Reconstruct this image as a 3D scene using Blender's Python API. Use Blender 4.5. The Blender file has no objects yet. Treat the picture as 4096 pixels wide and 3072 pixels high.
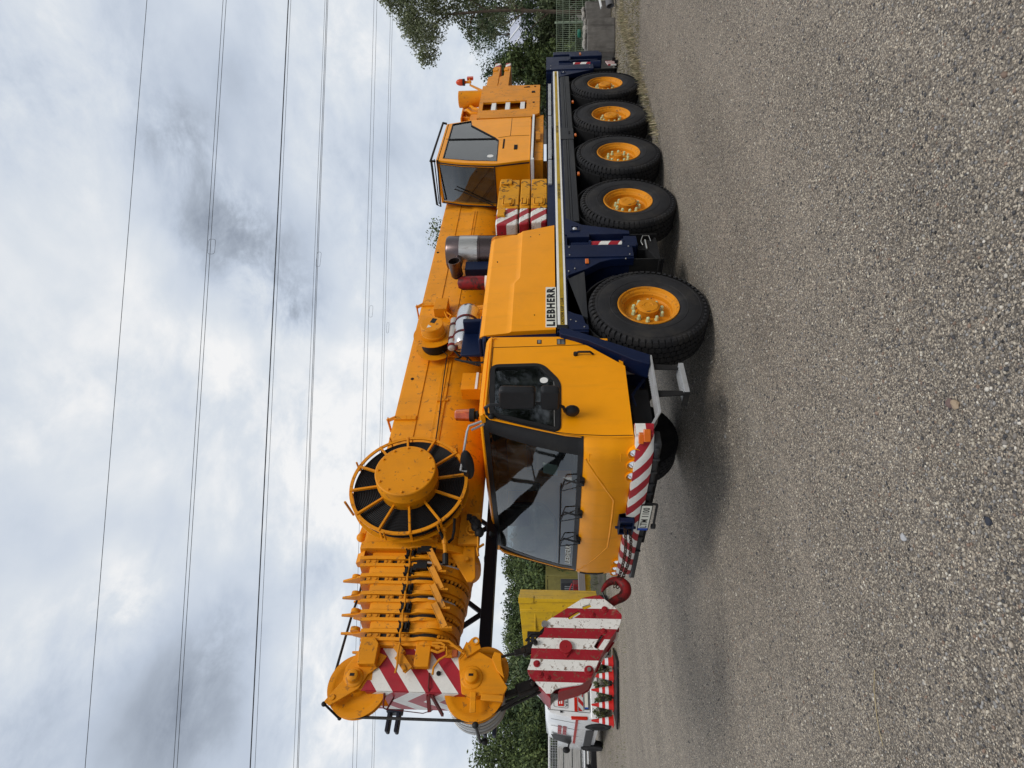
import bpy, bmesh, math, random
import numpy as np
from mathutils import Vector, Matrix
random.seed(7); RNG = np.random.default_rng(7)
SC = bpy.context.scene; COL = SC.collection; R = math.radians

# ------------------------------------------------------------------ camera
CP = np.array([5.6749, 5.6498, 1.8564]); FPX = 2369.3
CR = np.array([-.70635422, .70785763, -.00113694])
CU = np.array([.04286416, .04437624, .99809489])
CF = np.array([-.70655953, -.70495981, .06168706])
cam = bpy.data.objects.new('camera', bpy.data.cameras.new('camera')); COL.objects.link(cam)
cx, cy, cz = Vector(-CU), Vector(CR), Vector(-CF)          # the photograph lies on its side
cam.matrix_world = Matrix(((cx.x, cy.x, cz.x, CP[0]), (cx.y, cy.y, cz.y, CP[1]), (cx.z, cy.z, cz.z, CP[2]), (0, 0, 0, 1)))
cam.data.sensor_width = 36; cam.data.lens = FPX / 4096 * 36; cam.data.clip_end = 3000; cam.data.clip_start = .05
SC.camera = cam

# ------------------------------------------------------------------ sky, sun, exposure
SUN_EL, SUN_AZ = R(50), R(80)          # azimuth from +X towards +Y
SC.view_settings.view_transform = 'Standard'; SC.view_settings.look = 'None'
SC.view_settings.exposure = 0.0; SC.view_settings.gamma = 1
W = bpy.data.worlds.new('World'); SC.world = W; W.use_nodes = True
def build_sky():
    nt = W.node_tree; nt.nodes.clear(); L = nt.links.new
    N = lambda t, **k: _n(nt, t, **k)
    out = N('ShaderNodeOutputWorld'); bg = N('ShaderNodeBackground'); bg.inputs[1].default_value = .1
    L(bg.outputs[0], out.inputs[0])
    sky = N('ShaderNodeTexSky'); sky.sky_type = 'NISHITA'; sky.sun_disc = False
    sky.sun_elevation = SUN_EL; sky.sun_rotation = R(90) - SUN_AZ
    tc = N('ShaderNodeTexCoord'); sep = N('ShaderNodeSeparateXYZ'); L(tc.outputs['Generated'], sep.inputs[0])
    # flatten the dome so the cloud deck recedes towards the horizon
    zz = mth(nt, 'ADD', mth(nt, 'MAXIMUM', sep.outputs[2], 0.0), .55)
    comb = N('ShaderNodeCombineXYZ')
    zq = mth(nt, 'POWER', zz, .42)
    L(mth(nt, 'DIVIDE', sep.outputs[0], zq), comb.inputs[0]); L(mth(nt, 'DIVIDE', sep.outputs[1], zq), comb.inputs[1]); L(mth(nt, 'MULTIPLY', sep.outputs[2], 1.5), comb.inputs[2])
    n1 = N('ShaderNodeTexNoise'); n1.inputs['Scale'].default_value = 2.7; n1.inputs['Detail'].default_value = 7
    n1.inputs['Roughness'].default_value = .52; n1.inputs['Distortion'].default_value = .35; L(comb.outputs[0], n1.inputs['Vector'])
    n2 = N('ShaderNodeTexNoise'); n2.inputs['Scale'].default_value = 8.0; n2.inputs['Detail'].default_value = 10
    n2.inputs['Roughness'].default_value = .64; n2.inputs['Distortion'].default_value = .25; L(comb.outputs[0], n2.inputs['Vector'])
    base = mth(nt, 'ADD', mth(nt, 'MULTIPLY', n1.outputs[0], .68), mth(nt, 'MULTIPLY', n2.outputs[0], .40)); base = mth(nt, 'SUBTRACT', base, .008)
    # darker cloud banks at fixed bearings
    val = base
    for (d, wdt, amt) in CLOUDS:
        vm = N('ShaderNodeVectorMath'); vm.operation = 'DISTANCE'; L(tc.outputs['Generated'], vm.inputs[0]); vm.inputs[1].default_value = d
        g = mth(nt, 'SUBTRACT', 1.0, mth(nt, 'DIVIDE', vm.outputs['Value'], wdt)); g = mth(nt, 'MAXIMUM', g, 0.0)
        g = mth(nt, 'POWER', g, 1.3)
        wisp = mth(nt, 'ADD', mth(nt, 'MULTIPLY', mth(nt, 'SUBTRACT', n2.outputs[0], .47), 4.5), .55)
        wisp = mth(nt, 'MINIMUM', mth(nt, 'MAXIMUM', wisp, 0.0), 1.6)
        val = mth(nt, 'SUBTRACT', val, mth(nt, 'MULTIPLY', mth(nt, 'MULTIPLY', g, wisp), amt))
    rp = N('ShaderNodeValToRGB'); L(val, rp.inputs[0]); e = rp.color_ramp.elements
    e[0].position = .12; e[0].color = (.27, .31, .38, 1)
    e[1].position = .64; e[1].color = (1.0, 1.0, 1.0, 1)
    for p, c in ((.32, (.43, .485, .57, 1)), (.41, (.565, .635, .745, 1)), (.48, (.68, .745, .84, 1)), (.55, (.78, .83, .89, 1))):
        k = e.new(p); k.color = c
    sc = N('ShaderNodeVectorMath'); sc.operation = 'SCALE'; L(rp.outputs[0], sc.inputs[0]); sc.inputs[3].default_value = 9.6
    mx = N('ShaderNodeMix'); mx.data_type = 'RGBA'; mx.inputs[0].default_value = .93
    L(sky.outputs[0], mx.inputs[6]); L(sc.outputs[0], mx.inputs[7]); L(mx.outputs[2], bg.inputs[0])
def _n(nt, t, **k):
    n = nt.nodes.new(t)
    for a, b in k.items(): setattr(n, a, b)
    return n
def mth(nt, op, a, b=None, c=None):
    n = nt.nodes.new('ShaderNodeMath'); n.operation = op
    for i, v in enumerate((a, b, c)):
        if v is None: continue
        if isinstance(v, (int, float)): n.inputs[i].default_value = v
        else: nt.links.new(v, n.inputs[i])
    return n.outputs[0]
CLOUDS = [((-.70, -.25, .66), .42, .17), ((-.80, -.20, .57), .28, .10), ((-.756, -.485, .44), .15, .30), ((-.718, -.572, .397), .11, .30), ((-.77, -.422, .479), .10, .24), ((-.797, -.323, .51), .08, .22),
          ((-.262, -.84, .475), .19, .20), ((-.346, -.811, .472), .13, .12), ((-.198, -.852, .484), .13, .12), ((-.431, -.696, .574), .2, .10), ((-.376, -.643, .667), .2, .08),
          ((-.324, -.766, .555), .13, -.16), ((-.275, -.905, .323), .13, -.14), ((-.55, -.80, .30), .2, -.08), ((-.892, -.384, .239), .10, .12)]
build_sky()
sun = bpy.data.objects.new('sun', bpy.data.lights.new('sun', 'SUN')); COL.objects.link(sun)
sun.data.energy = 1.65; sun.data.angle = R(20); sun.data.color = (1, .955, .89)
sd = Vector((math.cos(SUN_EL) * math.cos(SUN_AZ), math.cos(SUN_EL) * math.sin(SUN_AZ), math.sin(SUN_EL)))
sun.rotation_euler = sd.to_track_quat('Z', 'Y').to_euler()

# ------------------------------------------------------------------ materials
def _new(name):
    m = bpy.data.materials.new(name); m.use_nodes = True; nt = m.node_tree
    return m, nt, nt.nodes['Principled BSDF']
def noise(nt, vec, scale, detail=4, rough=.55, dist=0):
    n = nt.nodes.new('ShaderNodeTexNoise'); nt.links.new(vec, n.inputs['Vector'])
    n.inputs['Scale'].default_value = scale; n.inputs['Detail'].default_value = detail
    n.inputs['Roughness'].default_value = rough; n.inputs['Distortion'].default_value = dist
    return n.outputs[0]
def mixc(nt, f, a, b):
    n = nt.nodes.new('ShaderNodeMix'); n.data_type = 'RGBA'
    if isinstance(f, (int, float)): n.inputs[0].default_value = f
    else: nt.links.new(f, n.inputs[0])
    for i, v in ((6, a), (7, b)):
        if isinstance(v, tuple): n.inputs[i].default_value = (*v[:3], 1)
        else: nt.links.new(v, n.inputs[i])
    return n.outputs[2]
def step(nt, v, lo, hi):
    n = nt.nodes.new('ShaderNodeMapRange'); n.clamp = True; nt.links.new(v, n.inputs[0])
    n.inputs[1].default_value = lo; n.inputs[2].default_value = hi; return n.outputs[0]
def vcoord(nt, scale=(1, 1, 1)):
    tc = nt.nodes.new('ShaderNodeTexCoord'); mp = nt.nodes.new('ShaderNodeMapping'); mp.inputs['Scale'].default_value = scale
    nt.links.new(tc.outputs['Object'], mp.inputs[0]); return mp.outputs[0]
def finish(nt, p, vec, col, rough, metal, coat, bump, bscale, var, rv=.12):
    p.inputs['Specular IOR Level'].default_value = .22
    nt.links.new(col, p.inputs['Base Color'])
    r = noise(nt, vec, 9, 5, .65)
    rr = mth(nt, 'ADD', mth(nt, 'MULTIPLY', mth(nt, 'SUBTRACT', r, .5), rv * 2), rough)
    nt.links.new(rr, p.inputs['Roughness']); p.inputs['Metallic'].default_value = metal
    if coat:
        p.inputs['Coat Weight'].default_value = coat; p.inputs['Coat Roughness'].default_value = .12
    if bump:
        b = nt.nodes.new('ShaderNodeBump'); b.inputs['Strength'].default_value = bump; b.inputs['Distance'].default_value = .004
        nt.links.new(noise(nt, vec, bscale, 5, .6), b.inputs['Height']); nt.links.new(b.outputs[0], p.inputs['Normal'])
def pmat(name, col, rough=.5, metal=0, var=.12, scale=2.2, bump=0, bscale=30, coat=0, dirt=None, sc=(1, 1, 1), rv=.12, streak=None):
    m, nt, p = _new(name); vec = vcoord(nt, sc)
    n = noise(nt, vec, scale, 6, .6)
    lo = tuple(c * (1 - var) for c in col); hi = tuple(min(1, c * (1 + var)) for c in col)
    c = mixc(nt, step(nt, n, .3, .7), lo, hi)
    if dirt:
        for (dc, s, t0, t1, amt) in dirt:
            f = mth(nt, 'MULTIPLY', step(nt, noise(nt, vec, s, 7, .68, .3), t0, t1), amt)
            c = mixc(nt, f, c, dc)
    if streak:
        dc, s, t0, t1, amt = streak; c = mixc(nt, mth(nt, 'MULTIPLY', step(nt, noise(nt, vcoord(nt, (1, 1, .16)), s, 6, .65, .2), t0, t1), amt), c, dc)
    finish(nt, p, vec, c, rough, metal, coat, bump, bscale, var, rv); return m
def stripes(name, fn, period, start, red=(.36, .018, .03), white=(.78, .77, .73), wear=.0, rough=.45):
    """red where frac((f-start)/period) < .5 ; f built from object coordinates"""
    m, nt, p = _new(name); vec = vcoord(nt); s = nt.nodes.new('ShaderNodeSeparateXYZ'); nt.links.new(vec, s.inputs[0])
    f = fn(nt, s.outputs[0], s.outputs[1], s.outputs[2])
    f = mth(nt, 'FRACT', mth(nt, 'DIVIDE', mth(nt, 'SUBTRACT', f, start), period))
    f = mth(nt, 'GREATER_THAN', f, .5)
    n = noise(nt, vec, 5, 6, .65)
    rc = mixc(nt, step(nt, n, .3, .7), tuple(c * .85 for c in red), tuple(c * 1.12 for c in red))
    wc = mixc(nt, step(nt, noise(nt, vec, 11, 6, .7), .35, .75), white, tuple(c * .87 for c in white))
    c = mixc(nt, f, rc, wc)
    if wear:
        c = mixc(nt, mth(nt, 'MULTIPLY', step(nt, noise(nt, vec, 26, 8, .75, .6), .565, .60), wear), c, (.15, .085, .05))
        c = mixc(nt, mth(nt, 'MULTIPLY', step(nt, noise(nt, vec, 4, 8, .75, .8), .56, .66), wear * .6), c, (.30, .22, .14))
    finish(nt, p, vec, c, rough, 0, .12, .1, 30, .1); return m
def glassmat(name, tint=(.5, .56, .58), rough=.01, ior=1.62):
    m, nt, p = _new(name); nt.nodes.remove(p); out = nt.nodes['Material Output']
    tr = nt.nodes.new('ShaderNodeBsdfTransparent'); tr.inputs[0].default_value = (*tint, 1)
    gl = nt.nodes.new('ShaderNodeBsdfGlossy'); gl.inputs['Roughness'].default_value = rough; gl.inputs[0].default_value = (.93, .97, 1, 1)
    fr = nt.nodes.new('ShaderNodeFresnel'); fr.inputs[0].default_value = ior
    mx = nt.nodes.new('ShaderNodeMixShader'); nt.links.new(mth(nt, 'MULTIPLY', fr.outputs[0], 1.35), mx.inputs[0]); nt.links.new(tr.outputs[0], mx.inputs[1]); nt.links.new(gl.outputs[0], mx.inputs[2])
    df = nt.nodes.new('ShaderNodeBsdfDiffuse'); df.inputs[0].default_value = (.42, .46, .46, 1); vec = vcoord(nt, (1, 1, .35)); m2 = nt.nodes.new('ShaderNodeMixShader')
    f = mth(nt, 'ADD', mth(nt, 'MULTIPLY', step(nt, noise(nt, vec, 5, 7, .7, .4), .48, .75), .10), .005); nt.links.new(f, m2.inputs[0]); nt.links.new(mx.outputs[0], m2.inputs[1]); nt.links.new(df.outputs[0], m2.inputs[2])
    nt.links.new(m2.outputs[0], out.inputs[0]); return m
def tintmat(name, base, rough=.7, spread=.5, bump=0, trans=0):
    """base colour times the per-piece tint stored on the mesh"""
    m, nt, p = _new(name); a = nt.nodes.new('ShaderNodeAttribute'); a.attribute_name = 'tint'
    mx = nt.nodes.new('ShaderNodeMix'); mx.data_type = 'RGBA'; mx.blend_type = 'MULTIPLY'; mx.inputs[0].default_value = 1
    mx.inputs[6].default_value = (*base, 1); nt.links.new(a.outputs['Color'], mx.inputs[7]); nt.links.new(mx.outputs[2], p.inputs['Base Color'])
    p.inputs['Roughness'].default_value = rough
    if trans:
        out = nt.nodes['Material Output']; t = nt.nodes.new('ShaderNodeBsdfTranslucent'); nt.links.new(mx.outputs[2], t.inputs[0])
        ms = nt.nodes.new('ShaderNodeMixShader'); ms.inputs[0].default_value = trans
        nt.links.new(p.outputs[0], ms.inputs[1]); nt.links.new(t.outputs[0], ms.inputs[2]); nt.links.new(ms.outputs[0], out.inputs[0])
    return m
YC = (.90, .335, .002)
GR = (.10, .06, .03)
M = {}
M['yellow'] = pmat('yellow_paint', YC, .40, var=.05, coat=.08, streak=((.45, .19, .02), 6, .55, .75, .28), dirt=[((.55, .22, .02), 1.3, .55, .8, .35), (GR, 22, .735, .77, .45)], bump=.06, bscale=90, rv=.08)
M['yellow2'] = pmat('boom_paint', (.72, .262, .003), .46, var=.09, streak=((.30, .13, .02), 5, .52, .72, .45), dirt=[((.42, .17, .02), 1.8, .5, .75, .35), (GR, 13, .59, .64, .6)], bump=.1, bscale=60, rv=.1)
M['yellow3'] = pmat('worn_yellow', (.64, .24, .008), .55, var=.12, streak=((.12, .07, .03), 7, .55, .68, .5), dirt=[((.25, .12, .03), 6, .54, .7, .5), ((.05, .035, .025), 14, .60, .66, .85)], bump=.25, bscale=40)
M['cwyellow'] = pmat('counterweight_yellow', (.66, .29, .012), .6, var=.12, dirt=[((.04, .032, .025), 9, .580, .600, .85), ((.35, .16, .02), 4, .5, .7, .4)], bump=.4, bscale=25)
M['navy'] = pmat('navy_paint', (.0035, .010, .040), .45, var=.2, dirt=[((.04, .04, .045), 3, .55, .8, .3)], bump=.08)
M['black'] = pmat('black_plastic', (.012, .012, .013), .5, var=.25, dirt=[((.05, .047, .04), 3, .5, .8, .35)], bump=.15)
M['panel'] = pmat('dark_side_panel', (.022, .024, .028), .45, var=.2, dirt=[((.08, .075, .065), 2, .5, .8, .4)], sc=(.4, 1, 4))
M['dark'] = pmat('dark_underside', (.010, .010, .011), .8, var=.3)
M['rubber'] = pmat('tyre_rubber', (.018, .018, .020), .72, var=.2, scale=5, bump=.3, bscale=60, dirt=[((.075, .066, .054), 3, .48, .75, .40)], rv=.06)
M['alu'] = pmat('aluminium_tread', (.46, .47, .48), .42, metal=.5, var=.1, scale=8, dirt=[((.25, .24, .22), 5, .5, .75, .5)], bump=.8, bscale=55)
M['steel'] = pmat('bare_steel', (.42, .41, .39), .35, metal=.9, var=.15, dirt=[((.16, .11, .07), 4, .52, .72, .6)], sc=(1, 1, .3))
M['muffler'] = pmat('heat_stained_steel', (.11, .085, .085), .27, metal=.85, var=.3, scale=2, dirt=[((.16, .09, .05), 3.1, .5, .65, .7), ((.45, .42, .40), 5, .60, .70, .5)], sc=(1, 1, .3), rv=.15)
M['mufband'] = pmat('bright_muffler_shell', (.56, .55, .53), .3, metal=.85, var=.15, scale=3, dirt=[((.14, .10, .08), 7, .52, .62, .6)], sc=(1, 1, .25), rv=.15)
M['tank'] = pmat('polished_tank', (.62, .62, .62), .25, metal=.95, var=.1, dirt=[((.3, .28, .25), 6, .5, .8, .3)])
M['white'] = pmat('white_paint', (.76, .76, .74), .4, var=.05, dirt=[((.5, .48, .43), 4, .52, .8, .4)])
M['vanwhite'] = pmat('van_white', (.74, .75, .76), .25, var=.03, coat=.6)
M['red'] = pmat('red_paint', (.30, .014, .02), .45, var=.15, dirt=[((.06, .02, .015), 6, .58, .7, .6)], coat=.1)
M['hookred'] = pmat('hook_red', (.20, .010, .012), .5, var=.2, dirt=[((.018, .013, .012), 9, .45, .58, .9)], bump=.2)
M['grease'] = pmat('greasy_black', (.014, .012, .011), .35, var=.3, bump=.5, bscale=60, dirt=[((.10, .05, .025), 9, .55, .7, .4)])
M['hose'] = pmat('black_hose', (.008, .008, .009), .5, var=.2)
M['rope'] = pmat('wire_rope', (.035, .034, .034), .45, metal=.5, var=.3, scale=40, sc=(1, 1, 1), bump=.6, bscale=120)
M['amber'] = pmat('amber_lens', (.62, .13, .006), .15, var=.15, coat=1); M['capgrey'] = pmat('grey_beige_paint', (.42, .40, .37), .5, var=.1, dirt=[((.2, .17, .14), 5, .5, .7, .6)]); M['beacon'] = pmat('beacon_lens', (.40, .06, .008), .12, var=.5, scale=14, coat=1, streak=((.75, .22, .04), 9, .5, .6, .7))  # beacon lens: brighter orange streaks paint in its highlights
M['redlens'] = pmat('red_lens', (.5, .02, .01), .2, var=.1, coat=.8)
M['rust'] = pmat('rusty_chain', (.055, .028, .018), .6, metal=.4, var=.4, scale=20, bump=.4)
M['nut'] = pmat('nut_indicator', (.58, .66, .38), .5, var=.25, scale=14)
M['lamp'] = pmat('lamp_glass', (.75, .76, .78), .08, metal=.8, var=.1)
M['stripeyel'] = pmat('olive_yellow_tape', (.42, .27, .012), .5, var=.12, dirt=[((.14, .1, .02), 6, .5, .7, .5)])
M['glass'] = glassmat('cab_glass', rough=.04); M['glass2'] = glassmat('upper_cab_glass', (.42, .48, .48), ior=1.5); M['darkglass'] = pmat('dark_car_glass', (.012, .014, .016), .08, coat=.5)
M['interior'] = pmat('cab_interior', (.035, .034, .034), .8, var=.2)
M['tan'] = pmat('tan_interior', (.36, .27, .14), .8, var=.1)
M['decal'] = pmat('decal_black', (.012, .012, .014), .4, var=.1)
M['cream'] = pmat('cream_sticker', (.70, .70, .62), .45, var=.05)
M['glassy_sticker'] = pmat('tax_sticker', (.30, .36, .30), .5, var=.1)
M['blue'] = pmat('plate_blue', (.01, .07, .42), .4, var=.05)
M['mirror'] = pmat('mirror_housing', (.016, .017, .019), .45, var=.15)
M['ystripe'] = None

# ------------------------------------------------------------------ mesh builder
def _basis(d):
    d = Vector(d).normalized(); a = Vector((0, 0, 1)) if abs(d.z) < .9 else Vector((1, 0, 0))
    u = d.cross(a).normalized(); return d, u, d.cross(u).normalized()
class MB:
    def __init__(s): s.v = []; s.f = []; s.m = []
    def add(s, vs, fs, m=0):
        o = len(s.v); s.v += [tuple(x) for x in vs]; s.f += [[i + o for i in f] for f in fs]; s.m += [m] * len(fs); return s
    def box(s, x0, x1, y0, y1, z0, z1, m=0):
        vs = [(x, y, z) for x in (x0, x1) for y in (y0, y1) for z in (z0, z1)]
        return s.add(vs, [(0, 1, 3, 2), (4, 6, 7, 5), (0, 4, 5, 1), (2, 3, 7, 6), (0, 2, 6, 4), (1, 5, 7, 3)], m)
    def obox(s, c, ax, h, m=0):
        c = Vector(c); a = [Vector(q).normalized() * w for q, w in zip(ax, h)]
        vs = [c + a[0] * i + a[1] * j + a[2] * k for i in (-1, 1) for j in (-1, 1) for k in (-1, 1)]
        return s.add(vs, [(0, 1, 3, 2), (4, 6, 7, 5), (0, 4, 5, 1), (2, 3, 7, 6), (0, 2, 6, 4), (1, 5, 7, 3)], m)
    def bar(s, p0, p1, w, h, m=0, up=(0, 0, 1)):
        p0, p1 = Vector(p0), Vector(p1); d = (p1 - p0); L = d.length; d.normalize(); up = Vector(up)
        if abs(d.dot(up)) > .98: up = Vector((0, 1, 0))
        sd_ = d.cross(up).normalized(); u = sd_.cross(d).normalized()
        return s.obox((p0 + p1) / 2, (d, sd_, u), (L / 2, w / 2, h / 2), m)
    def prism(s, poly, ax, a0, a1, m=0):
        n = len(poly)
        def P(q, t): return {'y': (q[0], t, q[1]), 'x': (t, q[0], q[1]), 'z': (q[0], q[1], t)}[ax]
        vs = [P(q, a0) for q in poly] + [P(q, a1) for q in poly]
        fs = [list(range(n)), list(range(2 * n - 1, n - 1, -1))] + [(i, i + n, (i + 1) % n + n, (i + 1) % n) for i in range(n)]
        return s.add(vs, fs, m)
    def holeplate(s, outer, holes, ax, a0, a1, m=0):
        def P(q, t): return {'y': (q[0], t, q[1]), 'x': (t, q[0], q[1]), 'z': (q[0], q[1], t)}[ax]
        bm = bmesh.new(); es = []
        for lp in [outer] + holes:
            vv = [bm.verts.new((q[0], q[1], 0)) for q in lp]; es += [bm.edges.new((vv[i], vv[(i + 1) % len(vv)])) for i in range(len(vv))]
        bmesh.ops.triangle_fill(bm, edges=es, use_beauty=True, use_dissolve=False)
        bm.verts.index_update(); q = [v.co.xy[:] for v in bm.verts]; fs = [[v.index for v in f.verts] for f in bm.faces]
        # drop triangles that fell inside a hole
        keep = []
        for f in fs:
            c = (sum(q[i][0] for i in f) / 3, sum(q[i][1] for i in f) / 3)
            if not any(inside(c, h) for h in holes): keep.append(f)
        bm.free()
        s.add([P(a, a0) for a in q], keep, m); s.add([P(a, a1) for a in q], [f[::-1] for f in keep], m)
        for lp in [outer] + holes:
            n = len(lp); s.add([P(a, a0) for a in lp] + [P(a, a1) for a in lp], [(i, i + n, (i + 1) % n + n, (i + 1) % n) for i in range(n)], m)
        return s
    def cyl(s, p0, p1, r0, r1=None, n=24, m=0, caps=True):
        r1 = r0 if r1 is None else r1; p0, p1 = Vector(p0), Vector(p1); d, u, w = _basis(p1 - p0)
        ring = lambda p, r: [p + (u * math.cos(2 * math.pi * i / n) + w * math.sin(2 * math.pi * i / n)) * r for i in range(n)]
        fs = [(i, (i + 1) % n, (i + 1) % n + n, i + n) for i in range(n)]
        if caps: fs += [list(range(n - 1, -1, -1)), list(range(n, 2 * n))]
        return s.add(ring(p0, r0) + ring(p1, r1), fs, m)
    def lathe(s, prof, c, d, n=32, m=0, closed=False):
        c = Vector(c); d, u, w = _basis(d); vs = []
        for (a, r) in prof:
            vs += [c + d * a + (u * math.cos(2 * math.pi * i / n) + w * math.sin(2 * math.pi * i / n)) * r for i in range(n)]
        k = len(prof); fs = []
        for j in range(k if closed else k - 1):
            a, b = j * n, ((j + 1) % k) * n
            fs += [(a + i, a + (i + 1) % n, b + (i + 1) % n, b + i) for i in range(n)]
        return s.add(vs, fs, m)
    def tube(s, pts, r, n=8, m=0, closed=False):
        pts = [Vector(p) for p in pts]; k = len(pts); rings = []; pu = None
        for i, p in enumerate(pts):
            a = pts[(i - 1) % k] if (i > 0 or closed) else p; b = pts[(i + 1) % k] if (i < k - 1 or closed) else p
            d = (b - a).normalized()
            if pu is None: _, u, w = _basis(d)
            else:
                u = (pu - d * pu.dot(d)).normalized(); w = d.cross(u)
            pu = u; rr = r[i] if isinstance(r, (list, tuple)) else r
            rings.append([p + (u * math.cos(2 * math.pi * j / n) + w * math.sin(2 * math.pi * j / n)) * rr for j in range(n)])
        vs = [v for q in rings for v in q]; fs = []
        for i in range(k if closed else k - 1):
            a, b = i * n, ((i + 1) % k) * n
            fs += [(a + j, a + (j + 1) % n, b + (j + 1) % n, b + j) for j in range(n)]
        if not closed: fs += [list(range(n - 1, -1, -1)), list(range((k - 1) * n, k * n))]
        return s.add(vs, fs, m)
    def ball(s, c, r, n=14, m=0):
        r = (r, r, r) if isinstance(r, (int, float)) else r; vs = []; fs = []; h = n // 2
        for j in range(h + 1):
            t = math.pi * j / h
            for i in range(n):
                p = 2 * math.pi * i / n; vs.append((c[0] + r[0] * math.sin(t) * math.cos(p), c[1] + r[1] * math.sin(t) * math.sin(p), c[2] + r[2] * math.cos(t)))
        for j in range(h):
            fs += [(j * n + i, (j + 1) * n + i, (j + 1) * n + (i + 1) % n, j * n + (i + 1) % n) for i in range(n)]
        return s.add(vs, fs, m)
    def loft(s, rings, m=0, caps=True, closed=True):
        n = len(rings[0]); vs = [p for r in rings for p in r]; fs = []
        for j in range(len(rings) - 1):
            for i in range(n if closed else n - 1): fs.append((j * n + i, j * n + (i + 1) % n, (j + 1) * n + (i + 1) % n, (j + 1) * n + i))
        if caps: fs += [list(range(n - 1, -1, -1)), list(range((len(rings) - 1) * n, len(rings) * n))]
        return s.add(vs, fs, m)
    def grid(s, P, th=None, m=0):
        """P[j][i] points; optional thickness vector"""
        nj, ni = len(P), len(P[0]); vs = [p for r in P for p in r]
        fs = [(j * ni + i, j * ni + i + 1, (j + 1) * ni + i + 1, (j + 1) * ni + i) for j in range(nj - 1) for i in range(ni - 1)]
        return s.add(vs, fs, m)
    def text(s, body, o, xd, yd, h, w=None, m=0, ext=.002, bold=.0):
        cu = bpy.data.curves.new('t', 'FONT'); cu.body = body; cu.extrude = .5; cu.offset = bold; cu.resolution_u = 2; cu.space_character = 1.06 + bold * 3
        ob = bpy.data.objects.new('t', cu); COL.objects.link(ob); dg = bpy.context.evaluated_depsgraph_get(); me = bpy.data.meshes.new_from_object(ob.evaluated_get(dg))
        co = np.array([v.co[:] for v in me.vertices]); fs = [list(p.vertices) for p in me.polygons]
        bpy.data.objects.remove(ob); bpy.data.curves.remove(cu); bpy.data.meshes.remove(me)
        mn, mx_ = co.min(0), co.max(0); co[:, 0] = (co[:, 0] - mn[0]) / (mx_[0] - mn[0]) * (w or h * (mx_[0] - mn[0]) / (mx_[1] - mn[1])); co[:, 1] = (co[:, 1] - mn[1]) / (mx_[1] - mn[1]) * h
        o, xd, yd = np.array(o, float), np.array(Vector(xd).normalized()), np.array(Vector(yd).normalized()); nd = np.cross(xd, yd)
        return s.add([tuple(o + xd * c[0] + yd * c[1] + nd * (ext if c[2] > 0 else 0)) for c in co], fs, m)
    def pieces(s):
        n = len(s.v); par = list(range(n))
        def find(a):
            while par[a] != a: par[a] = par[par[a]]; a = par[a]
            return a
        for f in s.f:
            for b in f[1:]:
                ra, rb = find(f[0]), find(b)
                if ra != rb: par[ra] = rb
        used = sorted({i for f in s.f for i in f}); root = {}
        for i in used: root.setdefault(find(i), []).append(i)
        isl = list(root.values())
        if len(isl) < 2 or len(isl) > 90: return None
        V = np.array(s.v); lo = np.array([V[i].min(0) for i in isl]); hi = np.array([V[i].max(0) for i in isl]); sz = (hi - lo).max(1); k = len(isl); p2 = list(range(k))
        def f2(a):
            while p2[a] != a: p2[a] = p2[p2[a]]; a = p2[a]
            return a
        for a in range(k):
            for b in range(a + 1, k):
                gap = np.linalg.norm(np.maximum(0, np.maximum(lo[a] - hi[b], lo[b] - hi[a])))
                if gap < max(.018, .42 * max(sz[a], sz[b])):
                    ra, rb = f2(a), f2(b)
                    if ra != rb: p2[ra] = rb
        g = {}
        for a in range(k): g.setdefault(f2(a), set()).update(isl[a])
        return list(g.values()) if len(g) > 1 else None
    def build(s, name, mats, parent=None, bev=0, ang=35, org=(0, 0, 0), loc=None, split=True):
        if parent is not None and split:
            gs = s.pieces()
            if gs:
                out = None
                for g in gs:
                    q = MB(); idx = sorted(g); mp = {a: i for i, a in enumerate(idx)}; q.v = [s.v[a] for a in idx]
                    for f, m in zip(s.f, s.m):
                        if f[0] in mp: q.f.append([mp[a] for a in f]); q.m.append(m)
                    o = q.build(name, mats, parent, bev, ang, org, loc, False); out = out or o
                return out
        me = bpy.data.meshes.new(name); o = np.array(org)
        me.from_pydata([tuple(np.array(v) - o) for v in s.v], [], s.f); mats = mats if isinstance(mats, (list, tuple)) else [mats]
        for k in mats: me.materials.append(k)
        me.polygons.foreach_set('material_index', s.m)
        bm = bmesh.new(); bm.from_mesh(me); bmesh.ops.recalc_face_normals(bm, faces=bm.faces); bm.to_mesh(me); bm.free()
        if ang: me.shade_smooth(); me.set_sharp_from_angle(angle=R(ang))
        ob = bpy.data.objects.new(name, me); COL.objects.link(ob)
        if parent is not None: ob.parent = parent
        if loc is not None: ob.location = loc
        if bev:
            b = ob.modifiers.new('bevel', 'BEVEL'); b.width = bev; b.segments = 2; b.limit_method = 'ANGLE'; b.angle_limit = R(40); b.harden_normals = False
        return ob
def smooth(pts, k=4):
    P = [Vector(p) for p in pts]; P = [P[0] * 2 - P[1]] + P + [P[-1] * 2 - P[-2]]; out = []
    for i in range(1, len(P) - 2):
        for j in range(k):
            t = j / k; a, b, c, d = P[i - 1], P[i], P[i + 1], P[i + 2]
            out.append(.5 * ((2 * b) + (c - a) * t + (2 * a - 5 * b + 4 * c - d) * t * t + (3 * b - a - 3 * c + d) * t ** 3))
    return out + [P[-2]]
def inside(p, poly):
    x, y = p; c = False; n = len(poly); j = n - 1
    for i in range(n):
        xi, yi = poly[i]; xj, yj = poly[j]
        if (yi > y) != (yj > y) and x < (xj - xi) * (y - yi) / (yj - yi) + xi: c = not c
        j = i
    return c
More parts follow.
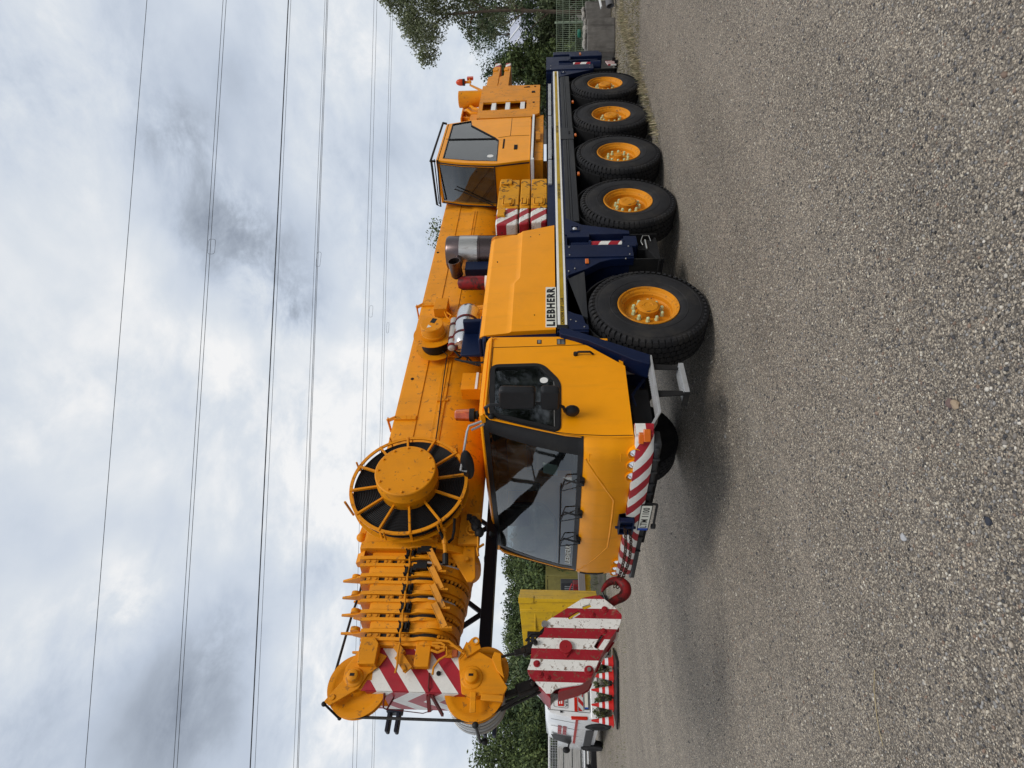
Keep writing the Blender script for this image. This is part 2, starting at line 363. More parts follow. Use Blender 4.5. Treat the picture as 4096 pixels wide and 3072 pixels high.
def rounded(poly, r, n=4):
    out = []; k = len(poly)
    for i in range(k):
        p, a, b = Vector(poly[i]), Vector(poly[i - 1]), Vector(poly[(i + 1) % k])
        da, db = (a - p), (b - p); rr = min(r, da.length * .45, db.length * .45); A = p + da.normalized() * rr; B = p + db.normalized() * rr
        for t in range(n + 1):
            t /= n; out.append(tuple(A * (1 - t) ** 2 + p * 2 * t * (1 - t) + B * t * t))
    return out
def mirror_y(o):
    for c in [o] + list(o.children_recursive):
        if c.type == 'MESH':
            for v in c.data.vertices: v.co.y *= -1
            c.data.flip_normals()
        if c is not o: c.location.y *= -1
def tag(o, label=None, cat=None, group=None, kind=None):
    if label: o['label'] = label
    if cat: o['category'] = cat
    if group: o['group'] = group
    if kind: o['kind'] = kind
    return o
def thing(name, label, cat, loc=(0, 0, 0), rz=0, group=None):
    o = bpy.data.objects.new(name, None); COL.objects.link(o); o.location = loc; o.rotation_euler = (0, 0, rz); o.empty_display_size = .2
    return tag(o, label, cat, group)
def copy_tree(o, parent=None):
    c = o.copy(); COL.objects.link(c); c.parent = parent
    for ch in list(o.children): copy_tree(ch, c)
    return c

# ================================================================== GROUND
def build_ground():
    m, nt, p = _new('gravel'); vec = vcoord(nt); L = nt.links.new
    def vor(scale, feature='F1', rnd=1, smooth=None):
        v = nt.nodes.new('ShaderNodeTexVoronoi'); v.feature = feature; v.inputs['Scale'].default_value = scale; v.inputs['Randomness'].default_value = rnd
        L(wv, v.inputs['Vector']); return v
    # gently warp so the stones are not cell-regular
    nz = nt.nodes.new('ShaderNodeTexNoise'); nz.inputs['Scale'].default_value = 60; L(vec, nz.inputs['Vector'])
    va = nt.nodes.new('ShaderNodeVectorMath'); va.operation = 'MULTIPLY_ADD'; L(nz.outputs['Color'], va.inputs[0]); va.inputs[1].default_value = (.009,) * 3; L(vec, va.inputs[2]); wv = va.outputs[0]
    def stones(scale, lo):
        v = vor(scale); s = nt.nodes.new('ShaderNodeSeparateColor'); L(v.outputs['Color'], s.inputs[0])
        rp = nt.nodes.new('ShaderNodeValToRGB'); rp.color_ramp.interpolation = 'CONSTANT'; L(s.outputs[0], rp.inputs[0]); e = rp.color_ramp.elements
        cols = [(0, (.045, .044, .045)), (.14, (.14, .122, .102)), (.30, (.265, .230, .186)), (.50, (.385, .332, .265)), (.72, (.275, .25, .22)), (.82, (.54, .46, .355)), (.955, (.76, .69, .56))]
        e[0].position = 0; e[0].color = (*cols[0][1], 1); e[1].position = cols[1][0]; e[1].color = (*cols[1][1], 1)
        for q, c in cols[2:]:
            k = e.new(q); k.color = (*c, 1)
        return v, rp.outputs[0], s.outputs[1]
    v1, c1, r1 = stones(86, 0); v2, c2, r2 = stones(34, 0); v3, c3, r3 = stones(170, 0)
    # fine matrix between the stones, its colour darkened to deepen the gaps
    edge1 = step(nt, v1.outputs['Distance'], .34, .55); gap_sand = mixc(nt, step(nt, noise(nt, vec, 3, 5, .6), .3, .7), (.088, .077, .066), (.142, .121, .098))
    col = mixc(nt, edge1, c1, gap_sand)
    col = mixc(nt, mth(nt, 'MULTIPLY', step(nt, r3, .55, .6), .6), col, c3)
    big = mth(nt, 'MULTIPLY', mth(nt, 'GREATER_THAN', r2, .70), mth(nt, 'LESS_THAN', v2.outputs['Distance'], .33))
    col = mixc(nt, big, col, c2)
    # large patches: dusty, darker packed and damp zones
    tone = noise(nt, vec, .35, 5, .6, .4); tone2 = noise(nt, vec, 1.6, 6, .65)
    mv = nt.nodes.new('ShaderNodeMapping'); mv.inputs['Rotation'].default_value = (0, 0, R(-38)); mv.inputs['Scale'].default_value = (.25, 1.6, 1); L(vec, mv.inputs[0])
    track = noise(nt, mv.outputs[0], 1.0, 4, .55)
    g = mth(nt, 'ADD', mth(nt, 'ADD', mth(nt, 'MULTIPLY', mth(nt, 'SUBTRACT', tone, .5), .40), mth(nt, 'MULTIPLY', mth(nt, 'SUBTRACT', tone2, .5), .45)), mth(nt, 'ADD', mth(nt, 'MULTIPLY', mth(nt, 'SUBTRACT', track, .5), .6), 1.13))
    sc = nt.nodes.new('ShaderNodeVectorMath'); sc.operation = 'SCALE'; L(col, sc.inputs[0]); L(g, sc.inputs[3])
    dustf = mth(nt, 'MULTIPLY', step(nt, track, .5, .72), .22)
    col = mixc(nt, dustf, sc.outputs[0], (.27, .232, .188))
    L(col, p.inputs['Base Color']); p.inputs['Roughness'].default_value = .85
    h = mth(nt, 'ADD', mth(nt, 'MULTIPLY', mth(nt, 'SUBTRACT', .6, v1.outputs['Distance']), .6), mth(nt, 'MULTIPLY', mth(nt, 'MULTIPLY', big, mth(nt, 'SUBTRACT', .45, v2.outputs['Distance'])), 3.0))
    h = mth(nt, 'ADD', h, mth(nt, 'MULTIPLY', mth(nt, 'SUBTRACT', .6, v3.outputs['Distance']), .22))
    b = nt.nodes.new('ShaderNodeBump'); b.inputs['Strength'].default_value = 1; b.inputs['Distance'].default_value = .014; L(h, b.inputs['Height']); L(b.outputs[0], p.inputs['Normal']); p.inputs['Specular IOR Level'].default_value = .25
    n = 130; S = 22.0; mb = MB(); vs = []
    xs = np.linspace(-1, 1, n); xs = np.sign(xs) * np.abs(xs) ** 1.0 * S
    rr = np.random.default_rng(3); ph = rr.uniform(0, 6.28, (14, 3)); fr = rr.uniform(.25, 1.6, 14); an = rr.uniform(0, 6.28, 14)
    def hgt(x, y):
        z = 0
        for k in range(14): z += .006 / fr[k] ** .8 * math.sin(fr[k] * (x * math.cos(an[k]) + y * math.sin(an[k])) + ph[k, 0])
        return z - .012
    for a in xs:
        for c in xs:
            x, y = a - 2, c - 2; e_ = max(abs(a), abs(c)) / S; z = hgt(x, y) * (1 if e_ < .98 else 0)
            vs.append((x, y, z))
    fs = [(i * n + j, (i + 1) * n + j, (i + 1) * n + j + 1, i * n + j + 1) for i in range(n - 1) for j in range(n - 1)]
    mb.add(vs, fs)
    # outer skirt to the horizon
    B = 1500; I = S
    o = [(-B, -B), (B, -B), (B, B), (-B, B)]; q = [(-I - 2, -I - 2), (I - 2, -I - 2), (I - 2, I - 2), (-I - 2, I - 2)]
    mb.add([(x, y, 0) for x, y in o] + [(x, y, 0) for x, y in q], [(0, 1, 5, 4), (1, 2, 6, 5), (2, 3, 7, 6), (3, 0, 4, 7)])
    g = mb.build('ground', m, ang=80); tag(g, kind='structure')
    return hgt
HG = build_ground()

ICO = None
def ico():
    bm = bmesh.new(); bmesh.ops.create_icosphere(bm, subdivisions=1, radius=1); v = np.array([x.co[:] for x in bm.verts]); f = np.array([[q.index for q in x.verts] for x in bm.faces]); bm.free(); return v, f
def scatter_mesh(name, verts, faces, tints, mat, smooth=False):
    """verts (N,k,3), faces (F,s) shared, tints (N,3)"""
    N, k, _ = verts.shape; F, s_ = faces.shape
    me = bpy.data.meshes.new(name); V = verts.reshape(-1, 3); me.vertices.add(len(V)); me.vertices.foreach_set('co', V.ravel())
    FF = (faces[None] + (np.arange(N) * k)[:, None, None]).reshape(-1, s_); nf = len(FF)
    me.loops.add(nf * s_); me.loops.foreach_set('vertex_index', FF.ravel().astype(np.int32)); me.polygons.add(nf)
    me.polygons.foreach_set('loop_start', (np.arange(nf) * s_).astype(np.int32)); me.polygons.foreach_set('loop_total', np.full(nf, s_, np.int32))
    if smooth: me.polygons.foreach_set('use_smooth', np.ones(nf, bool))
    me.update(calc_edges=True)
    at = me.color_attributes.new('tint', 'FLOAT_COLOR', 'POINT'); c = np.ones((N, k, 4), np.float32); c[:, :, :3] = tints[:, None, :]; at.data.foreach_set('color', c.ravel())
    me.materials.append(mat); ob = bpy.data.objects.new(name, me); COL.objects.link(ob); return ob
def rotmats(n, rng):
    q = rng.normal(size=(n, 4)); q /= np.linalg.norm(q, axis=1)[:, None]; w, x, y, z = q.T
    return np.stack([1 - 2 * (y * y + z * z), 2 * (x * y - z * w), 2 * (x * z + y * w), 2 * (x * y + z * w), 1 - 2 * (x * x + z * z), 2 * (y * z - x * w), 2 * (x * z - y * w), 2 * (y * z + x * w), 1 - 2 * (x * x + y * y)], 1).reshape(n, 3, 3)
def build_pebbles():
    rng = np.random.default_rng(11); v, f = ico(); N = 52000
    # spread over the ground the camera looks down on, denser near it
    t = rng.uniform(0, 1, N); d = 1.9 + 11 * t ** 1.5; a = rng.uniform(-.62, .62, N); ca = math.atan2(CF[1], CF[0])
    x = CP[0] + d / np.cos(a) * np.cos(ca + a); y = CP[1] + d / np.cos(a) * np.sin(ca + a)
    s = .0035 + .0062 * rng.random(N) ** 1.9; big = rng.random(N) < .004; s[big] = rng.uniform(.010, .015, big.sum())
    sc = np.stack([s * rng.uniform(.9, 1.5, N), s * rng.uniform(.7, 1.1, N), s * rng.uniform(.5, .8, N)], 1)
    vv = v[None] * (1 + rng.uniform(-.13, .13, (N, len(v), 1))) * sc[:, None, :]
    yaw = rng.uniform(0, 6.28, N); c_, s_ = np.cos(yaw), np.sin(yaw); X = vv[:, :, 0] * c_[:, None] - vv[:, :, 1] * s_[:, None]; Y = vv[:, :, 0] * s_[:, None] + vv[:, :, 1] * c_[:, None]
    z0 = np.array([HG(a_, b_) for a_, b_ in zip(x, y)])
    vv = np.stack([X + x[:, None], Y + y[:, None], vv[:, :, 2] + (z0 + s * .25)[:, None]], 2)
    pal = np.array([(.36, .31, .25), (.21, .19, .17), (.46, .41, .33), (.065, .064, .068), (.27, .26, .25), (.56, .52, .45), (.23, .16, .12), (.13, .12, .115)])
    pr = np.array([.2, .22, .13, .13, .12, .04, .05, .11]); ti = pal[rng.choice(len(pal), N, p=pr)] * rng.uniform(.8, 1.15, (N, 1))
    o = scatter_mesh('pebbles', vv, f, ti, tintmat('pebble', (1, 1, 1), .8), smooth=True)
    tag(o, 'loose grey and beige pebbles strewn over the gravel yard', 'pebbles', kind='stuff')
build_pebbles()

# ================================================================== THE CRANE
crane = thing('mobile_crane', 'huge orange yellow five axle mobile crane parked with its telescopic boom lowered over the cab', 'mobile crane')
def part(name, mb, mats, parent=None, bev=0, ang=35, **k): return mb.build(name, mats, parent or crane, bev, ang, **k)

# ---- wheels
HZ = .69; TR = .695; YO = 1.355; TW = .375
def make_wheel(kind):
    c = (0, YO, HZ); org = c
    rim = MB(); d = (0, 1, 0)
    # rim: flange, drop, disc with holes
    rim.lathe([(-.03, .352), (0.0, .358), (.008, .352), (.002, .338), (-.018, .330), (-.022, .316), (-.03, .306), (-.05, .298), (-.06, .285), (-.105, .280), (-.125, .262), (-.112, .20), (-.108, .12), (-.108, .0001)], c, d, 56)
    rim.lathe([(-.03, .352), (-.30, .33), (-.30, .30), (-.16, .29)], c, d, 40)
    w = rim.build('wheel', [M['yellow3']], crane, 0, 30, org=org, loc=org)
    ty = MB()
    prof = [(-.012, .352), (.006, .375), (.016, .42), (.019, .50), (.014, .57), (.002, .625), (-.010, .655), (-.022, .672), (-.10, .679), (-.20, .681), (-.30, .679), (-.355, .672), (-.368, .655), (-.385, .6), (-.392, .5), (-.385, .4), (-.365, .352)]
    ty.lathe(prof, c, d, 72)
    for rr in (.452, .60): ty.lathe([(.0165 if rr < .5 else .006, rr - .006), (.0215 if rr < .5 else .012, rr), (.0165 if rr < .5 else .004, rr + .006)], c, d, 72)
    nl = 60
    for i in range(nl):
        for row, (a0, a1, off) in enumerate(((.002, -.066, 0), (-.078, -.143, .5), (-.155, -.215, 0), (-.227, -.292, .5), (-.304, -.372, 0))):
            th = (i + off) / nl * 2 * math.pi; wd = .034
            mid = (a0 + a1) / 2; hw = abs(a1 - a0) / 2; r0, r1 = .655, TR
            vs = []
            for (da, dt, rr) in ((-1, -.75, r0), (-1, .75, r0), (1, -.75, r0), (1, .75, r0), (-1, -.7, r1), (-1, .7, r1), (1, -.7, r1), (1, .7, r1), (0, -1, r1), (0, 1, r1), (0, -1, r0), (0, 1, r0)):
                sh = 0
                if row == 0 and da == 1 and rr == r1: rr -= .014
                if row == 4 and da == -1 and rr == r1: rr -= .014
                t = th + dt * wd / TR; vs.append((c[0] + rr * math.sin(t), c[1] + mid + da * hw, c[2] + rr * math.cos(t)))
            ty.add(vs, [(4, 8, 9, 5), (8, 6, 7, 9), (0, 1, 5, 4), (2, 6, 7, 3), (0, 4, 8, 10), (10, 8, 6, 2), (1, 11, 9, 5), (11, 3, 7, 9)])
        # side lug running down the shoulder
        th = (i + .0) / nl * 2 * math.pi; wd = .020; q = []
        for (a, r) in ((.000, .682), (.010, .655), (.006, .632), (-.03, .655)):
            for dt in (-1, 1): q.append((c[0] + r * math.sin(th + dt * wd / TR), c[1] + a + (.006 if r < .66 and a > 0 else 0), c[2] + r * math.cos(th + dt * wd / TR)))
        ty.add(q, [(0, 1, 3, 2), (2, 3, 5, 4), (0, 2, 4, 6), (1, 7, 5, 3)])
    ty.build('tyre', [M['rubber']], w, 0, 28, org=org)
    hub = MB()
    if kind == 'planet':
        hub.lathe([(-.145, .125), (-.05, .122), (-.025, .132), (-.018, .128), (-.012, .112), (-.005, .108), (-.003, .05), (-.008, .045), (-.008, .0001)], c, d, 32)
        hub.cyl((0, YO - .01, HZ + .075), (0, YO + .002, HZ + .075), .011, n=8)
    else:
        hub.lathe([(-.145, .165), (-.125, .16), (-.115, .10), (-.105, .075), (-.045, .072), (-.038, .064), (-.034, .0001)], c, d, 28)
    hub.build('hub_cap', [M['yellow3']], w, 0, 30, org=org)
    rn = .172
    for k in range(10):
        t = 2 * math.pi * (k + .35) / 10; nb = MB(); p = (math.sin(t) * rn, YO, HZ + math.cos(t) * rn)
        nb.cyl((p[0], YO - .112, p[2]), (p[0], YO - .096, p[2]), .025, n=12); nb.cyl((p[0], YO - .096, p[2]), (p[0], YO - .058, p[2]), .0225, .0205, n=6); nb.cyl((p[0], YO - .058, p[2]), (p[0], YO - .050, p[2]), .015, .011, n=8)
        nb.build('wheel_nut', [M['nut']], w, 0, 30, org=org)
    return w
AX = [0.06, -2.45, -4.1, -5.75, -7.4]
w1 = make_wheel('planet'); w1.location = (AX[0], YO, HZ)
w3 = make_wheel('plain'); w3.location = (AX[2], YO, HZ)
for i, x in enumerate(AX):
    if i in (1, 3, 4): c = copy_tree(w1, crane); c.location = (x, YO, HZ); c.rotation_euler.y = (.5, .2, .9, 1.7, .4)[i]
    c = copy_tree(w1, crane); c.location = (x, -YO, HZ); c.rotation_euler = (0, 0, math.pi)
    c.rotation_euler.z = math.pi + (R(4) if i == 0 else 0)
ax = MB()
for x in AX: ax.cyl((x, -1.2, HZ), (x, 1.2, HZ), .09, n=14); ax.ball((x, 0, HZ), (.26, .3, .26))
for x in AX: ax.cyl((x, .85, HZ + .05), (x, .85, 1.3), .05, n=10); ax.cyl((x, -.85, HZ + .05), (x, -.85, 1.3), .05, n=10)
part('axle_assembly', ax, M['dark'])

# ---- chassis
ch = MB(); ch.box(-9.3, 1.55, -.62, .62, .80, 1.50); ch.box(.2, 1.95, -.75, .75, .72, 1.02); ch.box(1.2, 1.9, .62, 1.1, .8, 1.0)
part('chassis_frame', ch, M['dark'], bev=.01)
tr = MB()      # clutter under the cab, seen through the gap above the step
tr.cyl((1.45, 1.0, .95), (1.45, 1.0, 1.15), .08, n=16); tr.tube([(1.0, 1.05, .82), (1.3, 1.1, .98), (1.7, 1.05, .9), (1.95, 1.0, 1.0)], .02); tr.tube([(1.0, .9, 1.2), (1.5, .95, .95), (1.9, .9, .85)], .016); pass
part('under_cab_tanks', tr, M['navy'], bev=.01)
dk = MB(); dk.prism([(.5, 1.40), (.5, 1.76), (-8.30, 1.78), (-8.30, 1.62), (-.5, 1.60)], 'y', -1.32, 1.32)
dk.box(-4.1, -1.9, -1.25, 1.24, 1.76, 1.87)
part('deck', dk, M['navy'], bev=.006)
# tape rail along the deck edge
rl = MB(); rl.box(-8.28, .47, 1.315, 1.338, 1.642, 1.752)
part('edge_rail', rl, M['white'], bev=.004)
tp = MB(); tp.box(-8.26, .40, 1.338, 1.3405, 1.672, 1.722); 
for (xa, xb) in ((-.11, .385), (-3.05, -2.62), (-5.25, -4.92), (-8.24, -7.9)):
    n = int((xb - xa) / .031); 
tp.text('CAUTION! KEEP CLEAR', (.385, 1.3405, 1.679), (-1, 0, 0), (0, 0, 1), .036, .495, m=1, bold=.02)
tp.text('CAUTION! KEEP CLEAR', (-2.55, 1.3405, 1.679), (-1, 0, 0), (0, 0, 1), .036, .495, m=1)
tp.text('KEEP CLEAR', (-5.0, 1.3405, 1.679), (-1, 0, 0), (0, 0, 1), .036, .30, m=1)
tp.text('CLEAR', (-7.95, 1.3405, 1.679), (-1, 0, 0), (0, 0, 1), .036, .2, m=1)
part('warning_tape', tp, [M['stripeyel'], M['decal']], ang=0)
rc = MB(); rc.box(.40, .475, 1.31, 1.345, 1.635, 1.756); part('rail_end_cap', rc, M['black'], bev=.006)
# dark side skirts over the rear wheels
for (xa, xb) in ((-4.72, -1.93), (-7.98, -5.22)):
    s = MB(); s.prism([(1.29, 1.64), (1.325, 1.60), (1.325, 1.545), (1.315, 1.54), (1.327, 1.535), (1.327, 1.51), (1.315, 1.505), (1.327, 1.50), (1.325, 1.42), (1.29, 1.41)], 'x', xa, xb)
    part('side_skirt', s, M['panel'], bev=.003)
s = MB(); s.box(-5.21, -4.73, 1.27, 1.332, 1.41, 1.64); s.box(-5.06, -4.94, 1.332, 1.337, 1.47, 1.50, 1); part('side_skirt', s, [M['panel'], M['dark']], bev=.006)
s = MB(); s.prism([(-.52, 1.63), (.12, 1.63), (.17, 1.56), (.24, 1.40), (-.69, 1.40)], 'y', 1.26, 1.32); part('side_skirt', s, M['panel'], bev=.004)
# inner mudguards above the wheels
mg = MB()
for x in AX:
    pts = [(x + .80 * math.cos(t), HZ + .80 * math.sin(t)) for t in np.linspace(.35, math.pi - .35, 14)]
    q = pts + [(a + (b - a) * 0 + .0, b + .015) for a, b in pts[::-1]] if False else None
    o = [(x + .79 * math.cos(t), min(HZ + .79 * math.sin(t), 1.42)) for t in np.linspace(.45, math.pi - .45, 14)]; i_ = [(x + .77 * math.cos(t), min(HZ + .77 * math.sin(t), 1.40)) for t in np.linspace(.45, math.pi - .45, 14)]
    mg.prism(o + i_[::-1], 'y', .9, 1.28); mg.prism(o + i_[::-1], 'y', -1.28, -.9)
part('mudguard', mg, M['dark'])
# aluminium catwalk planks
for (xa, xb) in ((-4.05, -3.20), (-5.95, -4.10), (-7.72, -6.0)):
    s = MB(); s.box(xa, xb, 1.02, 1.27, 1.80, 1.86)
    k = xa + .05
    while k < xb - .03: s.cyl((k, 1.27, 1.83), (k, 1.274, 1.83), .012, n=8); k += .09
    part('catwalk_plank', s, M['alu'], bev=.005)
s = MB()
for x in (-3.2, -4.4, -5.6, -6.8, -7.6): s.box(x, x + .1, 1.0, 1.22, 1.76, 1.80)
part('catwalk_bracket', s, M['navy'], bev=.004)
# amber marker lamps under the skirts
for x in (-6.53, -4.94, -3.43): s = MB(); s.box(x - .045, x + .045, 1.29, 1.325, 1.355, 1.395); part('marker_lamp', s, M['amber'], bev=.008)

# ---- front outrigger bay
ob = MB()
ob.prism([(-.52, 1.635), (-.60, 1.60), (-.64, 1.53), (-.73, 1.37), (-.88, 1.19), (-.94, 1.04), (-.96, .75), (-.985, .75), (-.985, 1.635)], 'y', 1.22, 1.33)
ob.box(-1.27, -.985, 1.24, 1.345, .75, 1.635)
ob.prism([(-1.56, 1.635), (-1.56, .75), (-1.64, .75), (-1.70, .95), (-1.82, 1.39), (-2.02, 1.62), (-2.02, 1.635)], 'y', 1.22, 1.33)
ob.box(-1.60, -.97, .3, 1.24, .78, 1.60); ob.box(-1.56, -1.27, 1.15, 1.26, 1.34, 1.58); 
ob.box(-1.56, -1.48, 1.2, 1.34, 1.30, 1.60); ob.box(-1.30, -1.22, 1.24, 1.35, .70, .88)
for (x, z) in ((-1.22, 1.58), (-1.03, 1.58), (-1.22, .80), (-1.03, .80), (-.72, 1.52), (-.66, 1.60), (-.93, .86)): ob.cyl((x, 1.33, z), (x, 1.352, z), .011, n=8, m=1)
og = part('outrigger_box', ob, [M['navy'], M['steel']], bev=.006)
MZ = lambda nt, x, y, z: mth(nt, 'ADD', mth(nt, 'MULTIPLY', x, 1.0), z)
M['jack'] = stripes('jack_stripes', lambda nt, x, y, z: mth(nt, 'ADD', mth(nt, 'MULTIPLY', x, -.6), z), .26, 1.99, wear=.2)
def jack(x, z0, z1, pad=True):
    s = MB(); s.cyl((x, 1.23, z0), (x, 1.23, z1), .085, n=24); j = part('jack_tube', s, M['jack'])
    s = MB(); s.cyl((x, 1.23, z1), (x, 1.23, z1 + .03), .10, n=20); s.cyl((x, 1.23, z0 - .03), (x, 1.23, z0), .11, n=20); s.cyl((x, 1.23, z1 + .03), (x, 1.23, 1.55), .07, n=20); s.box(x - .12, x + .12, 1.12, 1.33, z0 - .2, z0 - .03)
    s.build('jack_cylinder', M['navy'], j, .004)
jack(-1.385, .87, 1.28)
s = MB(); s.box(-1.37, -1.26, 1.12, 1.26, .40, .66); s.prism([(-1.46, .42), (-.97, .42), (-1.0, .47), (-1.42, .62)], 'y', 1.05, 1.30); s.box(-1.5, -.95, .9, 1.3, .40, .43)
part('jack_foot', s, M['dark'], bev=.005)
s = MB(); s.tube([(-1.30, 1.31, .60), (-1.36, 1.33, .62), (-1.50, 1.33, .58), (-1.50, 1.33, .50), (-1.36, 1.33, .49)], .006, 6); s.cyl((-1.42, 1.31, .555), (-1.2, 1.31, .555), .014, n=8); part('locking_pin', s, M['steel'])
for (a, b) in ((-.985, .36), (-1.585, .38)):
    s = MB(); s.prism(rounded([(a, .80), (a, b), (a + .001, b), (a + .02, b), (a + .02, .80)], .001), 'y', .86, 1.30) if False else s.box(a, a + .018, .88, 1.31, b, .80)
    part('mud_flap', s, M['black'], bev=.004)
s = MB(); s.box(-.935, -.835, 1.33, 1.352, 1.335, 1.385); part('marker_lamp', s, M['amber'], bev=.008)
def sidelamp(x, z, w=.13, h=.13):
    s = MB(); s.holeplate([(x - w / 2, z - h / 2), (x + w / 2, z - h / 2), (x + w / 2, z + h / 2), (x - w / 2, z + h / 2)], [[(x - w / 2 + .02, z - h / 2 + .02), (x + w / 2 - .02, z - h / 2 + .02), (x + w / 2 - .02, z + h / 2 - .02), (x - w / 2 + .02, z + h / 2 - .02)]], 'y', 1.33, 1.345)
    l = part('work_lamp', s, M['navy']); s = MB(); s.ball((x, 1.332, z), (w / 2 - .022, .012, h / 2 - .03)); s.build('lens', M['lamp'], l)
sidelamp(-1.71, 1.49)
# blue bracket behind the front skirt
s = MB(); s.prism([(.18, 1.635), (.24, 1.56), (.40, 1.40), (.475, 1.40), (.475, 1.635)], 'y', 1.24, 1.332)
for (x, z) in ((.30, 1.60), (.33, 1.54), (.43, 1.45)): s.cyl((x, 1.33, z), (x, 1.338, z), .011, n=8, m=1)
part('skirt_bracket', s, [M['navy'], M['steel']], bev=.004)
# wing behind the cab over the front wheel
s = MB(); s.prism([(.56, 1.74), (.48, 1.72), (.50, 1.66), (.55, 1.55), (.95, .78), (1.10, .80), (1.03, .96), (.72, 1.42), (.60, 1.72)], 'y', 1.17, 1.375); s.prism([(.95, .78), (.93, .84), (.52, 1.60), (.56, 1.50)], 'y', .85, 1.20)
part('front_wing', s, M['navy'], bev=.008)

# ---- engine cover
hd = MB(); ZT = 2.655
def hood_ring(x, rise=0):
    pr = [(1.328, 1.775), (1.328, 2.20 if False else 1.775)]
    return pr
lowz = lambda x: 2.29 if x > -.42 else (2.29 - (2.29 - 2.225) * min(1, (-.42 - x) / .12))
xs = [.48, .30, 0, -.30, -.42, -.54, -.8, -1.2, -1.6, -1.80]
rings = []
for x in xs:
    c = lowz(x); t = (.48 - x) / 2.3; xe = x
    def X(z):   # both ends lean back towards the top
        k = (z - 1.775) / .88
        return x + (k * .06 if x > .4 else (k * .30 - .06 * 0 if x < -1.7 else k * .06 * 0))
    pts = [(1.340, 1.775), (1.340, c - .012), (1.322, c + .016), (1.316, c + .06), (1.300, ZT - .06), (1.275, ZT - .015), (1.23, ZT), (.55, ZT + .01), (.52, ZT - .05), (.52, 1.775)]
    rings.append([(X(z), y, z) for y, z in pts])
hd.loft(rings, 0)
hood = part('engine_cover', hd, M['yellow'], bev=0, ang=25)
s = MB(); s.prism([(.445, 1.765), (.445, 1.890), (-.325, 1.890), (-.325, 1.765)], 'y', 1.339, 1.3435); s.text('LIEBHERR', (.425, 1.3435, 1.782), (-1, 0, 0), (0, 0, 1), .096, .735, m=1, ext=.003, bold=.045)
s.build('name_badge', [M['cream'], M['decal']], hood, 0, 0)
s = MB()
for (x, z) in ((.22, 2.02), (-1.5, 2.1), (-1.62, 2.5), (-.9, 2.52), (-1.55, 1.98)): s.cyl((x, 1.33, z), (x, 1.345, z), .007, n=8)
s.build('fastener', M['dark'], hood)
s = MB(); s.box(.40, .56, .45, 1.28, 1.76, 2.62); s.box(-.10, .62, .72, 1.29, 2.56, 2.73 if False else 2.60)
part('bulkhead', s, M['navy'], bev=.01)
s = MB(); s.box(.12, .56, .99, 1.03, 2.62, 2.89); s.box(.12, .56, 1.03, 1.26, 2.62, 2.66); s.box(.12, .18, 1.03, 1.22, 2.66, 2.88); part('tank_bracket', s, M['navy'], bev=.012)
# air tank and slim cylinder
s = MB(); s.lathe([(-.62, .0001), (-.615, .06), (-.59, .11), (-.54, .145), (-.47, .155), (.10, .155), (.17, .12), (.20, .0001)], (0, .80, 2.91), (1, 0, 0), 32); at_ = part('air_tank', s, M['tank'])
s = MB()
for x in (-.28, .02): s.lathe([(x - .018, .158), (x + .018, .158), (x + .018, .162), (x - .018, .162)], (0, .80, 2.91), (1, 0, 0), 28, closed=True)
s.build('strap', M['hookred'], at_)
s = MB(); s.lathe([(-.46, .0001), (-.455, .03), (-.43, .05), (.12, .05), (.14, .03), (.145, .0001)], (.06, .80, 3.065), (1, 0, -.05), 20); cy_ = part('slim_cylinder', s, M['capgrey'])
s = MB()
for x in (-.3, -.03, .10): s.lathe([(x - .02, .052), (x + .02, .052), (x + .02, .058), (x - .02, .058)], (.06, .80, 3.065), (1, 0, -.05), 20, closed=True)
s.box(-.34, .20, .78, .84, 2.99, 3.01); s.build('strap', M['hookred'], cy_)
s = MB(); s.tube([(.12, .80, 3.10), (.25, .70, 2.95), (.33, .75, 3.0), (.42, .80, 2.9), (.50, .85, 2.75), (.55, .9, 2.62)], .014); s.tube([(.14, .78, 3.08), (.2, .66, 2.88), (.33, .7, 2.86), (.38, .74, 2.75), (.5, .8, 2.66)], .012); s.tube([(.05, .60, 2.95), (.24, .6, 2.8), (.3, .68, 2.9), (.45, .75, 2.7)], .01)
part('air_hose', s, M['hose'])
# exhaust
MX = (-1.98, .80, 0); s = MB(); s.lathe([(2.62, .0001), (2.62, .25), (2.86, .25), (2.865, .257), (2.88, .257), (2.885, .25), (3.34, .25), (3.37, .23), (3.38, .0001)], MX, (0, 0, 1), 40)
mf = part('muffler', s, M['muffler']); s = MB(); s.lathe([(2.90, .2505), (2.90, .254), (3.17, .254), (3.17, .2505)], MX, (0, 0, 1), 40); s.build('bright_shell', M['mufband'], mf)
s = MB(); s.tube([(-1.80, .84, 3.17), (-1.55, .85, 3.17), (-1.40, .86, 3.16)], .065, 16); s.lathe([(0, .0001), (.0, .07), (.03, .085), (.26, .088), (.26, .080), (.04, .07), (.04, .0001)], (-1.30, .84, 3.14), (-.02, 1, .10), 24); s.build('exhaust_pipe', M['muffler'], mf)
s = MB(); s.box(-1.68, -1.48, .62, .84, 2.62, 3.06); s.box(-1.66, -1.50, .84, .85, 2.7, 2.74); part('exhaust_bracket', s, M['navy'], bev=.01)
s = MB(); s.lathe([(2.62, .0001), (2.62, .10), (3.06, .10), (3.12, .07), (3.14, .0001)], (-1.20, .80, 0), (0, 0, 1), 24); rc0 = part('red_canister', s, M['hookred'])
s = MB(); s.lathe([(2.70, .1005), (2.70, .103), (2.745, .103), (2.745, .1005)], (-1.20, .80, 0), (0, 0, 1), 24); s.build('white_band', M['white'], rc0)
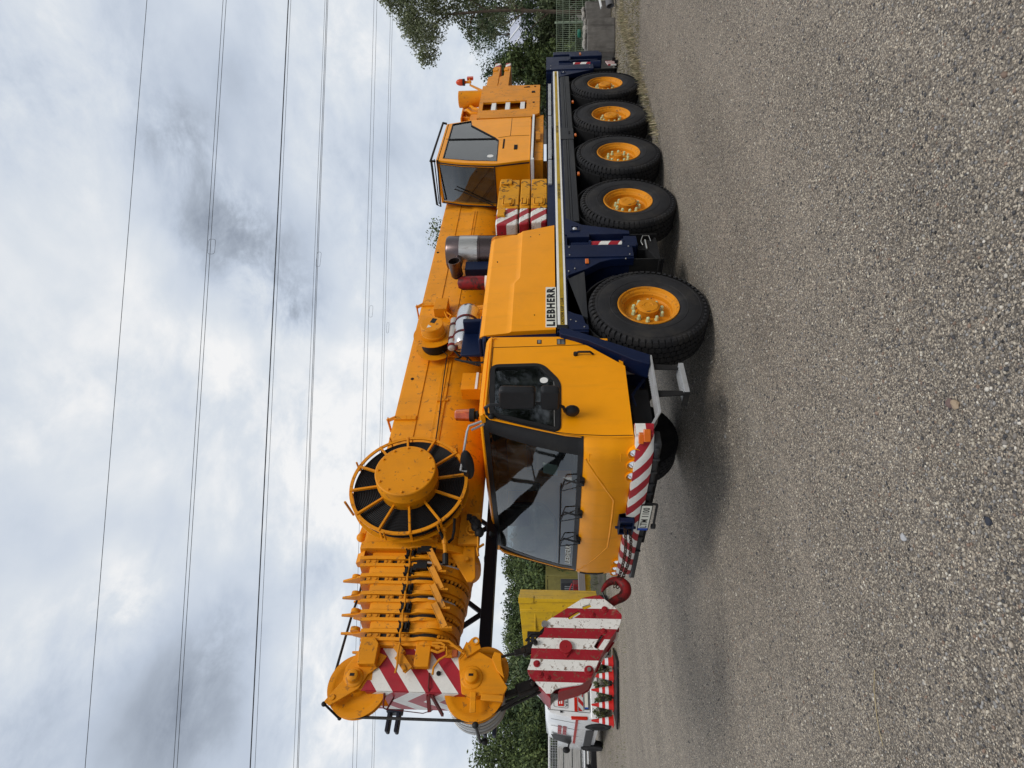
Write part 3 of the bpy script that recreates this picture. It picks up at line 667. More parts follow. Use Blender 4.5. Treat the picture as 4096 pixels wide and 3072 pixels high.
s = MB(); s.prism([(-1.0, 2.62), (-1.0, 3.10), (-.92, 3.13), (-.2, 3.13), (-.05, 2.62)], 'y', .42, .50); s.bar((-.95, .55, 2.98), (-.55, .9, 2.66), .03, .02); s.bar((-.90, .55, 2.98), (-.50, .9, 2.66), .03, .02)
part('boom_rest', s, M['yellow2'], bev=.006)
s = MB(); s.box(.50, .78, .50, .68, 2.66, 2.90); s.box(.50, .78, .682, .69, 2.70, 2.73, 1); part('bracket_box', s, [M['yellow2'], M['white']], bev=.01)

# ================================================================== DRIVER'S CAB
CW = 1.315
side = [(.58, 1.75), (.585, 2.47), (.60, 2.51), (1.74, 2.50), (1.80, 2.44), (1.93, 1.98), (2.005, 1.70), (2.03, 1.50), (2.045, 1.20), (2.035, 1.055), (1.06, 1.05), (.74, 1.42), (.59, 1.70)]
whole = rounded([(1.05, 2.47), (1.775, 2.435), (1.985, 1.75), (1.30, 1.74), (1.03, 1.93)], .09, 5)
cb = MB()
cb.holeplate(side, [whole], 'y', CW - .03, CW); cb.holeplate(side, [whole], 'y', -CW, -CW + .03)
cb.box(.58, .61, -CW + .03, CW - .03, 1.2, 2.5)
cb.box(.8, 2.0, -CW + .03, CW - .03, 1.06, 1.10)
def front_x(y, z):
    k = [(1.04, 2.115), (1.10, 2.13), (1.25, 2.155), (1.40, 2.155), (1.50, 2.135), (1.53, 2.105), (1.56, 2.085), (1.75, 2.045), (2.0, 1.975), (2.25, 1.885), (2.45, 1.80), (2.52, 1.765)]
    xc = np.interp(z, [a for a, _ in k], [b for _, b in k]); a = abs(y)
    bow = .035 * (1 - min(1, (a / 1.15) ** 2)); corner = 0
    if a > 1.10: corner = .12 * ((a - 1.10) / .215) ** 2.1 
    side_x = np.interp(z, [1.05, 1.2, 1.5, 1.7, 1.98, 2.44, 2.50], [2.035, 2.045, 2.03, 2.005, 1.93, 1.80, 1.74])
    x = xc + bow - corner
    if a > 1.24: t = (a - 1.24) / .075; x = x * (1 - t) + (side_x) * t
    return float(x)
YS = [-1.315, -1.30, -1.28, -1.25, -1.22, -1.18, -1.14, -1.10, -1.0, -.8, -.6, -.4, -.2, 0, .2, .4, .6, .8, 1.0, 1.10, 1.14, 1.18, 1.22, 1.25, 1.28, 1.30, 1.315]
def fgrid(mb, z0, z1, nz, y0=-1.315, y1=1.315, off=0, m=0, zf=None, ny=None):
    ys = [y for y in YS if y0 <= y <= y1] if ny is None else list(np.linspace(y0, y1, ny))
    P = []
    for z in np.linspace(z0, z1, nz): P.append([(front_x(y, z) + off, y, z) for y in ys])
    mb.grid(P, m=m)
fgrid(cb, 1.045, 1.525, 12)
fgrid(cb, 1.045, 1.52, 4, off=-.03)
cab = part('driver_cab', cb, M['yellow'], ang=40)
# roof with drip rail
s = MB(); R0 = []
for (x, dz) in ((.585, 0), (.66, .045), (1.0, .055), (1.5, .05), (1.70, .04), (1.76, .015)):
    R0.append([(x, -1.315, 2.50 + dz * .3), (x, -1.30, 2.53 + dz * .5), (x, -1.22, 2.515 + dz), (x, 0, 2.53 + dz), (x, 1.22, 2.515 + dz), (x, 1.30, 2.53 + dz * .5), (x, 1.315, 2.50 + dz * .3), (x, 1.28, 2.485), (x, -1.28, 2.485)])
s.loft(R0); s.bar((.60, 1.325, 2.495), (1.76, 1.325, 2.49), .02, .02); s.bar((.62, 1.33, 2.50), (.62, 1.33, 2.44), .012, .012)
s.build('roof', M['yellow'], cab, .004)
# windscreen: black frit border and pane
s = MB()
fgrid(s, 1.525, 1.575, 3, off=.006); fgrid(s, 2.455, 2.515, 3, off=.006)
fgrid(s, 1.56, 2.47, 20, y0=1.10, off=.006); fgrid(s, 1.56, 2.47, 20, y1=-1.10, off=.006)
s.build('windscreen_frame', M['black'], cab, 0, 60)
s = MB(); fgrid(s, 1.57, 2.46, 24, -1.12, 1.12, off=.003, ny=24); 
ws = s.build('windscreen', M['glass'], cab, 0, 80)
s = MB(); s.text('LIEBHERR', (front_x(-1.0, 1.60) + .010, -1.01, 1.60), (.045, 1, 0), (-.2, 0, 1), .062, .45, ext=.003, bold=.015)
s.build('windscreen_lettering', M['cream'], cab, 0, 0)
s = MB(); s.obox((front_x(.80, 1.82) - .01, .80, 1.84), ((-.25, 0, 1), (0, 1, 0), (1, 0, .25)), (.075, .085, .002)); s.build('windscreen_sticker', M['glassy_sticker'], cab, 0, 0)
# corner trim line between door and front
s = MB(); s.tube([(2.018, 1.317, 1.06), (2.025, 1.317, 1.3), (2.01, 1.317, 1.6), (1.985, 1.317, 1.78), (1.92, 1.317, 2.02), (1.79, 1.317, 2.45)], .0035, 5)
s.tube([(.72, 1.317, 1.46), (.74, 1.317, 1.9), (.76, 1.317, 2.47)], .0035, 5); s.tube([(.76, 1.317, 2.47), (1.74, 1.317, 2.465)], .0035, 5)
s.build('door_seam', M['dark'], cab)
# side window
def ring(mb, poly, w, ax, a0, a1, m=0):
    c = Vector((sum(p[0] for p in poly) / len(poly), sum(p[1] for p in poly) / len(poly)))
    inn = []
    n = len(poly)
    for i, p in enumerate(poly):
        a, b = Vector(poly[i - 1]), Vector(poly[(i + 1) % n]); t = (b - a).normalized(); nn = Vector((-t.y, t.x)); p = Vector(p)
        if (c - p).dot(nn) < 0: nn = -nn
        inn.append(tuple(p + nn * w))
    k = n; P = lambda q, t: {'y': (q[0], t, q[1]), 'x': (t, q[0], q[1])}[ax]
    vs = [P(q, a0) for q in poly] + [P(q, a1) for q in poly] + [P(q, a0) for q in inn] + [P(q, a1) for q in inn]
    fs = []
    for i in range(k):
        j = (i + 1) % k; fs += [(i, j, j + k, i + k), (i + k, j + k, j + 3 * k, i + 3 * k), (i + 2 * k, i + 3 * k, j + 3 * k, j + 2 * k), (i, i + 2 * k, j + 2 * k, j)]
    mb.add(vs, fs, m); return inn
for sg in (1, -1):
    s = MB(); ob_ = ring(s, whole, .042, 'y', sg * (CW + .014), sg * (CW - .032)); ring(s, whole, -.012, 'y', sg * (CW + .008), sg * (CW - .002)); s.build('window_rubber', M['black'], cab, .003)
    s = MB(); s.prism(whole, 'y', sg * (CW - .012), sg * (CW - .018)); s.build('side_window', M['glass'], cab, 0, 0)
s = MB(); s.cyl((1.265, CW - .012, 1.905), (1.265, CW - .009, 1.905), .042, n=24); s.build('round_sticker', M['white'], cab)
s = MB(); s.bar((1.06, CW - .005, 1.86 if False else 1.80), (1.06, CW - .005, 1.80), .01, .01) if False else s.tube([(1.10, CW - .01, 1.82), (1.33, CW - .01, 1.80), (1.93, CW - .01, 1.80)], .006, 5); s.build('window_guide', M['steel'], cab)
# handle, plates
s = MB(); s.cyl((.885, CW, 1.565), (.885, CW + .03, 1.565), .024, n=16); s.tube([(.885, CW + .03, 1.56), (.885, CW + .045, 1.53), (.885, CW + .045, 1.41), (.885, CW + .01, 1.375)], .012, 8); s.build('door_handle', M['black'], cab)
s = MB(); s.box(.635, .70, CW, CW + .003, 1.935, 1.985); s.box(.62, .715, CW, CW + .003, 1.67, 1.765); s.box(.63, .705, CW + .003, CW + .004, 1.68, 1.715, 1); s.box(.63, .705, CW + .003, CW + .004, 1.725, 1.757, 1); s.box(.64, .69, CW + .003, CW + .004, 1.945, 1.975, 1)
s.build('type_plate', [M['decal'], M['steel']], cab, 0, 0)
# interior
s = MB(); s.box(1.62, 2.02, -1.2, 1.2, 1.25, 1.52); s.box(1.60, 1.78, .30, 1.0, 1.48, 1.58); s.box(.64, 1.1, .35, .9, 1.1, 1.55); s.box(.66, .80, .37, .88, 1.5, 2.2); s.box(.64, 1.1, -.9, -.35, 1.1, 1.55); s.box(.66, .80, -.88, -.37, 1.5, 2.15); s.box(.62, 1.7, -1.27, 1.27, 2.42, 2.47)
s.lathe([(-.015, .215), (0, .23), (.015, .215), (0, .2)], (1.52, .63, 1.66), (-.6, 0, .8), 28, closed=True); s.bar((1.52, .42, 1.66), (1.52, .84, 1.66), .03, .02); s.bar((1.52, .63, 1.66), (1.72, .63, 1.5), .04, .04)
s.box(1.70, 1.74, -.02, .10, 1.95, 2.42); s.box(1.62, 1.66, -.9, -.5, 2.1, 2.4)
s.build('seats_and_dashboard', M['interior'], cab, .01)
# grooved front mask
s = MB()
def onf(y, z, o=.006): return (front_x(y, z) + o, y, z)
cr = [onf(1.10, 1.505), onf(.95, 1.43), onf(.75, 1.325), onf(.47, 1.19), onf(.2, 1.185), onf(0, 1.185), onf(-.2, 1.185), onf(-.47, 1.19), onf(-.75, 1.325), onf(-.95, 1.43), onf(-1.12, 1.505)]
s.tube([(p[0] - .012, p[1], p[2]) for p in cr], .014, 8); 
s.tube([onf(1.17, 1.47, -.001), onf(1.17, 1.17, -.001)], .006, 6); s.tube([onf(1.08, 1.47, -.001), onf(1.17, 1.47, -.001)], .006, 6); s.tube([onf(1.08, 1.17, -.001), onf(1.17, 1.17, -.001)], .006, 6)
s.build('pressed_crease', M['yellow'], cab, 0, 60)
s = MB(); P = []
for z in np.linspace(1.19, 1.48, 8): P.append([(front_x(y, z) + .003, y, z) for y in (-1.20, -1.17, -1.14, -1.115)])
s.grid(P); s.build('grab_slot', M['dark'], cab)
# wipers
for yp in (.76, .20, -.34):
    x0 = front_x(yp, 1.54) + .03; w = MB()
    w.box(x0 - .05, x0 + .03, yp - .05, yp + .05, 1.50, 1.55); w.cyl((x0, yp, 1.52), (x0 + .05, yp, 1.53), .022, n=10)
    a = (x0 + .03, yp, 1.54); kx = lambda y, z: (front_x(y, z) + .04, y, z)
    w.bar(a, kx(yp - .03, 1.69), .020, .012); w.bar((x0 + .03, yp - .05, 1.54), kx(yp - .22, 1.725), .010, .010); w.bar(kx(yp - .03, 1.69), kx(yp - .24, 1.735), .012, .010)
    bl = [(front_x(y, 1.735) + .018, y, 1.735) for y in np.linspace(yp - .16, yp - .74, 8)]
    w.tube(bl, .008, 6)
    w.build('wiper', M['black'], cab, .003)
# mirrors
mi = MB()
mi.prism(rounded([(1.475, 2.33), (1.475, 1.985), (1.725, 1.975), (1.735, 2.32)], .05), 'x', 1.76, 1.84); mi.prism(rounded([(1.465, 1.935), (1.46, 1.755), (1.72, 1.75), (1.73, 1.93)], .04), 'x', 1.75, 1.84)
part('side_mirror', mi, M['mirror'], cab, bev=.018)
mi = MB(); mi.tube([(1.79, 1.32, 2.42), (1.79, 1.36, 2.46), (1.80, 1.46, 2.47), (1.80, 1.50, 2.42), (1.80, 1.50, 2.30)], .016, 8); mi.ball((1.79, 1.33, 2.42), .035); mi.cyl((1.80, 1.52, 1.98), (1.80, 1.52, 1.93), .018, n=8); mi.tube([(1.80, 1.50, 1.76), (1.80, 1.47, 1.715), (1.79, 1.40, 1.70), (1.78, 1.385, 1.66)], .016, 8); mi.ball((1.77, 1.385, 1.63), (.045, .07, .075)); part('mirror_arm', mi, M['mirror'], cab)
mi = MB(); mi.ball((2.05, .88, 2.675), (.045, .235, .07)); mi.build('front_mirror', M['mirror'], cab)
mi = MB(); mi.tube([(1.80, 1.26, 2.52), (1.86, 1.26, 2.64), (1.90, 1.22, 2.66), (2.10, .86, 2.74), (2.10, .84, 2.68)], .012, 8); mi.tube([(1.80, 1.22, 2.50), (1.87, 1.21, 2.62)], .011, 6); mi.build('mirror_arm', M['alu'], cab)
mi = MB(); mi.ball((1.92, -1.33, 2.62), (.05, .25, .07)); mi.ball((1.92, -.68, 2.545), (.03, .10, .035)); mi.tube([(1.80, -1.15, 2.52), (1.86, -1.0, 2.58), (1.92, -.80, 2.56), (1.92, -1.1, 2.60)], .012, 8); mi.build('side_mirror', M['mirror'], cab)
# beacon on the roof
be = MB(); be.cyl((1.50, 1.02, 2.53), (1.50, 1.02, 2.60), .018, n=10); be.cyl((1.50, 1.02, 2.60), (1.50, 1.02, 2.635), .05, .04, n=16); be.cyl((1.50, 1.02, 2.635), (1.50, 1.02, 2.69), .072, n=20); bo = part('beacon', be, M['black'], bev=.004)
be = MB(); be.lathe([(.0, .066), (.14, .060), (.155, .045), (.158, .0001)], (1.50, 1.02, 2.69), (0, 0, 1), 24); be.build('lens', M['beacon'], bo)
# ---- bumper with slanted stripes
M['bump'] = stripes('bumper_stripes', lambda nt, x, y, z: mth(nt, 'ADD', mth(nt, 'ABSOLUTE', y), mth(nt, 'MULTIPLY', z, 1.5)), .29, 2.645, wear=.12)
bp = MB(); prof = lambda y: [(front_x(y, 1.10) + o, y, z) for o, z in ((-.05, 1.045), (.035, 1.04), (.045, .98), (.035, .90), (.015, .865), (-.05, .86))]
rg = []
ys = [1.375, 1.36, 1.33, 1.29, 1.24, 1.18, 1.10, .9, .6, .3, 0, -.3, -.6, -.9, -1.1, -1.18, -1.24, -1.29, -1.33, -1.36, -1.375]
def bx(y): 
    a = abs(y); x = 2.13 + .035 * (1 - min(1, (a / 1.15) ** 2)); 
    if a > 1.08: x -= .15 * ((a - 1.08) / .295) ** 2.0
    return x
for y in ys:
    x = bx(y); d_ = 0 if abs(y) < 1.35 else .02; top = 1.045 if abs(y) < .05 or True else 1.0
    rg.append([(x - .06, y, 1.045), (x + .03 - d_, y, 1.04), (x + .04 - d_, y, .98), (x + .032 - d_, y, .90), (x + .012 - d_, y, .868), (x - .06, y, .862)])
bp.loft(rg); bp.box(1.955, 2.05, 1.335, 1.372, .88, 1.045)
bm_ = part('bumper', bp, M['bump'], bev=0, ang=50)
s = MB(); s.box(1.95, 2.12, -1.3, 1.3, .80, .865); s.box(2.10, 2.14, -1.25, 1.25, .815, .86)
for y in (1.1, .9, .7, .55, .35, -.3, -.6): s.box(2.13, 2.16, y, y + .02, .80, .87)
part('bumper_lip', s, M['panel'], bev=.01)
def light(y, z, m):
    x = front_x(y, 1.1) + .022; s = MB(); s.lathe([(-.06, .070), (.010, .070), (.012, .066), (.002, .058), (-.02, .055)], (x - .016, y, z), (1, .12 if y > 0 else -.12, .0), 28); l = part('headlight', s, M['yellow'], bm_)
    s = MB(); s.lathe([(-.015, .056), (-.004, .05), (.006, .03), (.01, .0001)], (x - .012, y, z), (1, 0, 0), 24); s.cyl((x - .03, y, z), (x - .025, y, z), .056, n=24); l2 = part('headlight_lens', s, m, bm_)
for sg in (1, -1):
    light(sg * .845, 1.035, M['lamp']); light(sg * 1.015, 1.04, M['lamp']); light(sg * 1.17, 1.04, M['redlens'] if False else M['lamp'])
s = MB(); s.box(1.985, 2.0, 1.30, 1.40, .96, 1.03) if False else s.obox((2.07, 1.335, .995), ((1, -.8, 0), (.8, 1, 0), (0, 0, 1)), (.055, .016, .024)); s.obox((2.055, 1.355, .94), ((1, -.8, 0), (.8, 1, 0), (0, 0, 1)), (.06, .02, .034)); s.box(1.86, 1.93, 1.22, 1.30, .985, 1.04)
part('indicator', s, M['amber'], bm_, bev=.008)
# number plate on its drop bracket
s = MB(); s.box(2.185, 2.20, -.06, .42, .785, .905, 0); s.box(2.20, 2.203, -.05, .41, .795, .897, 1); s.box(2.203, 2.2045, -.05, -.01, .795, .897, 2); s.text('LTM 1100', (2.2035, .005, .812), (0, 1, 0), (0, 0, 1), .070, .375, m=0, ext=.002, bold=.008)
part('number_plate', s, [M['decal'], M['cream'], M['blue']], bm_, ang=0)
s = MB(); s.bar((2.17, .42, .86), (2.19, .42, .74), .02, .02); s.bar((2.19, .42, .745), (2.19, -.02, .735), .022, .022); s.box(2.17, 2.2, -.03, .03, .71, .76)
part('plate_bracket', s, M['black'], bev=.003)
# tow jaw
s = MB(); s.box(2.16, 2.26, -.06, .20, .955, .97); s.box(2.16, 2.26, -.06, .20, 1.10, 1.115); s.box(2.16, 2.26, .18, .20, .955, 1.115); s.box(2.16, 2.26, -.06, -.04, .955, 1.115); s.box(2.15, 2.215, -.06, .20, .96, 1.11); s.cyl((2.235, .05, .93), (2.235, .05, 1.15), .016, n=10)
part('tow_jaw', s, M['navy'], bev=.006)
# steps
s = MB(); pl = [(1.955, .90), (1.77, .795), (.97, .785), (.95, .80), (.95, .86), (.97, .88), (.985, .84), (1.76, .835), (1.95, .945)]
s.prism([(1.96, .88), (1.765, .77), (.95, .762), (.95, .785), (1.76, .80), (1.955, .905)], 'y', 1.352, 1.37); s.prism([(1.955, .895), (1.765, .79), (.97, .78), (.97, .79), (1.76, .80), (1.95, .905)], 'y', 1.19, 1.352)
k = 1.0
while k < 1.74:
    for y in (1.215, 1.24, 1.265, 1.29, 1.315): s.cyl((k, y, .792), (k, y, .803), .008, .005, n=5)
    k += .036
st = part('cab_step', s, M['alu'], bev=.003, split=False)
s = MB(); s.box(.94, .97, 1.1, 1.30, .80, 1.05); part('step_bracket', s, M['alu'], bev=.003)
s = MB(); s.box(1.08, 1.50, 1.36, 1.375, .455, .505); s.box(1.08, 1.50, 1.20, 1.36, .49, .505); k = 1.11
while k < 1.49:
    for y in (1.225, 1.255, 1.285, 1.315, 1.345): s.cyl((k, y, .505), (k, y, .513), .009, .005, n=5)
    k += .04
s2 = part('lower_step', s, M['alu'], bev=.003, split=False)
s = MB(); s.prism([(1.05, .79), (1.13, .79), (1.14, .47), (1.08, .47)], 'y', 1.32, 1.335); s.prism([(1.44, .79), (1.53, .79), (1.50, .47), (1.45, .47)], 'y', 1.32, 1.335); s.box(1.49, 1.515, 1.18, 1.37, .455, .51); part('step_strap', s, M['black'], bev=.003)

# ================================================================== UPPER CAB AND MACHINERY
UY0, UY1 = .45, 1.245
us = [(-6.0, 2.19), (-5.93, 3.30), (-5.77, 3.76), (-4.20, 3.76), (-4.08, 3.35), (-4.0, 2.75), (-4.13, 2.17)]
gl = [(-5.76, 3.68), (-5.895, 3.33), (-5.68, 3.30), (-5.10, 2.83), (-4.96, 2.745), (-4.10, 2.725), (-4.145, 3.2), (-4.26, 3.68)]
u = MB(); u.holeplate(us, [gl], 'y', UY1 - .03, UY1); 
u.prism([(-6.0, 2.19), (-5.77, 3.76), (-4.20, 3.76), (-4.08, 3.35), (-4.0, 2.75), (-4.13, 2.17)], 'y', UY0, UY0 + .02)
u.box(-6.0, -4.14, UY0 + .02, UY1 - .03, 2.17, 2.22); u.box(-5.98, -5.94, UY0 + .02, UY1 - .03, 2.2, 3.35)
u.loft([[(-4.20, y, 3.76), (-4.08, y, 3.35), (-4.0, y, 2.76), (-4.05, y, 2.76), (-4.13, y, 3.35), (-4.25, y, 3.76)] for y in (UY1 - .03, UY1 - .075)]); u.loft([[(-4.20, y, 3.76), (-4.08, y, 3.35), (-4.0, y, 2.76), (-4.05, y, 2.76), (-4.13, y, 3.35), (-4.25, y, 3.76)] for y in (UY0, UY0 + .05)])
u.prism([(-4.0, 2.78), (-4.0, 2.73), (-4.14, 2.18), (-4.17, 2.18), (-4.05, 2.74), (-4.05, 2.78)], 'y', UY0, UY1 - .03)
u.box(-5.77, -4.19, UY0, UY1 - .0, 3.74, 3.79)
uc = part('crane_cab', u, M['yellow'], bev=.006)
s = MB(); s.prism(gl, 'y', UY1 - .014, UY1 - .02); s.build('side_window', M['glass2'], uc, 0, 0)
s = MB(); ring(s, gl, .018, 'y', UY1 + .003, UY1 - .028); s.tube([(-5.07, UY1 - .008, 3.72), (-5.05, UY1 - .008, 2.80)], .014, 6); s.build('window_rubber', M['black'], uc)
s = MB(); P = [[(np.interp(z, [2.78, 3.35, 3.74], [-3.995, -4.07, -4.185]) + .0, y, z) for y in np.linspace(UY0 + .05, UY1 - .075, 8)] for z in np.linspace(2.78, 3.74, 10)]; s.grid(P); s.build('front_window', M['glass2'], uc, 0, 80)
s = MB(); ff = lambda y, z: (float(np.interp(z, [2.1, 2.78, 3.35, 3.76, 3.8], [-4.12, -3.985, -4.06, -4.185, -4.19])) + .012, y, z)
for y in (UY1 - .035, UY0 + .02): s.tube([ff(y, z) for z in np.linspace(2.18 if y > 1 else 2.76, 3.76, 12)], .013, 6)
s.tube([ff(y, 2.765) for y in (UY0 + .02, UY1 - .03)], .012, 6)
s.build('window_rubber', M['black'], uc)
s = MB(); s.tube([(-5.78, UY1 + .02, 3.86), (-4.14, UY1 + .04, 3.86), (-4.10, UY0 + .02, 3.86)], .02, 8); s.tube([(-4.16, UY1, 3.80), (-4.08, UY1 + .04, 3.87)], .018, 6); s.tube([(-4.18, UY1 + .01, 3.76), (-4.06, UY0 + .0, 3.79), (-4.10, UY0 + .02, 3.86)], .014, 6); s.bar((-5.78, UY1, 3.79), (-5.78, UY1 + .02, 3.87), .03, .03); s.tube([(-4.17, UY1 + .03, 3.81), (-4.1, UY0 + .03, 3.82)], .01, 6)
s.build('roof_guard_rail', M['black'], uc)
s = MB(); s.bar((-4.02, .53, 3.28), (-4.0, .60, 2.98), .03, .02) if False else s.tube([(-3.97, .50, 2.83), (-4.02, .72, 3.3), (-4.06, .78, 3.5)], .012, 6); s.build('wiper', M['black'], uc)
s = MB(); s.box(-5.0, -4.6, UY1, UY1 + .004, 2.635, 2.665); s.box(-4.73, -4.55, UY1, UY1 + .01, 2.40, 2.46); s.tube([(-5.14, UY1 + .001, 2.20), (-5.13, UY1 + .001, 2.55), (-5.07, UY1 + .001, 2.76)], .004, 4); s.tube([(-5.96, UY1 + .001, 2.55), (-5.14, UY1 + .001, 2.545)], .004, 4); s.build('door_handle', M['dark'], uc)
s = MB(); s.cyl((-4.34, UY1 - .014, 2.86), (-4.34, UY1 - .011, 2.86), .055, n=20); s.build('round_sticker', M['white'], uc)
s = MB(); s.prism([(-5.9, 2.24), (-5.74, 3.72), (-4.26, 3.72), (-4.16, 3.35), (-4.10, 2.78), (-4.18, 2.24)], 'y', UY0 + .022, UY0 + .03); s.box(-5.75, -4.25, UY0 + .03, UY1 - .04, 3.715, 3.735); s.box(-5.92, -5.88, UY0 + .03, UY1 - .05, 2.25, 3.3); s.build('lining', M['interior'], uc, 0, 35, split=False)
s = MB(); s.box(-5.7, -5.2, .55, 1.0, 2.25, 2.75); s.box(-5.85, -5.7, .58, .98, 2.7, 3.35); s.box(-4.5, -4.25, .5, 1.1, 2.22, 2.6); s.build('operator_seat', M['interior'], uc, .03)
s = MB(); s.box(-4.66, -4.60, 1.17, 1.18, 3.05, 3.42); s.box(-5.15, -4.98, 1.17, 1.18, 3.32, 3.52); s.build('sun_card', M['tan'], uc)
s = MB(); s.obox((-4.035, 1.05, 2.61), ((0, 1, 0), (.23, 0, 1), (1, 0, -.23)), (.095, .045, .003)); s.build('type_plate', M['cream'], uc, 0, 0)
s = MB(); s.box(-6.05, -4.14, UY1 - .03, UY1 + .03, 2.115, 2.155); s.box(-4.14, -4.08, UY0, UY1 + .03, 2.10, 2.155); part('cab_sill_step', s, M['white'], bev=.005)
# machinery house
mh = MB(); vent = [(-6.80, 3.17), (-6.37, 3.16), (-6.41, 2.29), (-6.85, 2.29)]
mp = [(-7.76, 3.25), (-5.97, 3.24), (-6.01, 2.20), (-6.17, 2.03), (-7.72, 2.03)]
mh.holeplate(mp, [vent], 'y', 1.215, 1.255); mh.prism([(-7.76, 3.25), (-5.97, 3.24), (-6.01, 2.20), (-6.17, 2.03), (-7.72, 2.03)], 'y', .45, 1.0); mh.box(-7.75, -7.70, 1.0, 1.215, 2.04, 3.24); mh.box(-6.02, -5.98, 1.0, 1.215, 2.22, 3.23); mh.box(-7.75, -5.98, 1.0, 1.215, 3.22, 3.245); mh.box(-7.7, -6.2, 1.0, 1.215, 2.04, 2.07)
mh.prism([(-7.70, 3.22), (-6.02, 3.21), (-6.04, 2.22), (-6.2, 2.07), (-7.70, 2.07)], 'y', 1.0, 1.10)
mc = part('machinery_house', mh, M['yellow2'], bev=.008)
for z in (2.95, 2.67, 2.37):
    s = MB(); s.prism([(1.03, z - .05), (1.03, z - .035), (1.205, z + .055), (1.215, z + .04), (1.205, z + .03), (1.205, z - .04)], 'x', -6.84, -6.38) if False else s.box(-6.84, -6.385, 1.10, 1.235, z - .045, z + .045); s.build('foothold', M['white'], mc, .004)
s = MB(); s.prism(rounded([(-7.66, 2.27), (-7.62, 2.37), (-7.58, 2.37), (-7.58, 2.24), (-7.64, 2.24)], .02), 'y', 1.255, 1.258)
s.box(-7.36, -7.26, 1.255, 1.262, 2.13, 2.20); s.box(-6.76, -6.70, 1.255, 1.26, 2.13, 2.17); s.box(-7.66, -7.60, 1.255, 1.26, 2.12, 2.15); s.build('latch', M['dark'], mc)
sf = MB(); sf.box(-7.9, -3.7, -1.1, .44, 2.02, 2.6); sf.box(-7.6, -6.0, -1.2, -.45, 2.6, 3.2); sf.cyl((-5.0, 0, 1.80), (-5.0, 0, 2.02), .75, n=40); sf.prism([(-7.9, 2.5), (-4.6, 2.5), (-6.8, 3.75), (-7.9, 3.8)], 'y', -.62, -.55); sf.prism([(-8.3, 2.5), (-5.6, 2.5), (-6.9, 3.30), (-8.0, 3.80), (-8.3, 3.7)], 'y', .42, .455)
part('slewing_platform', sf, M['yellow3'], bev=.01)
s = MB(); s.box(-6.2, -4.2, .45, 1.20, 1.95, 2.10); s.box(-5.3, -4.95, 1.0, 1.25, 2.0, 2.08, 0); part('platform_floor', s, M['yellow3'])
s = MB(); s.cyl((-7.80, .98, 3.24), (-7.80, .98, 3.80), .17, n=28); s.lathe([(3.60, .172), (3.61, .178), (3.63, .178), (3.64, .172)], (-7.80, .98, 0), (0, 0, 1), 28) if False else None; part('filter_canister', s, M['yellow2'], bev=.01)
s = MB(); s.prism([(-7.35, 3.2), (-7.5, 3.78), (-8.6, 3.80), (-8.2, 3.2)], 'y', .52, .56)
for (xa, za, xb, zb) in ((-7.6, 3.3, -7.7, 3.78), (-7.9, 3.25, -8.05, 3.79)): s.bar((xa, .60, za), (xb, .60, zb), .10, .03)
s.bar((-7.5, .62, 3.76), (-8.6, .62, 3.78), .14, .03); part('boom_foot_bracket', s, M['yellow2'], bev=.006)
s = MB()
for q in ([(-7.3, .85, 3.25), (-7.35, .85, 3.5), (-7.55, .85, 3.6), (-7.8, .75, 3.7)], [(-7.2, .95, 3.25), (-7.35, .95, 3.45), (-7.6, .9, 3.52), (-7.75, .85, 3.6)], [(-6.9, .8, 3.25), (-7.1, .75, 3.4), (-7.6, .65, 3.45), (-7.9, .65, 3.6)], [(-6.6, .8, 3.25), (-6.8, .7, 3.4), (-7.2, .6, 3.45), (-7.9, .6, 3.7)]): s.tube(q, .030 if q[0][0] < -7.1 else .018, 8)
s.box(-6.6, -6.25, .6, 1.1, 3.24, 3.42)
part('hydraulic_hose', s, M['yellow2'])
s = MB(); s.prism([(-8.28, 3.24), (-8.15, 3.24), (-8.72, 3.66), (-8.80, 3.66)], 'y', .95, .975); s.bar((-8.72, .96, 3.64), (-9.15, .96, 3.62 if False else 3.70), .03, .03); s.cyl((-8.95, .96, 3.64), (-8.95, .96, 3.79), .03, n=12); br = part('beacon_arm', s, M['yellow2'], bev=.004)
s = MB(); s.cyl((-8.95, .96, 3.79), (-8.95, .96, 3.84), .075, n=18); s.build('beacon_base', M['black'], br); s = MB(); s.ball((-8.95, .96, 3.88), (.075, .075, .12)); s.box(-9.25, -9.15, .93, .99, 3.62, 3.76); s.build('beacon_lens', pmat('red_orange_lens', (.55, .06, .015), .3), br)
# rear ballast on the slewing platform
M['cws'] = stripes('ballast_stripes', lambda nt, x, y, z: mth(nt, 'SUBTRACT', z, x), .30, 4.575, wear=.45)
rb = MB()
for (z0, z1) in ((2.945, 3.19), (2.71, 2.935)):
    rb.prism(rounded([(-7.80, z0), (-7.80, z1), (-8.42, z1), (-8.50, z1 - .09), (-9.1, z1 - .09), (-9.1, z0)], .03, 3), 'y', .55, 1.22); rb.box(-8.95, -8.8, 1.22, 1.235, z0 + .05, z1 - .08)
rbo = part('rear_ballast', rb, M['yellow2'], bev=.02)
s = MB(); s.box(-9.38, -9.102, .56, 1.215, 2.95, 3.09); s.box(-9.38, -9.102, .56, 1.215, 2.715, 2.84); s.build('striped_end', M['cws'], rbo, .02)

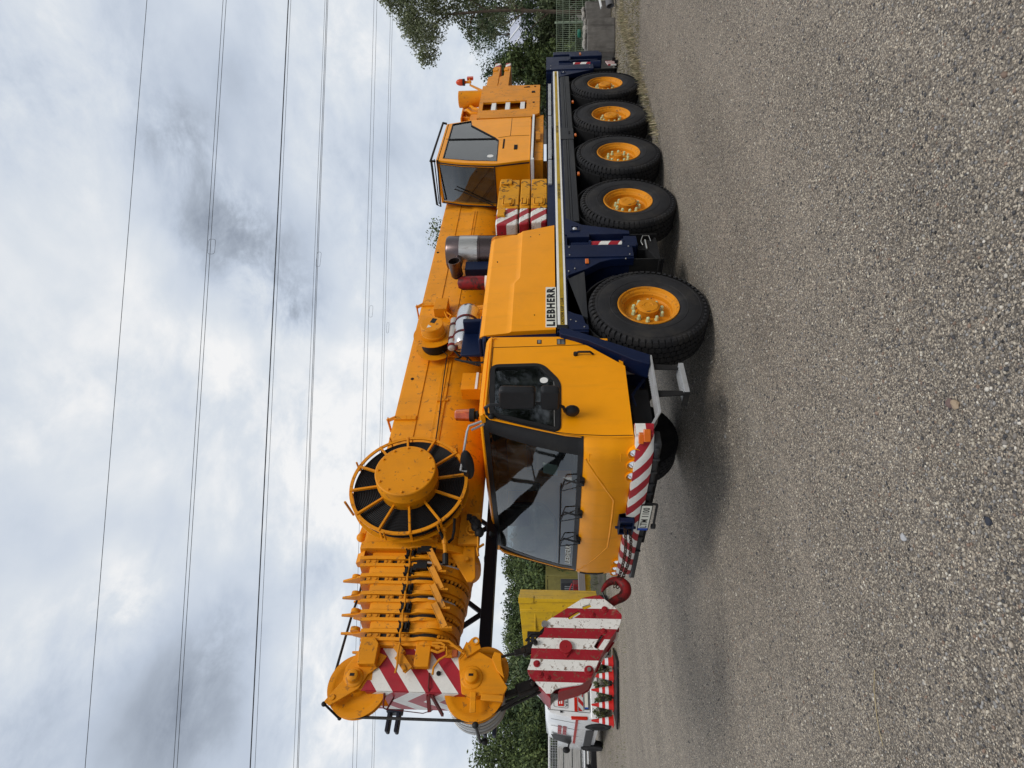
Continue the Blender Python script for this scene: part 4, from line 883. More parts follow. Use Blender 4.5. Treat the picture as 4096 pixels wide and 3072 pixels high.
# ---- rear of the carrier
s = MB(); s.box(-9.40, -8.30, -1.3, 1.30, 1.35, 1.90); s.box(-8.66, -8.36, 1.22, 1.35, .87, 1.90); s.prism([(-8.36, 1.66), (-8.36, .88), (-8.24, 1.1), (-8.09, 1.40), (-7.93, 1.64)], 'y', 1.24, 1.33); s.box(-9.35, -8.62, .5, 1.22, .70, 1.40); s.box(-9.02, -8.98, 1.22, 1.34, .75, 1.62); s.box(-8.98, -8.70, 1.1, 1.25, 1.30, 1.40); s.box(-8.90, -8.72, 1.25, 1.34, .70, .88)
for (x, z) in ((-8.6, 1.8), (-8.42, 1.8), (-8.6, .95), (-8.42, .95)): s.cyl((x, 1.35, z), (x, 1.357, z), .014, n=8, m=1)
part('rear_outrigger_box', s, [M['navy'], M['steel']], bev=.01)
M['jack2'] = stripes('jack_stripes_rear', lambda nt, x, y, z: mth(nt, 'ADD', mth(nt, 'MULTIPLY', x, -.6), z), .26, 6.40, wear=.2)
s = MB(); s.cyl((-8.80, 1.26, .92), (-8.80, 1.26, 1.30), .085, n=24); part('jack_tube', s, M['jack2'])
s = MB(); s.cyl((-8.80, 1.26, .70), (-8.80, 1.26, .92), .11, n=20); s.cyl((-8.80, 1.26, 1.30), (-8.80, 1.26, 1.62), .07, n=20); s.tube([(-8.9, 1.32, 1.32), (-8.95, 1.36, 1.40), (-9.0, 1.36, 1.34)], .008, 6); part('jack_cylinder', s, M['navy'])
s = MB(); s.box(-9.86, -9.66, -1.25, 1.27, .66, 1.74); s.box(-9.72, -9.40, -.8, 1.1, .8, 1.5); s.box(-9.95, -9.86, .7, 1.25, .68, 1.0); s.box(-9.66, -9.40, 1.0, 1.30, .62, 1.36); rp_ = part('rear_panel', s, M['navy'], bev=.012)
s = MB(); s.box(-9.60, -9.46, 1.30, 1.32, 1.10, 1.14); part('marker_lamp', s, M['amber'])
s = MB(); s.box(-8.40, -8.38, .9, 1.33, .36, .90); s.box(-8.46, -8.38, 1.0, 1.33, .36, .42); part('mud_flap', s, M['black'], bev=.01)
sidelamp(-8.22, 1.53, .12, .10)

# ================================================================== BOOM
def ring_prof(x, a, t, b, top=.055, bulge=.028, n=10):
    """boom cross section: boxy upper half, rounded belly"""
    zb = t - .50; p = [(x, a - top, t), (x, a - .015, t - .015), (x, a, t - top), (x, a, zb), (x, a + bulge, zb - .06)]
    c = zb - .10; hh = c - b
    for k in range(1, n + 1):
        th = math.pi / 2 * k / n; p.append((x, (a + bulge) * math.cos(th) ** .75 if k < n else 0, c - hh * math.sin(th) ** 1.0))
    q = [(x, -y, z) for (x, y, z) in p[::-1] if y > 1e-6]
    return p + q
BT, BB = 3.735, 2.60
bo = MB(); bo.loft([ring_prof(-7.9, .40, BT, BB), ring_prof(-3.0, .40, BT, BB), ring_prof(2.66, .40, BT - .01, BB)])
boom = part('boom', bo, M['yellow2'], ang=30)
s = MB()
for (z, r_) in ((3.44, .006), (3.175, .006)):
    s.tube([(-7.5, .405, z), (2.6, .405, z - .005)], r_, 5)
s.build('weld_seam', M['yellow2'], boom, 0, 60)
s = MB(); s.box(-.2, 1.6, .40, .415, 3.19, 3.23); s.tube([(-1.9, .43, 3.16), (.2, .43, 3.165), (2.0, .43, 3.16)], .007, 6); s.tube([(-.1, .43, 3.12), (2.0, .43, 3.12)], .009, 6)
s.tube([(-3.9, .43, 3.16), (-2.4, .43, 3.16)], .007, 6); s.tube([(-3.9, .43, 3.12), (-2.4, .43, 3.12)], .006, 6)
for x in (-.1, .7, 1.5): s.box(x, x + .04, .415, .445, 3.08, 3.22)
for x in (-2.5,): s.box(x, x + .05, .405, .44, 3.10, 3.22)
s.build('conduit', M['yellow2'], boom, .003)
s = MB()
for (x, z) in ((.32, 3.60), (-2.63, 3.66)): s.cyl((x, .398, z), (x, .403, z), .022, n=12)
s.build('lightening_hole', M['dark'], boom)
def hook_bracket(x):
    s = MB(); s.box(x - .03, x + .03, .40, .425, 3.44, 3.70); s.bar((x, .425, 3.68), (x, .36, 3.80), .05, .012, up=(1, 0, 0)); s.bar((x, .40, 3.79), (x, .18, 3.79), .05, .012); s.bar((x, .18, 3.80), (x, .15, 3.72), .05, .012, up=(1, 0, 0))
    for (a, b) in ((-.015, 3.50), (.015, 3.50), (-.015, 3.56), (.015, 3.56)): s.cyl((x + a, .425, b), (x + a, .432, b), .006, n=6)
    s.build('rope_bracket', M['yellow2'], boom, .004)
hook_bracket(1.0); hook_bracket(-1.22)
s = MB(); s.box(-1.18, -.93, .41, .56, 3.29, 3.48); s.tube([(-.95, .5, 3.33), (-.80, .52, 3.28), (-.72, .5, 3.20), (-.70, .48, 3.0), (-.55, .5, 2.92)], .012, 6); s.tube([(-.93, .5, 3.30), (-.85, .5, 3.22), (-.8, .5, 3.24)], .014, 6); s.build('junction_box', M['yellow2'], boom, .006)
s = MB(); s.box(2.42, 2.60, .1, .16, 3.68, 3.80) ; s.bar((1.75, .2, 3.74), (1.9, .2, 3.86), .05, .02); s.bar((1.9, .2, 3.86), (2.05, .2, 3.78), .05, .02); s.bar((2.05, .25, 3.74), (2.52, .25, 3.80), .03, .07); s.ball((2.52, .25, 3.80), .05); s.bar((2.52, .25, 3.78), (2.62, .2, 3.70), .03, .08)
s.build('rope_guide', M['yellow2'], boom, .006)
# section collars
def collar(mb, x0, x1, a, t, b, rise=0, n=10, ear=0):
    mb.loft([ring_prof(x0, a, t, b, top=.10), ring_prof(x1, a, t, b, top=.10)])
sec = MB()
collar(sec, 2.66, 2.735, .425, 3.745, 2.56)
sec.prism([(2.68, 3.70), (2.68, 3.83), (2.72, 3.86), (2.80, 3.74), (2.80, 3.68)], 'y', .30, .33) if False else None
sec.prism([(2.60, 2.60), (2.98, 2.56), (3.02, 2.59), (3.02, 2.64), (2.76, 2.82), (2.60, 2.86)], 'y', .30, .33); sec.cyl((2.80, .33, 2.66), (2.80, .37, 2.66), .022, n=16, m=0)
sec.build('collar', M['yellow2'], boom, .006)
aw = [.385, .365, .345, .325, .305]
M['wpad'] = pmat('grey_wear_pad', (.50, .50, .49), .5, var=.15)
for i in range(5):
    a = aw[i]; x0 = 2.735 + .17 * i; t = 3.715 - .035 * i; b = 2.63 + .022 * i
    m_ = MB()
    m_.loft([ring_prof(x0 - .1, a - .050, t - .085, b + .055), ring_prof(x0 + .175, a - .050, t - .085, b + .055)])          # tube between the plates
    m_.loft([ring_prof(x0 + .070, a + .015, t + .012, b, .13), ring_prof(x0 + .104, a + .015, t + .012, b, .13)])            # plate
    m_.loft([ring_prof(x0 + .142, a + .006, t + .0, b + .008, .16), ring_prof(x0 + .172, a + .006, t + .0, b + .008, .16)])   # plate
    m_.loft([ring_prof(x0 + .160, a - .012, t - .10, b + .01), ring_prof(x0 + .235, a - .012, t - .10, b + .01)]) if i < 4 else None
    if i > 0:
        z = t
        for sy in (1, -1):
            m_.prism([(.20, z - .02), (.38 - .02 * i, z - .06), (.33 - .02 * i, z + .05), (.235, z + .20), (.215, z + .20), (.20, z + .05)], 'x', x0 + .078, x0 + .096) if sy > 0 else m_.prism([(-.20, z - .02), (-.36, z - .06), (-.33, z + .05), (-.235, z + .20), (-.215, z + .20), (-.20, z + .05)], 'x', x0 + .078, x0 + .096)
            m_.cyl((x0 + .05, sy * .27, z + .06), (x0 + .085, sy * .27, z + .06), .045, n=14)
    else: m_.prism([(.20, t), (.37, t - .03), (.30, t + .06), (.22, t + .06)], 'x', x0 + .0, x0 + .10)
    sc_ = part('boom_section', m_, M['yellow2'], ang=30)
    # dark ring painting the shadow line between the plates, with wear-pad bolts
    s = MB(); s.loft([ring_prof(x0 + .102, a - .018, t - .03, b + .02), ring_prof(x0 + .147, a - .018, t - .03, b + .02)]); s.build('gap_shade', M['grease'], sc_, 0, 40)
    s = MB(); xm = x0 + .125
    for z in (t - .10, t - .16, t - .27, t - .31, t - .40, t - .44): s.cyl((xm, a - .02, z), (xm, a + .012, z), .013, n=8)
    s.box(xm - .016, xm + .016, a - .02, a + .002, t - .19, t - .07); s.box(xm - .016, xm + .016, a - .02, a + .002, t - .33, t - .25); s.box(xm - .016, xm + .016, a - .02, a + .002, t - .46, t - .38)
    for th in (.5, .62, .74, .86, 1.0, 1.12, 1.25):
        zz = t - .60 - (t - .60 - b) * math.sin(th); yy = (a + .01) * math.cos(th) ** .75; s.cyl((xm, yy - .01, zz + .01), (xm, yy + .03, zz - .01), .014, n=6)
    s.build('wear_pad_bolt', M['yellow3'], sc_)
    if i in (0, 2):
        s = MB(); q = []
        for k in range(11):
            th = .18 + .85 * k / 10; q.append((x0 + .14, (a + .030) * math.cos(th) ** .75, t - .60 - (t - .62 - b) * math.sin(th)))
        s.tube(q, .012, 6); s.build('wear_strip', M['wpad'], sc_)
    # channel shaped cable support
    s = MB(); x = x0 + .04; y = a + .04; A = Vector((x + .0, y + .06, t - .70)); B = Vector((x + .17, y - .01, t - .83)) if False else Vector((x + .20, y + .02, t - .82)); d = (B - A).normalized()
    s.bar(A, B, .010, .062, up=(0, -.2, 1)); up = Vector((0, 0, 1)); off = up * .031
    s.bar(A + off + Vector((0, -.022, 0)), B + off + Vector((0, -.022, 0)), .05, .008); s.bar(A - off + Vector((0, -.022, 0)), B - off + Vector((0, -.022, 0)), .05, .008); s.obox(B + Vector((.0, -.03, -.01)), ((0, 0, 1), (0, 1, 0), (1, 0, 0)), (.055, .03, .010))
    if i < 4: s.build('cable_support', M['yellow3'], sc_, .002)
    # black cable clamp
    s = MB(); zc = 3.205 - .008 * i; xx = x0 + .055; yy = a + .035
    s.box(xx - .045, xx + .045, yy - .03, yy - .012, zc - .05, zc + .05); s.box(xx - .03, xx + .03, yy - .02, yy + .03, zc + .015, zc + .03); s.box(xx - .03, xx + .03, yy - .02, yy + .03, zc - .03, zc - .015)
    for (du, dz) in ((-.035, .045), (.035, .045), (-.035, -.045), (.035, -.045)): s.cyl((xx + du, yy - .02, zc + dz), (xx + du, yy + .035, zc + dz), .007, n=6)
    s.build('cable_clamp', M['black'], sc_)
s = MB(); s.box(2.74, 2.80, .44, .49, 3.00, 3.10); s.box(2.74, 2.80, .44, .46, 2.96, 3.14); s.box(2.905, 2.965, .42, .47, 3.02, 3.12); s.box(2.905, 2.965, .42, .44, 2.98, 3.16); s.build('cable_fork', M['black'], boom)
# cable threaded along the sections
s = MB(); pts = []
for k in range(26):
    t_ = k / 25; pts.append((2.25 + 1.62 * t_, .47 - .14 * t_ + .004 * math.sin(k * 1.9), 3.225 - .05 * t_ + (.006 * math.sin(k * 2.3) if k > 6 else 0)))
s.tube(pts, .0095, 7); s.build('sensor_cable', M['yellow3'], boom)
# ---- boom head
HS = lambda nt, x, y, z: mth(nt, 'ADD', mth(nt, 'MULTIPLY', x, .83), z)
M['headside'] = stripes('head_side_stripes', HS, .285, 6.365, wear=.1)
M['headfront'] = stripes('head_front_stripes', lambda nt, x, y, z: mth(nt, 'ADD', mth(nt, 'MULTIPLY', mth(nt, 'ABSOLUTE', y), .85), z), .285, 3.25, wear=.15)
h = MB(); h.loft([ring_prof(3.56, .285, 3.55, 2.70), ring_prof(3.62, .285, 3.55, 2.70)])
for sy in (1, -1):
    hp = [(3.58, 3.56), (3.66, 3.58), (3.80, 3.66), (3.90, 3.66), (3.97, 3.55), (3.985, 3.40), (3.985, 2.62), (3.90, 2.42), (3.70, 2.55), (3.58, 2.66)]
    h.prism(hp, 'y', sy * .205, sy * .225)
h.box(3.58, 3.60, -.2, .2, 2.7, 3.5)
hd_ = part('boom_head', h, M['yellow2'], bev=.006)
s = MB(); s.prism([(3.625, 3.42), (3.63, 2.66), (3.66, 2.60), (3.975, 2.585), (3.988, 2.62), (3.988, 3.48), (3.90, 3.44), (3.90, 3.40)], 'y', .225, .2275); s.prism([(3.625, 3.42), (3.63, 2.66), (3.975, 2.585), (3.988, 3.48)], 'y', -.2275, -.225); s.build('striped_side_plate', M['headside'], hd_, 0, 0)
s = MB(); s.box(3.985, 3.992, -.2275, .2275, 2.70, 3.30); s.prism([(3.985, 3.30), (3.992, 3.30), (3.992, 3.44), (3.985, 3.44)], 'y', .17, .2275); s.prism([(3.985, 3.30), (3.992, 3.30), (3.992, 3.44), (3.985, 3.44)], 'y', -.2275, -.17); s.prism([(3.985, 2.58), (3.992, 2.58), (3.992, 2.70), (3.985, 2.70)], 'y', .15, .2275); s.build('striped_front_plate', M['headfront'], hd_, 0, 0)
# sheaves
def sheave(x, y, z, r, w=.055, m='yellow2'):
    s = MB(); h_ = w / 2
    s.lathe([(h_ + .03, .0001), (h_ + .03, .07), (h_ * .35, .09), (h_ * .35, r * .70), (h_ * .8, r * .78), (h_, r * .86), (h_, r), (h_ * .75, r), (0, r - .035), (-h_ * .75, r), (-h_, r), (-h_, r * .86), (-h_ * .8, r * .78), (-h_ * .35, r * .70), (-h_ * .35, .09), (-h_ - .03, .07), (-h_ - .03, .0001)], (x, y, z), (0, 1, 0), 56)
    return s.build('sheave', M[m], hd_, 0, 35)
sheave(3.93, .155, 3.53, .265); sheave(3.93, .155 - .0, 2.50, .262)
for k in range(1, 5): sheave(3.93, .155 - k * .078, 2.50, .262, .055, 'alu' if k % 2 else 'steel')
sheave(3.72, .02, 2.42, .20)
s = MB(); s.prism([(3.60, 3.30), (3.68, 3.56), (3.82, 3.66), (3.90, 3.66), (3.90, 3.46), (3.72, 3.22)], 'y', .225, .25) if False else s.prism([(3.62, 3.52), (3.80, 3.64), (3.90, 3.64), (4.085, 3.77), (4.12, 3.72), (3.98, 3.50), (3.86, 3.44), (3.80, 3.36), (3.70, 3.30)], 'y', .235, .25)
s.cyl((4.055, .25, 3.705), (4.055, .262, 3.705), .024, n=16); s.lathe([(.25, .085), (.262, .078), (.268, .056), (.315, .050), (.325, .035), (.325, .0001)], (3.89, 0, 3.555), (0, 1, 0), 24)
s.build('upper_axle_plate', M['yellow2'], hd_, .004)
s = MB(); s.box(3.878, 3.902, .320, .327, 3.535, 3.575); s.box(3.850, 3.870, .310, .317, 2.505, 2.545); s.build('slot_shade', M['grease'], hd_)  # dark boxes stand in for the shaded slot in each axle cap
s = MB(); s.prism([(3.70, 2.66), (3.99, 2.60), (4.02, 2.52), (4.00, 2.44), (3.99, 2.24), (3.93, 2.21), (3.80, 2.30), (3.72, 2.31), (3.60, 2.55), (3.55, 2.60)], 'y', .225, .245); s.prism([(3.62, 2.62), (3.70, 2.58), (3.62, 2.46), (3.54, 2.49), (3.53, 2.55)], 'y', .245, .27)
s.lathe([(.245, .10), (.256, .092), (.26, .062), (.305, .056), (.315, .04), (.315, .0001)], (3.86, 0, 2.525), (0, 1, 0), 24); s.prism([(3.70, 2.36), (3.64, 2.34), (3.655, 2.28), (3.75, 2.27), (3.86, 2.24), (3.80, 2.31)], 'y', .235, .262)
s.bar((3.98, .26, 2.50), (4.14, .26, 2.49), .02, .05); s.bar((4.02, .26, 2.43), (4.03, .27, 2.24), .05, .025, up=(0, 1, 0)); s.build('lower_axle_plate', M['yellow2'], hd_, .005)
s = MB(); ring(s, [(3.56 + .035 * math.cos(t), 2.515 + .035 * math.sin(t)) for t in np.linspace(0, 2 * math.pi, 20, endpoint=False)], .014, 'y', .27, .285); s.cyl((3.56, .271, 2.515), (3.56, .274, 2.515), .02, n=12, m=1); s.build('lug_eye', [M['yellow2'], M['cream']], hd_)
s = MB(); s.prism([(3.56, 3.54), (3.60, 3.575), (3.63, 3.575), (3.66, 3.54), (3.80, 3.53), (3.80, 3.36), (3.66, 3.35), (3.60, 3.38), (3.58, 3.50)], 'y', .226, .25) if False else s.prism([(3.57, 3.54), (3.60, 3.54), (3.66, 3.545), (3.80, 3.53), (3.80, 3.375), (3.62, 3.375), (3.57, 3.42)], 'y', .228, .33); s.build('electrical_box', M['yellow2'], hd_, .006)
s = MB(); s.prism([(3.57, 3.04), (3.80, 3.04), (3.80, 2.905), (3.57, 2.905)], 'y', .23, .30); s.build('electrical_box', M['yellow2'], hd_, .008)
s = MB(); s.tube([(3.60, .31, 2.90), (3.60, .32, 2.82), (3.62, .32, 2.78), (3.66, .32, 2.78), (3.68, .31, 2.84), (3.66, .31, 2.90)], .012, 7); s.tube([(3.62, .31, 2.90), (3.64, .32, 2.76), (3.70, .31, 2.75), (3.74, .30, 2.82), (3.80, .29, 2.86), (3.86, .29, 2.86)], .010, 7)
s.tube([(3.58, .28, 3.0), (3.57, .30, 2.9), (3.58, .31, 2.75), (3.63, .31, 2.68), (3.66, .30, 2.62)], .012, 7); s.tube([(3.58, .26, 2.82), (3.62, .3, 2.7), (3.68, .29, 2.6), (3.72, .28, 2.64)], .009, 6); s.tube([(3.57, .28, 3.33), (3.60, .3, 3.22), (3.58, .28, 3.08), (3.57, .28, 2.9)], .007, 6)
for z in (2.88, 2.865): s.cyl((3.62 + (2.88 - z), .3, z), (3.62 + (2.88 - z), .3, z - .04), .016, n=8)
s.build('loose_wiring', M['yellow3'], hd_)
s = MB(); s.obox((3.655, .27, 3.19), ((1, .2, -1), (0, 1, 0), (1, 0, 1)), (.055, .03, .03)); s.obox((3.77, .30, 3.13), ((1, .15, -.9), (.2, 1, 0), (1, 0, 1)), (.09, .015, .04)); s.box(3.68, 3.80, .228, .24, 3.04, 3.14); s.bar((3.66, .25, 3.20), (3.85, .33, 3.10), .03, .03); s.build('camera_bracket', M['yellow3'], hd_, .003)
s = MB(); s.box(3.63, 3.70, .24, .25, 2.70, 2.78) ; s.cyl((3.66, .25, 2.73), (3.66, .265, 2.73), .012, n=8); s.build('switch_plate', M['yellow3'], hd_); s = MB(); s.box(3.64, 3.70, .25, .285, 2.665, 2.715); s.build('limit_switch', pmat('faded_orange', (.42, .10, .03), .6), hd_, .006)
s = MB(); s.cyl((3.83, .228, 2.82), (3.83, .24, 2.82), .02, n=10); s.build('bolt', M['black'], hd_)
M['oxide'] = pmat('red_bracket', (.13, .02, .02), .55, bump=.2)
s = MB(); s.tube([(3.97, .20, 3.28), (4.10, .17, 3.27), (4.10, .12, 3.25), (3.995, .10, 3.21)], .008, 6); s.bar((3.99, .16, 2.90), (4.10, .10, 2.88), .03, .03); s.bar((4.0, .20, 2.86), (4.06, -.12, 2.80), .025, .02); s.tube([(3.83, .24, 2.90), (3.95, .25, 2.89), (4.0, .2, 2.88)], .008, 6); s.tube([(4.10, .15, 3.26), (4.09, .02, 2.95), (4.04, -.05, 2.88)], .004, 5); s.build('rope_keeper', M['oxide'], hd_)
s = MB(); s.cyl((4.10, .215, 3.77), (4.17, .10, 3.66), .010, n=8); s.ball((4.10, .22, 3.775), .022); s.ball((4.17, .09, 3.655), .018); s.cyl((4.23, .24, 2.46), (4.23, -.24, 2.46), .014, n=8); s.ball((4.23, .25, 2.46), .028); s.ball((4.23, -.22, 2.42), .03); s.build('rope_guard_bar', M['black'], hd_)
# hoist rope
s = MB(); zt = 3.53 + .25
pts = [(-6.8, -.05, 3.77), (2.5, .0, 3.77), (3.0, .06, 3.745), (3.3, .11, 3.755)] + [(3.93 + .245 * math.sin(t), .155, 3.53 + .245 * math.cos(t)) for t in np.linspace(-.25, 1.62, 12)] + [(4.175, .155, 2.6)]
pts += [(3.93 + .245 * math.sin(t), .155, 2.50 + .245 * math.cos(t)) for t in np.linspace(1.6, 2.3, 5)] + [(3.98, .13, 2.12), (3.91, .11, 1.98)]
s.tube(pts, .0125, 8)
part('hoist_rope', s, M['rope'])

# ---- big hose reel on the side of the boom
rc_ = (2.15, 0, 3.285); s = MB()
for (r0, y0, y1) in ((.605, .56, .575), (.605, .70, .715)):
    s.lathe([(y0, r0), (y1, r0), (y1, r0 - .032), (y0, r0 - .032)], rc_, (0, 1, 0), 72, closed=True)
s.lathe([(.57, .600), (.71, .600), (.71, .594), (.57, .594)], rc_, (0, 1, 0), 72, closed=True) if False else None
rl_ = part('hose_reel', s, M['yellow2'])
for k in range(12):
    t = 2 * math.pi * (k + .35) / 12; d = Vector((math.sin(t), 0, math.cos(t))); c = Vector(rc_); s = MB()
    s.bar(c + d * .28 + Vector((0, .715, 0)), c + d * .60 + Vector((0, .712, 0)), .022, .030, up=(0, 1, 0)) ; s.bar(c + d * .28 + Vector((0, .565, 0)), c + d * .60 + Vector((0, .565, 0)), .022, .030, up=(0, 1, 0)); s.bar(c + d * .588 + Vector((0, .565, 0)), c + d * .588 + Vector((0, .715, 0)), .024, .012, up=tuple(d))
    s.build('spoke', M['yellow2'], rl_, .003)
s = MB()
for k in range(17):
    r_ = .30 + .0165 * k
    for yy in (.60, .632, .664):
        s.lathe([(yy + .0085 * math.cos(a), r_ + .0085 * math.sin(a)) for a in np.linspace(0, 2 * math.pi, 7, endpoint=False)], rc_, (0, 1, 0), 60, closed=True)
s.build('wound_hose', M['hose'], rl_, 0, 60)
s = MB(); s.lathe([(.42, .0001), (.42, .30), (.78, .305), (.80, .315), (.81, .312), (.92, .305), (.928, .298), (.928, .0001)], rc_, (0, 1, 0), 56)
for k in range(12):
    t = 2 * math.pi * (k + .1) / 12; s.cyl((rc_[0] + .27 * math.sin(t), .928, rc_[2] + .27 * math.cos(t)), (rc_[0] + .27 * math.sin(t), .945, rc_[2] + .27 * math.cos(t)), .012, n=6)
s.build('drum_cover', M['yellow2'], rl_, .004)
s = MB()
for t in (-.35, 1.35, 2.2, 3.9, 5.2): s.cyl((rc_[0] + .62 * math.sin(t), .62, rc_[2] + .62 * math.cos(t)), (rc_[0] + .62 * math.sin(t), .76, rc_[2] + .62 * math.cos(t)), .010, n=8)
s.cyl((rc_[0] + .62 * math.sin(.45), .52, rc_[2] + .62 * math.cos(.45)), (rc_[0] + .62 * math.sin(.45) + .02, .78, rc_[2] + .62 * math.cos(.45) + .02), .012, n=8)
s.build('guide_pin', M['yellow3'], rl_)
s = MB(); s.tube([(2.52, .64, 2.78), (2.62, .58, 2.78), (2.66, .50, 2.80), (2.68, .46, 2.84)], .014, 8); s.tube([(2.60, .62, 2.95), (2.66, .56, 2.90), (2.70, .52, 2.88)], .016, 8); part('hose_end', s, M['hose'])
s = MB(); s.cyl((2.55, .56, 2.90), (2.82, .50, 2.85), .022, n=10); s.cyl((2.58, .56, 2.89), (2.62, .55, 2.885), .030, n=10); s.cyl((2.70, .53, 2.87), (2.73, .52, 2.865), .030, n=10); s.box(2.60, 2.68, .42, .46, 2.95, 3.10); s.box(2.62, 2.66, .44, .50, 3.0, 3.12); s.bar((2.6, .5, 2.92), (2.58, .44, 3.06), .03, .03)
s.cyl((2.83, .50, 2.85), (2.93, .48, 2.84), .03, n=10, m=1); part('hose_coupling', s, [M['yellow3'], M['black']])
s = MB(); s.box(2.30, 2.66, .36, .40, 2.56, 2.76); s.tube([(2.52 + .06 * math.cos(t), .44, 2.62 + .06 * math.sin(t)) for t in np.linspace(0, 6.2, 14)], .010, 6); s.tube([(2.3, .42, 2.70), (2.45, .45, 2.66), (2.6, .44, 2.56), (2.72, .42, 2.55)], .012, 6); s.tube([(2.66, .40, 2.5), (2.72, .42, 2.56), (2.80, .42, 2.54)], .014, 6); s.box(2.46, 2.54, .41, .45, 2.58, 2.66); part('valve_block', s, M['yellow3'], bev=.003)
s = MB(); s.ball((2.48, .45, 2.585), (.075, .05, .055)); s.ball((2.55, .44, 2.55), (.06, .045, .05)); s.ball((2.42, .45, 2.62), (.05, .04, .045)); s.tube([(2.40, .46, 2.68), (2.46, .5, 2.64), (2.54, .5, 2.56)], .012, 6); s.box(2.36, 2.42, .44, .47, 2.64, 2.69); part('wrapped_plug', s, M['black'])
# ---- small cable drum
rc2 = (-.17, 0, 3.345); s = MB()
for y0 in (.50, .72): s.lathe([(y0, .0001), (y0, .255), (y0 + .006, .262), (y0 + .014, .262), (y0 + .014, .0001)], rc2, (0, 1, 0), 56)
s.lathe([(.734, .155), (.78, .155), (.785, .15), (.79, .15), (.80, .147), (.90, .145), (.908, .138), (.908, .0001)], rc2, (0, 1, 0), 48); s.lathe([(.75, .165), (.78, .165), (.78, .15), (.75, .15)], rc2, (0, 1, 0), 48, closed=True)
s.cyl((-.17, .40, 3.345), (-.17, .5, 3.345), .08, n=20)
r2_ = part('cable_drum', s, M['yellow2'])
s = MB(); s.lathe([(.514, .17), (.54, .18), (.60, .182), (.66, .181), (.72, .17)], rc2, (0, 1, 0), 40); s.tube([(-.17 + .17, .60, 3.23), (.05, .57, 3.16), (.4, .50, 3.17), (1.2, .45, 3.15), (2.0, .45, 3.14)], .007, 6); s.build('wound_cable', M['hose'], r2_)
s = MB(); s.box(-.16, -.05, .908, .910, 3.27, 3.33) if False else s.obox((-.23, .909, 3.33), ((1, 0, .3), (-.3, 0, 1), (0, 1, 0)), (.045, .032, .0015)); s.build('rating_sticker', M['decal'], r2_, 0, 0)
s = MB(); s.add([(-.09, .9095, 3.40), (-.15, .9095, 3.385), (-.11, .9095, 3.34)], [(0, 1, 2)]); s.build('warning_triangle', M['cream'], r2_, 0, 0)
# ---- folded jib stowed on the far side
s = MB(); s.loft([[(x, -.68, z0), (x, -.68, z1), (x, -.86, z1), (x, -.86, z0)] for (x, z0, z1) in ((-3.5, 2.52, 2.68), (3.2, 2.47, 2.60), (3.75, 2.40, 2.52))]); s.loft([[(x, -.70, z0), (x, -.70, z1), (x, -.84, z1), (x, -.84, z0)] for (x, z0, z1) in ((-3.5, 3.30, 3.42), (3.2, 3.34, 3.46), (3.72, 3.34, 3.46))])
k = -3.2; fl = 0
while k < 3.6: s.bar((k, -.77, 2.60 if fl else 3.36), (min(k + .55, 3.6), -.77, 3.36 if fl else 2.58), .05, .05); k += .55; fl = 1 - fl
for z in (2.43, 3.39):
    for dz in (-.045, .045):
        s.prism(rounded([(3.78, z + dz - .018), (4.05, z + dz - .018), (4.05, z + dz + .018), (3.78, z + dz + .018)], .015), 'y', -.83, -.73)
    s.box(3.68, 3.88, -.84, -.72, z - .075, z + .075)
s.box(3.74, 3.80, -.80, -.70, 3.42, 3.70); s.prism([(3.62, 3.40), (3.80, 3.40), (3.80, 3.10), (3.66, 3.05)], 'y', -.78, -.76); s.box(3.72, 3.84, -.9, -.6, 3.62, 3.70)
jb = part('stowed_jib', s, pmat('jib_dark_blue', (.012, .016, .030), .5, var=.2, dirt=[((.05, .045, .04), 4, .55, .75, .5)]), bev=.008)

# ================================================================== BALLAST SLABS ON THE DECK
labels = ['lowest orange yellow ballast slab resting on the blue crane deck, below the two others', 'thin middle ballast slab with striped end, between the upper and the lowest slab', 'topmost ballast slab with badly chipped yellow paint, right under the upper cab window']
for i, (z0, z1, x0, x1) in enumerate(((1.872, 2.125, -3.52, -2.16), (2.140, 2.295, -3.52, -2.12), (2.310, 2.64, -3.50, -2.10))):
    L0 = ((x0 + x1) / 2, .82, z0); t = thing('ballast_slab', labels[i], 'counterweight', L0, group='ballast slabs stacked on the deck')
    s = MB(); xm = -2.58; s.prism(rounded([(x0, z0), (x0, z1), (xm, z1), (xm, z0)], .03, 3), 'y', .46, 1.20)
    if i != 1: s.box(x0 + .06, x0 + .14, 1.2, 1.2, z0, z1) if False else None
    b = s.build('body', M['cwyellow'], t, .015, 35, L0)
    s = MB(); s.prism(rounded([(xm + .002, z0 + .003), (xm + .002, z1 - .003), (x1, z1 - .003), (x1, z0 + .003)], .04, 3), 'y', .47, 1.195)
    m = stripes('slab_stripes', lambda nt, x, y, z, i=i, L0=L0: mth(nt, 'SUBTRACT', z, x), .30, 4.575 - (L0[2] - L0[0]), wear=.75); s.build('striped_end', m, t, .02, 35, L0)
    s = MB(); zc = (z0 + z1) / 2; hh = min(.09, (z1 - z0) / 2 - .02)
    q = rounded([(-2.62, zc - hh), (-2.86, zc - hh), (-2.86, zc + hh), (-2.62, zc + hh)], .05, 4); ring(s, q, .022, 'y', 1.195, 1.225); s.prism(rounded([(-2.66, zc - hh + .03), (-2.83, zc - hh + .03), (-2.83, zc + hh - .03), (-2.66, zc + hh - .03)], .03), 'y', 1.195, 1.232)
    if i == 2: s.box(-3.46, -3.30, 1.195, 1.235, 2.44, 2.62); s.box(-2.50, -2.30, 1.19, 1.23, 2.50, 2.62)
    s.build('lifting_pocket', M['cwyellow'], t, .008, 35, L0)

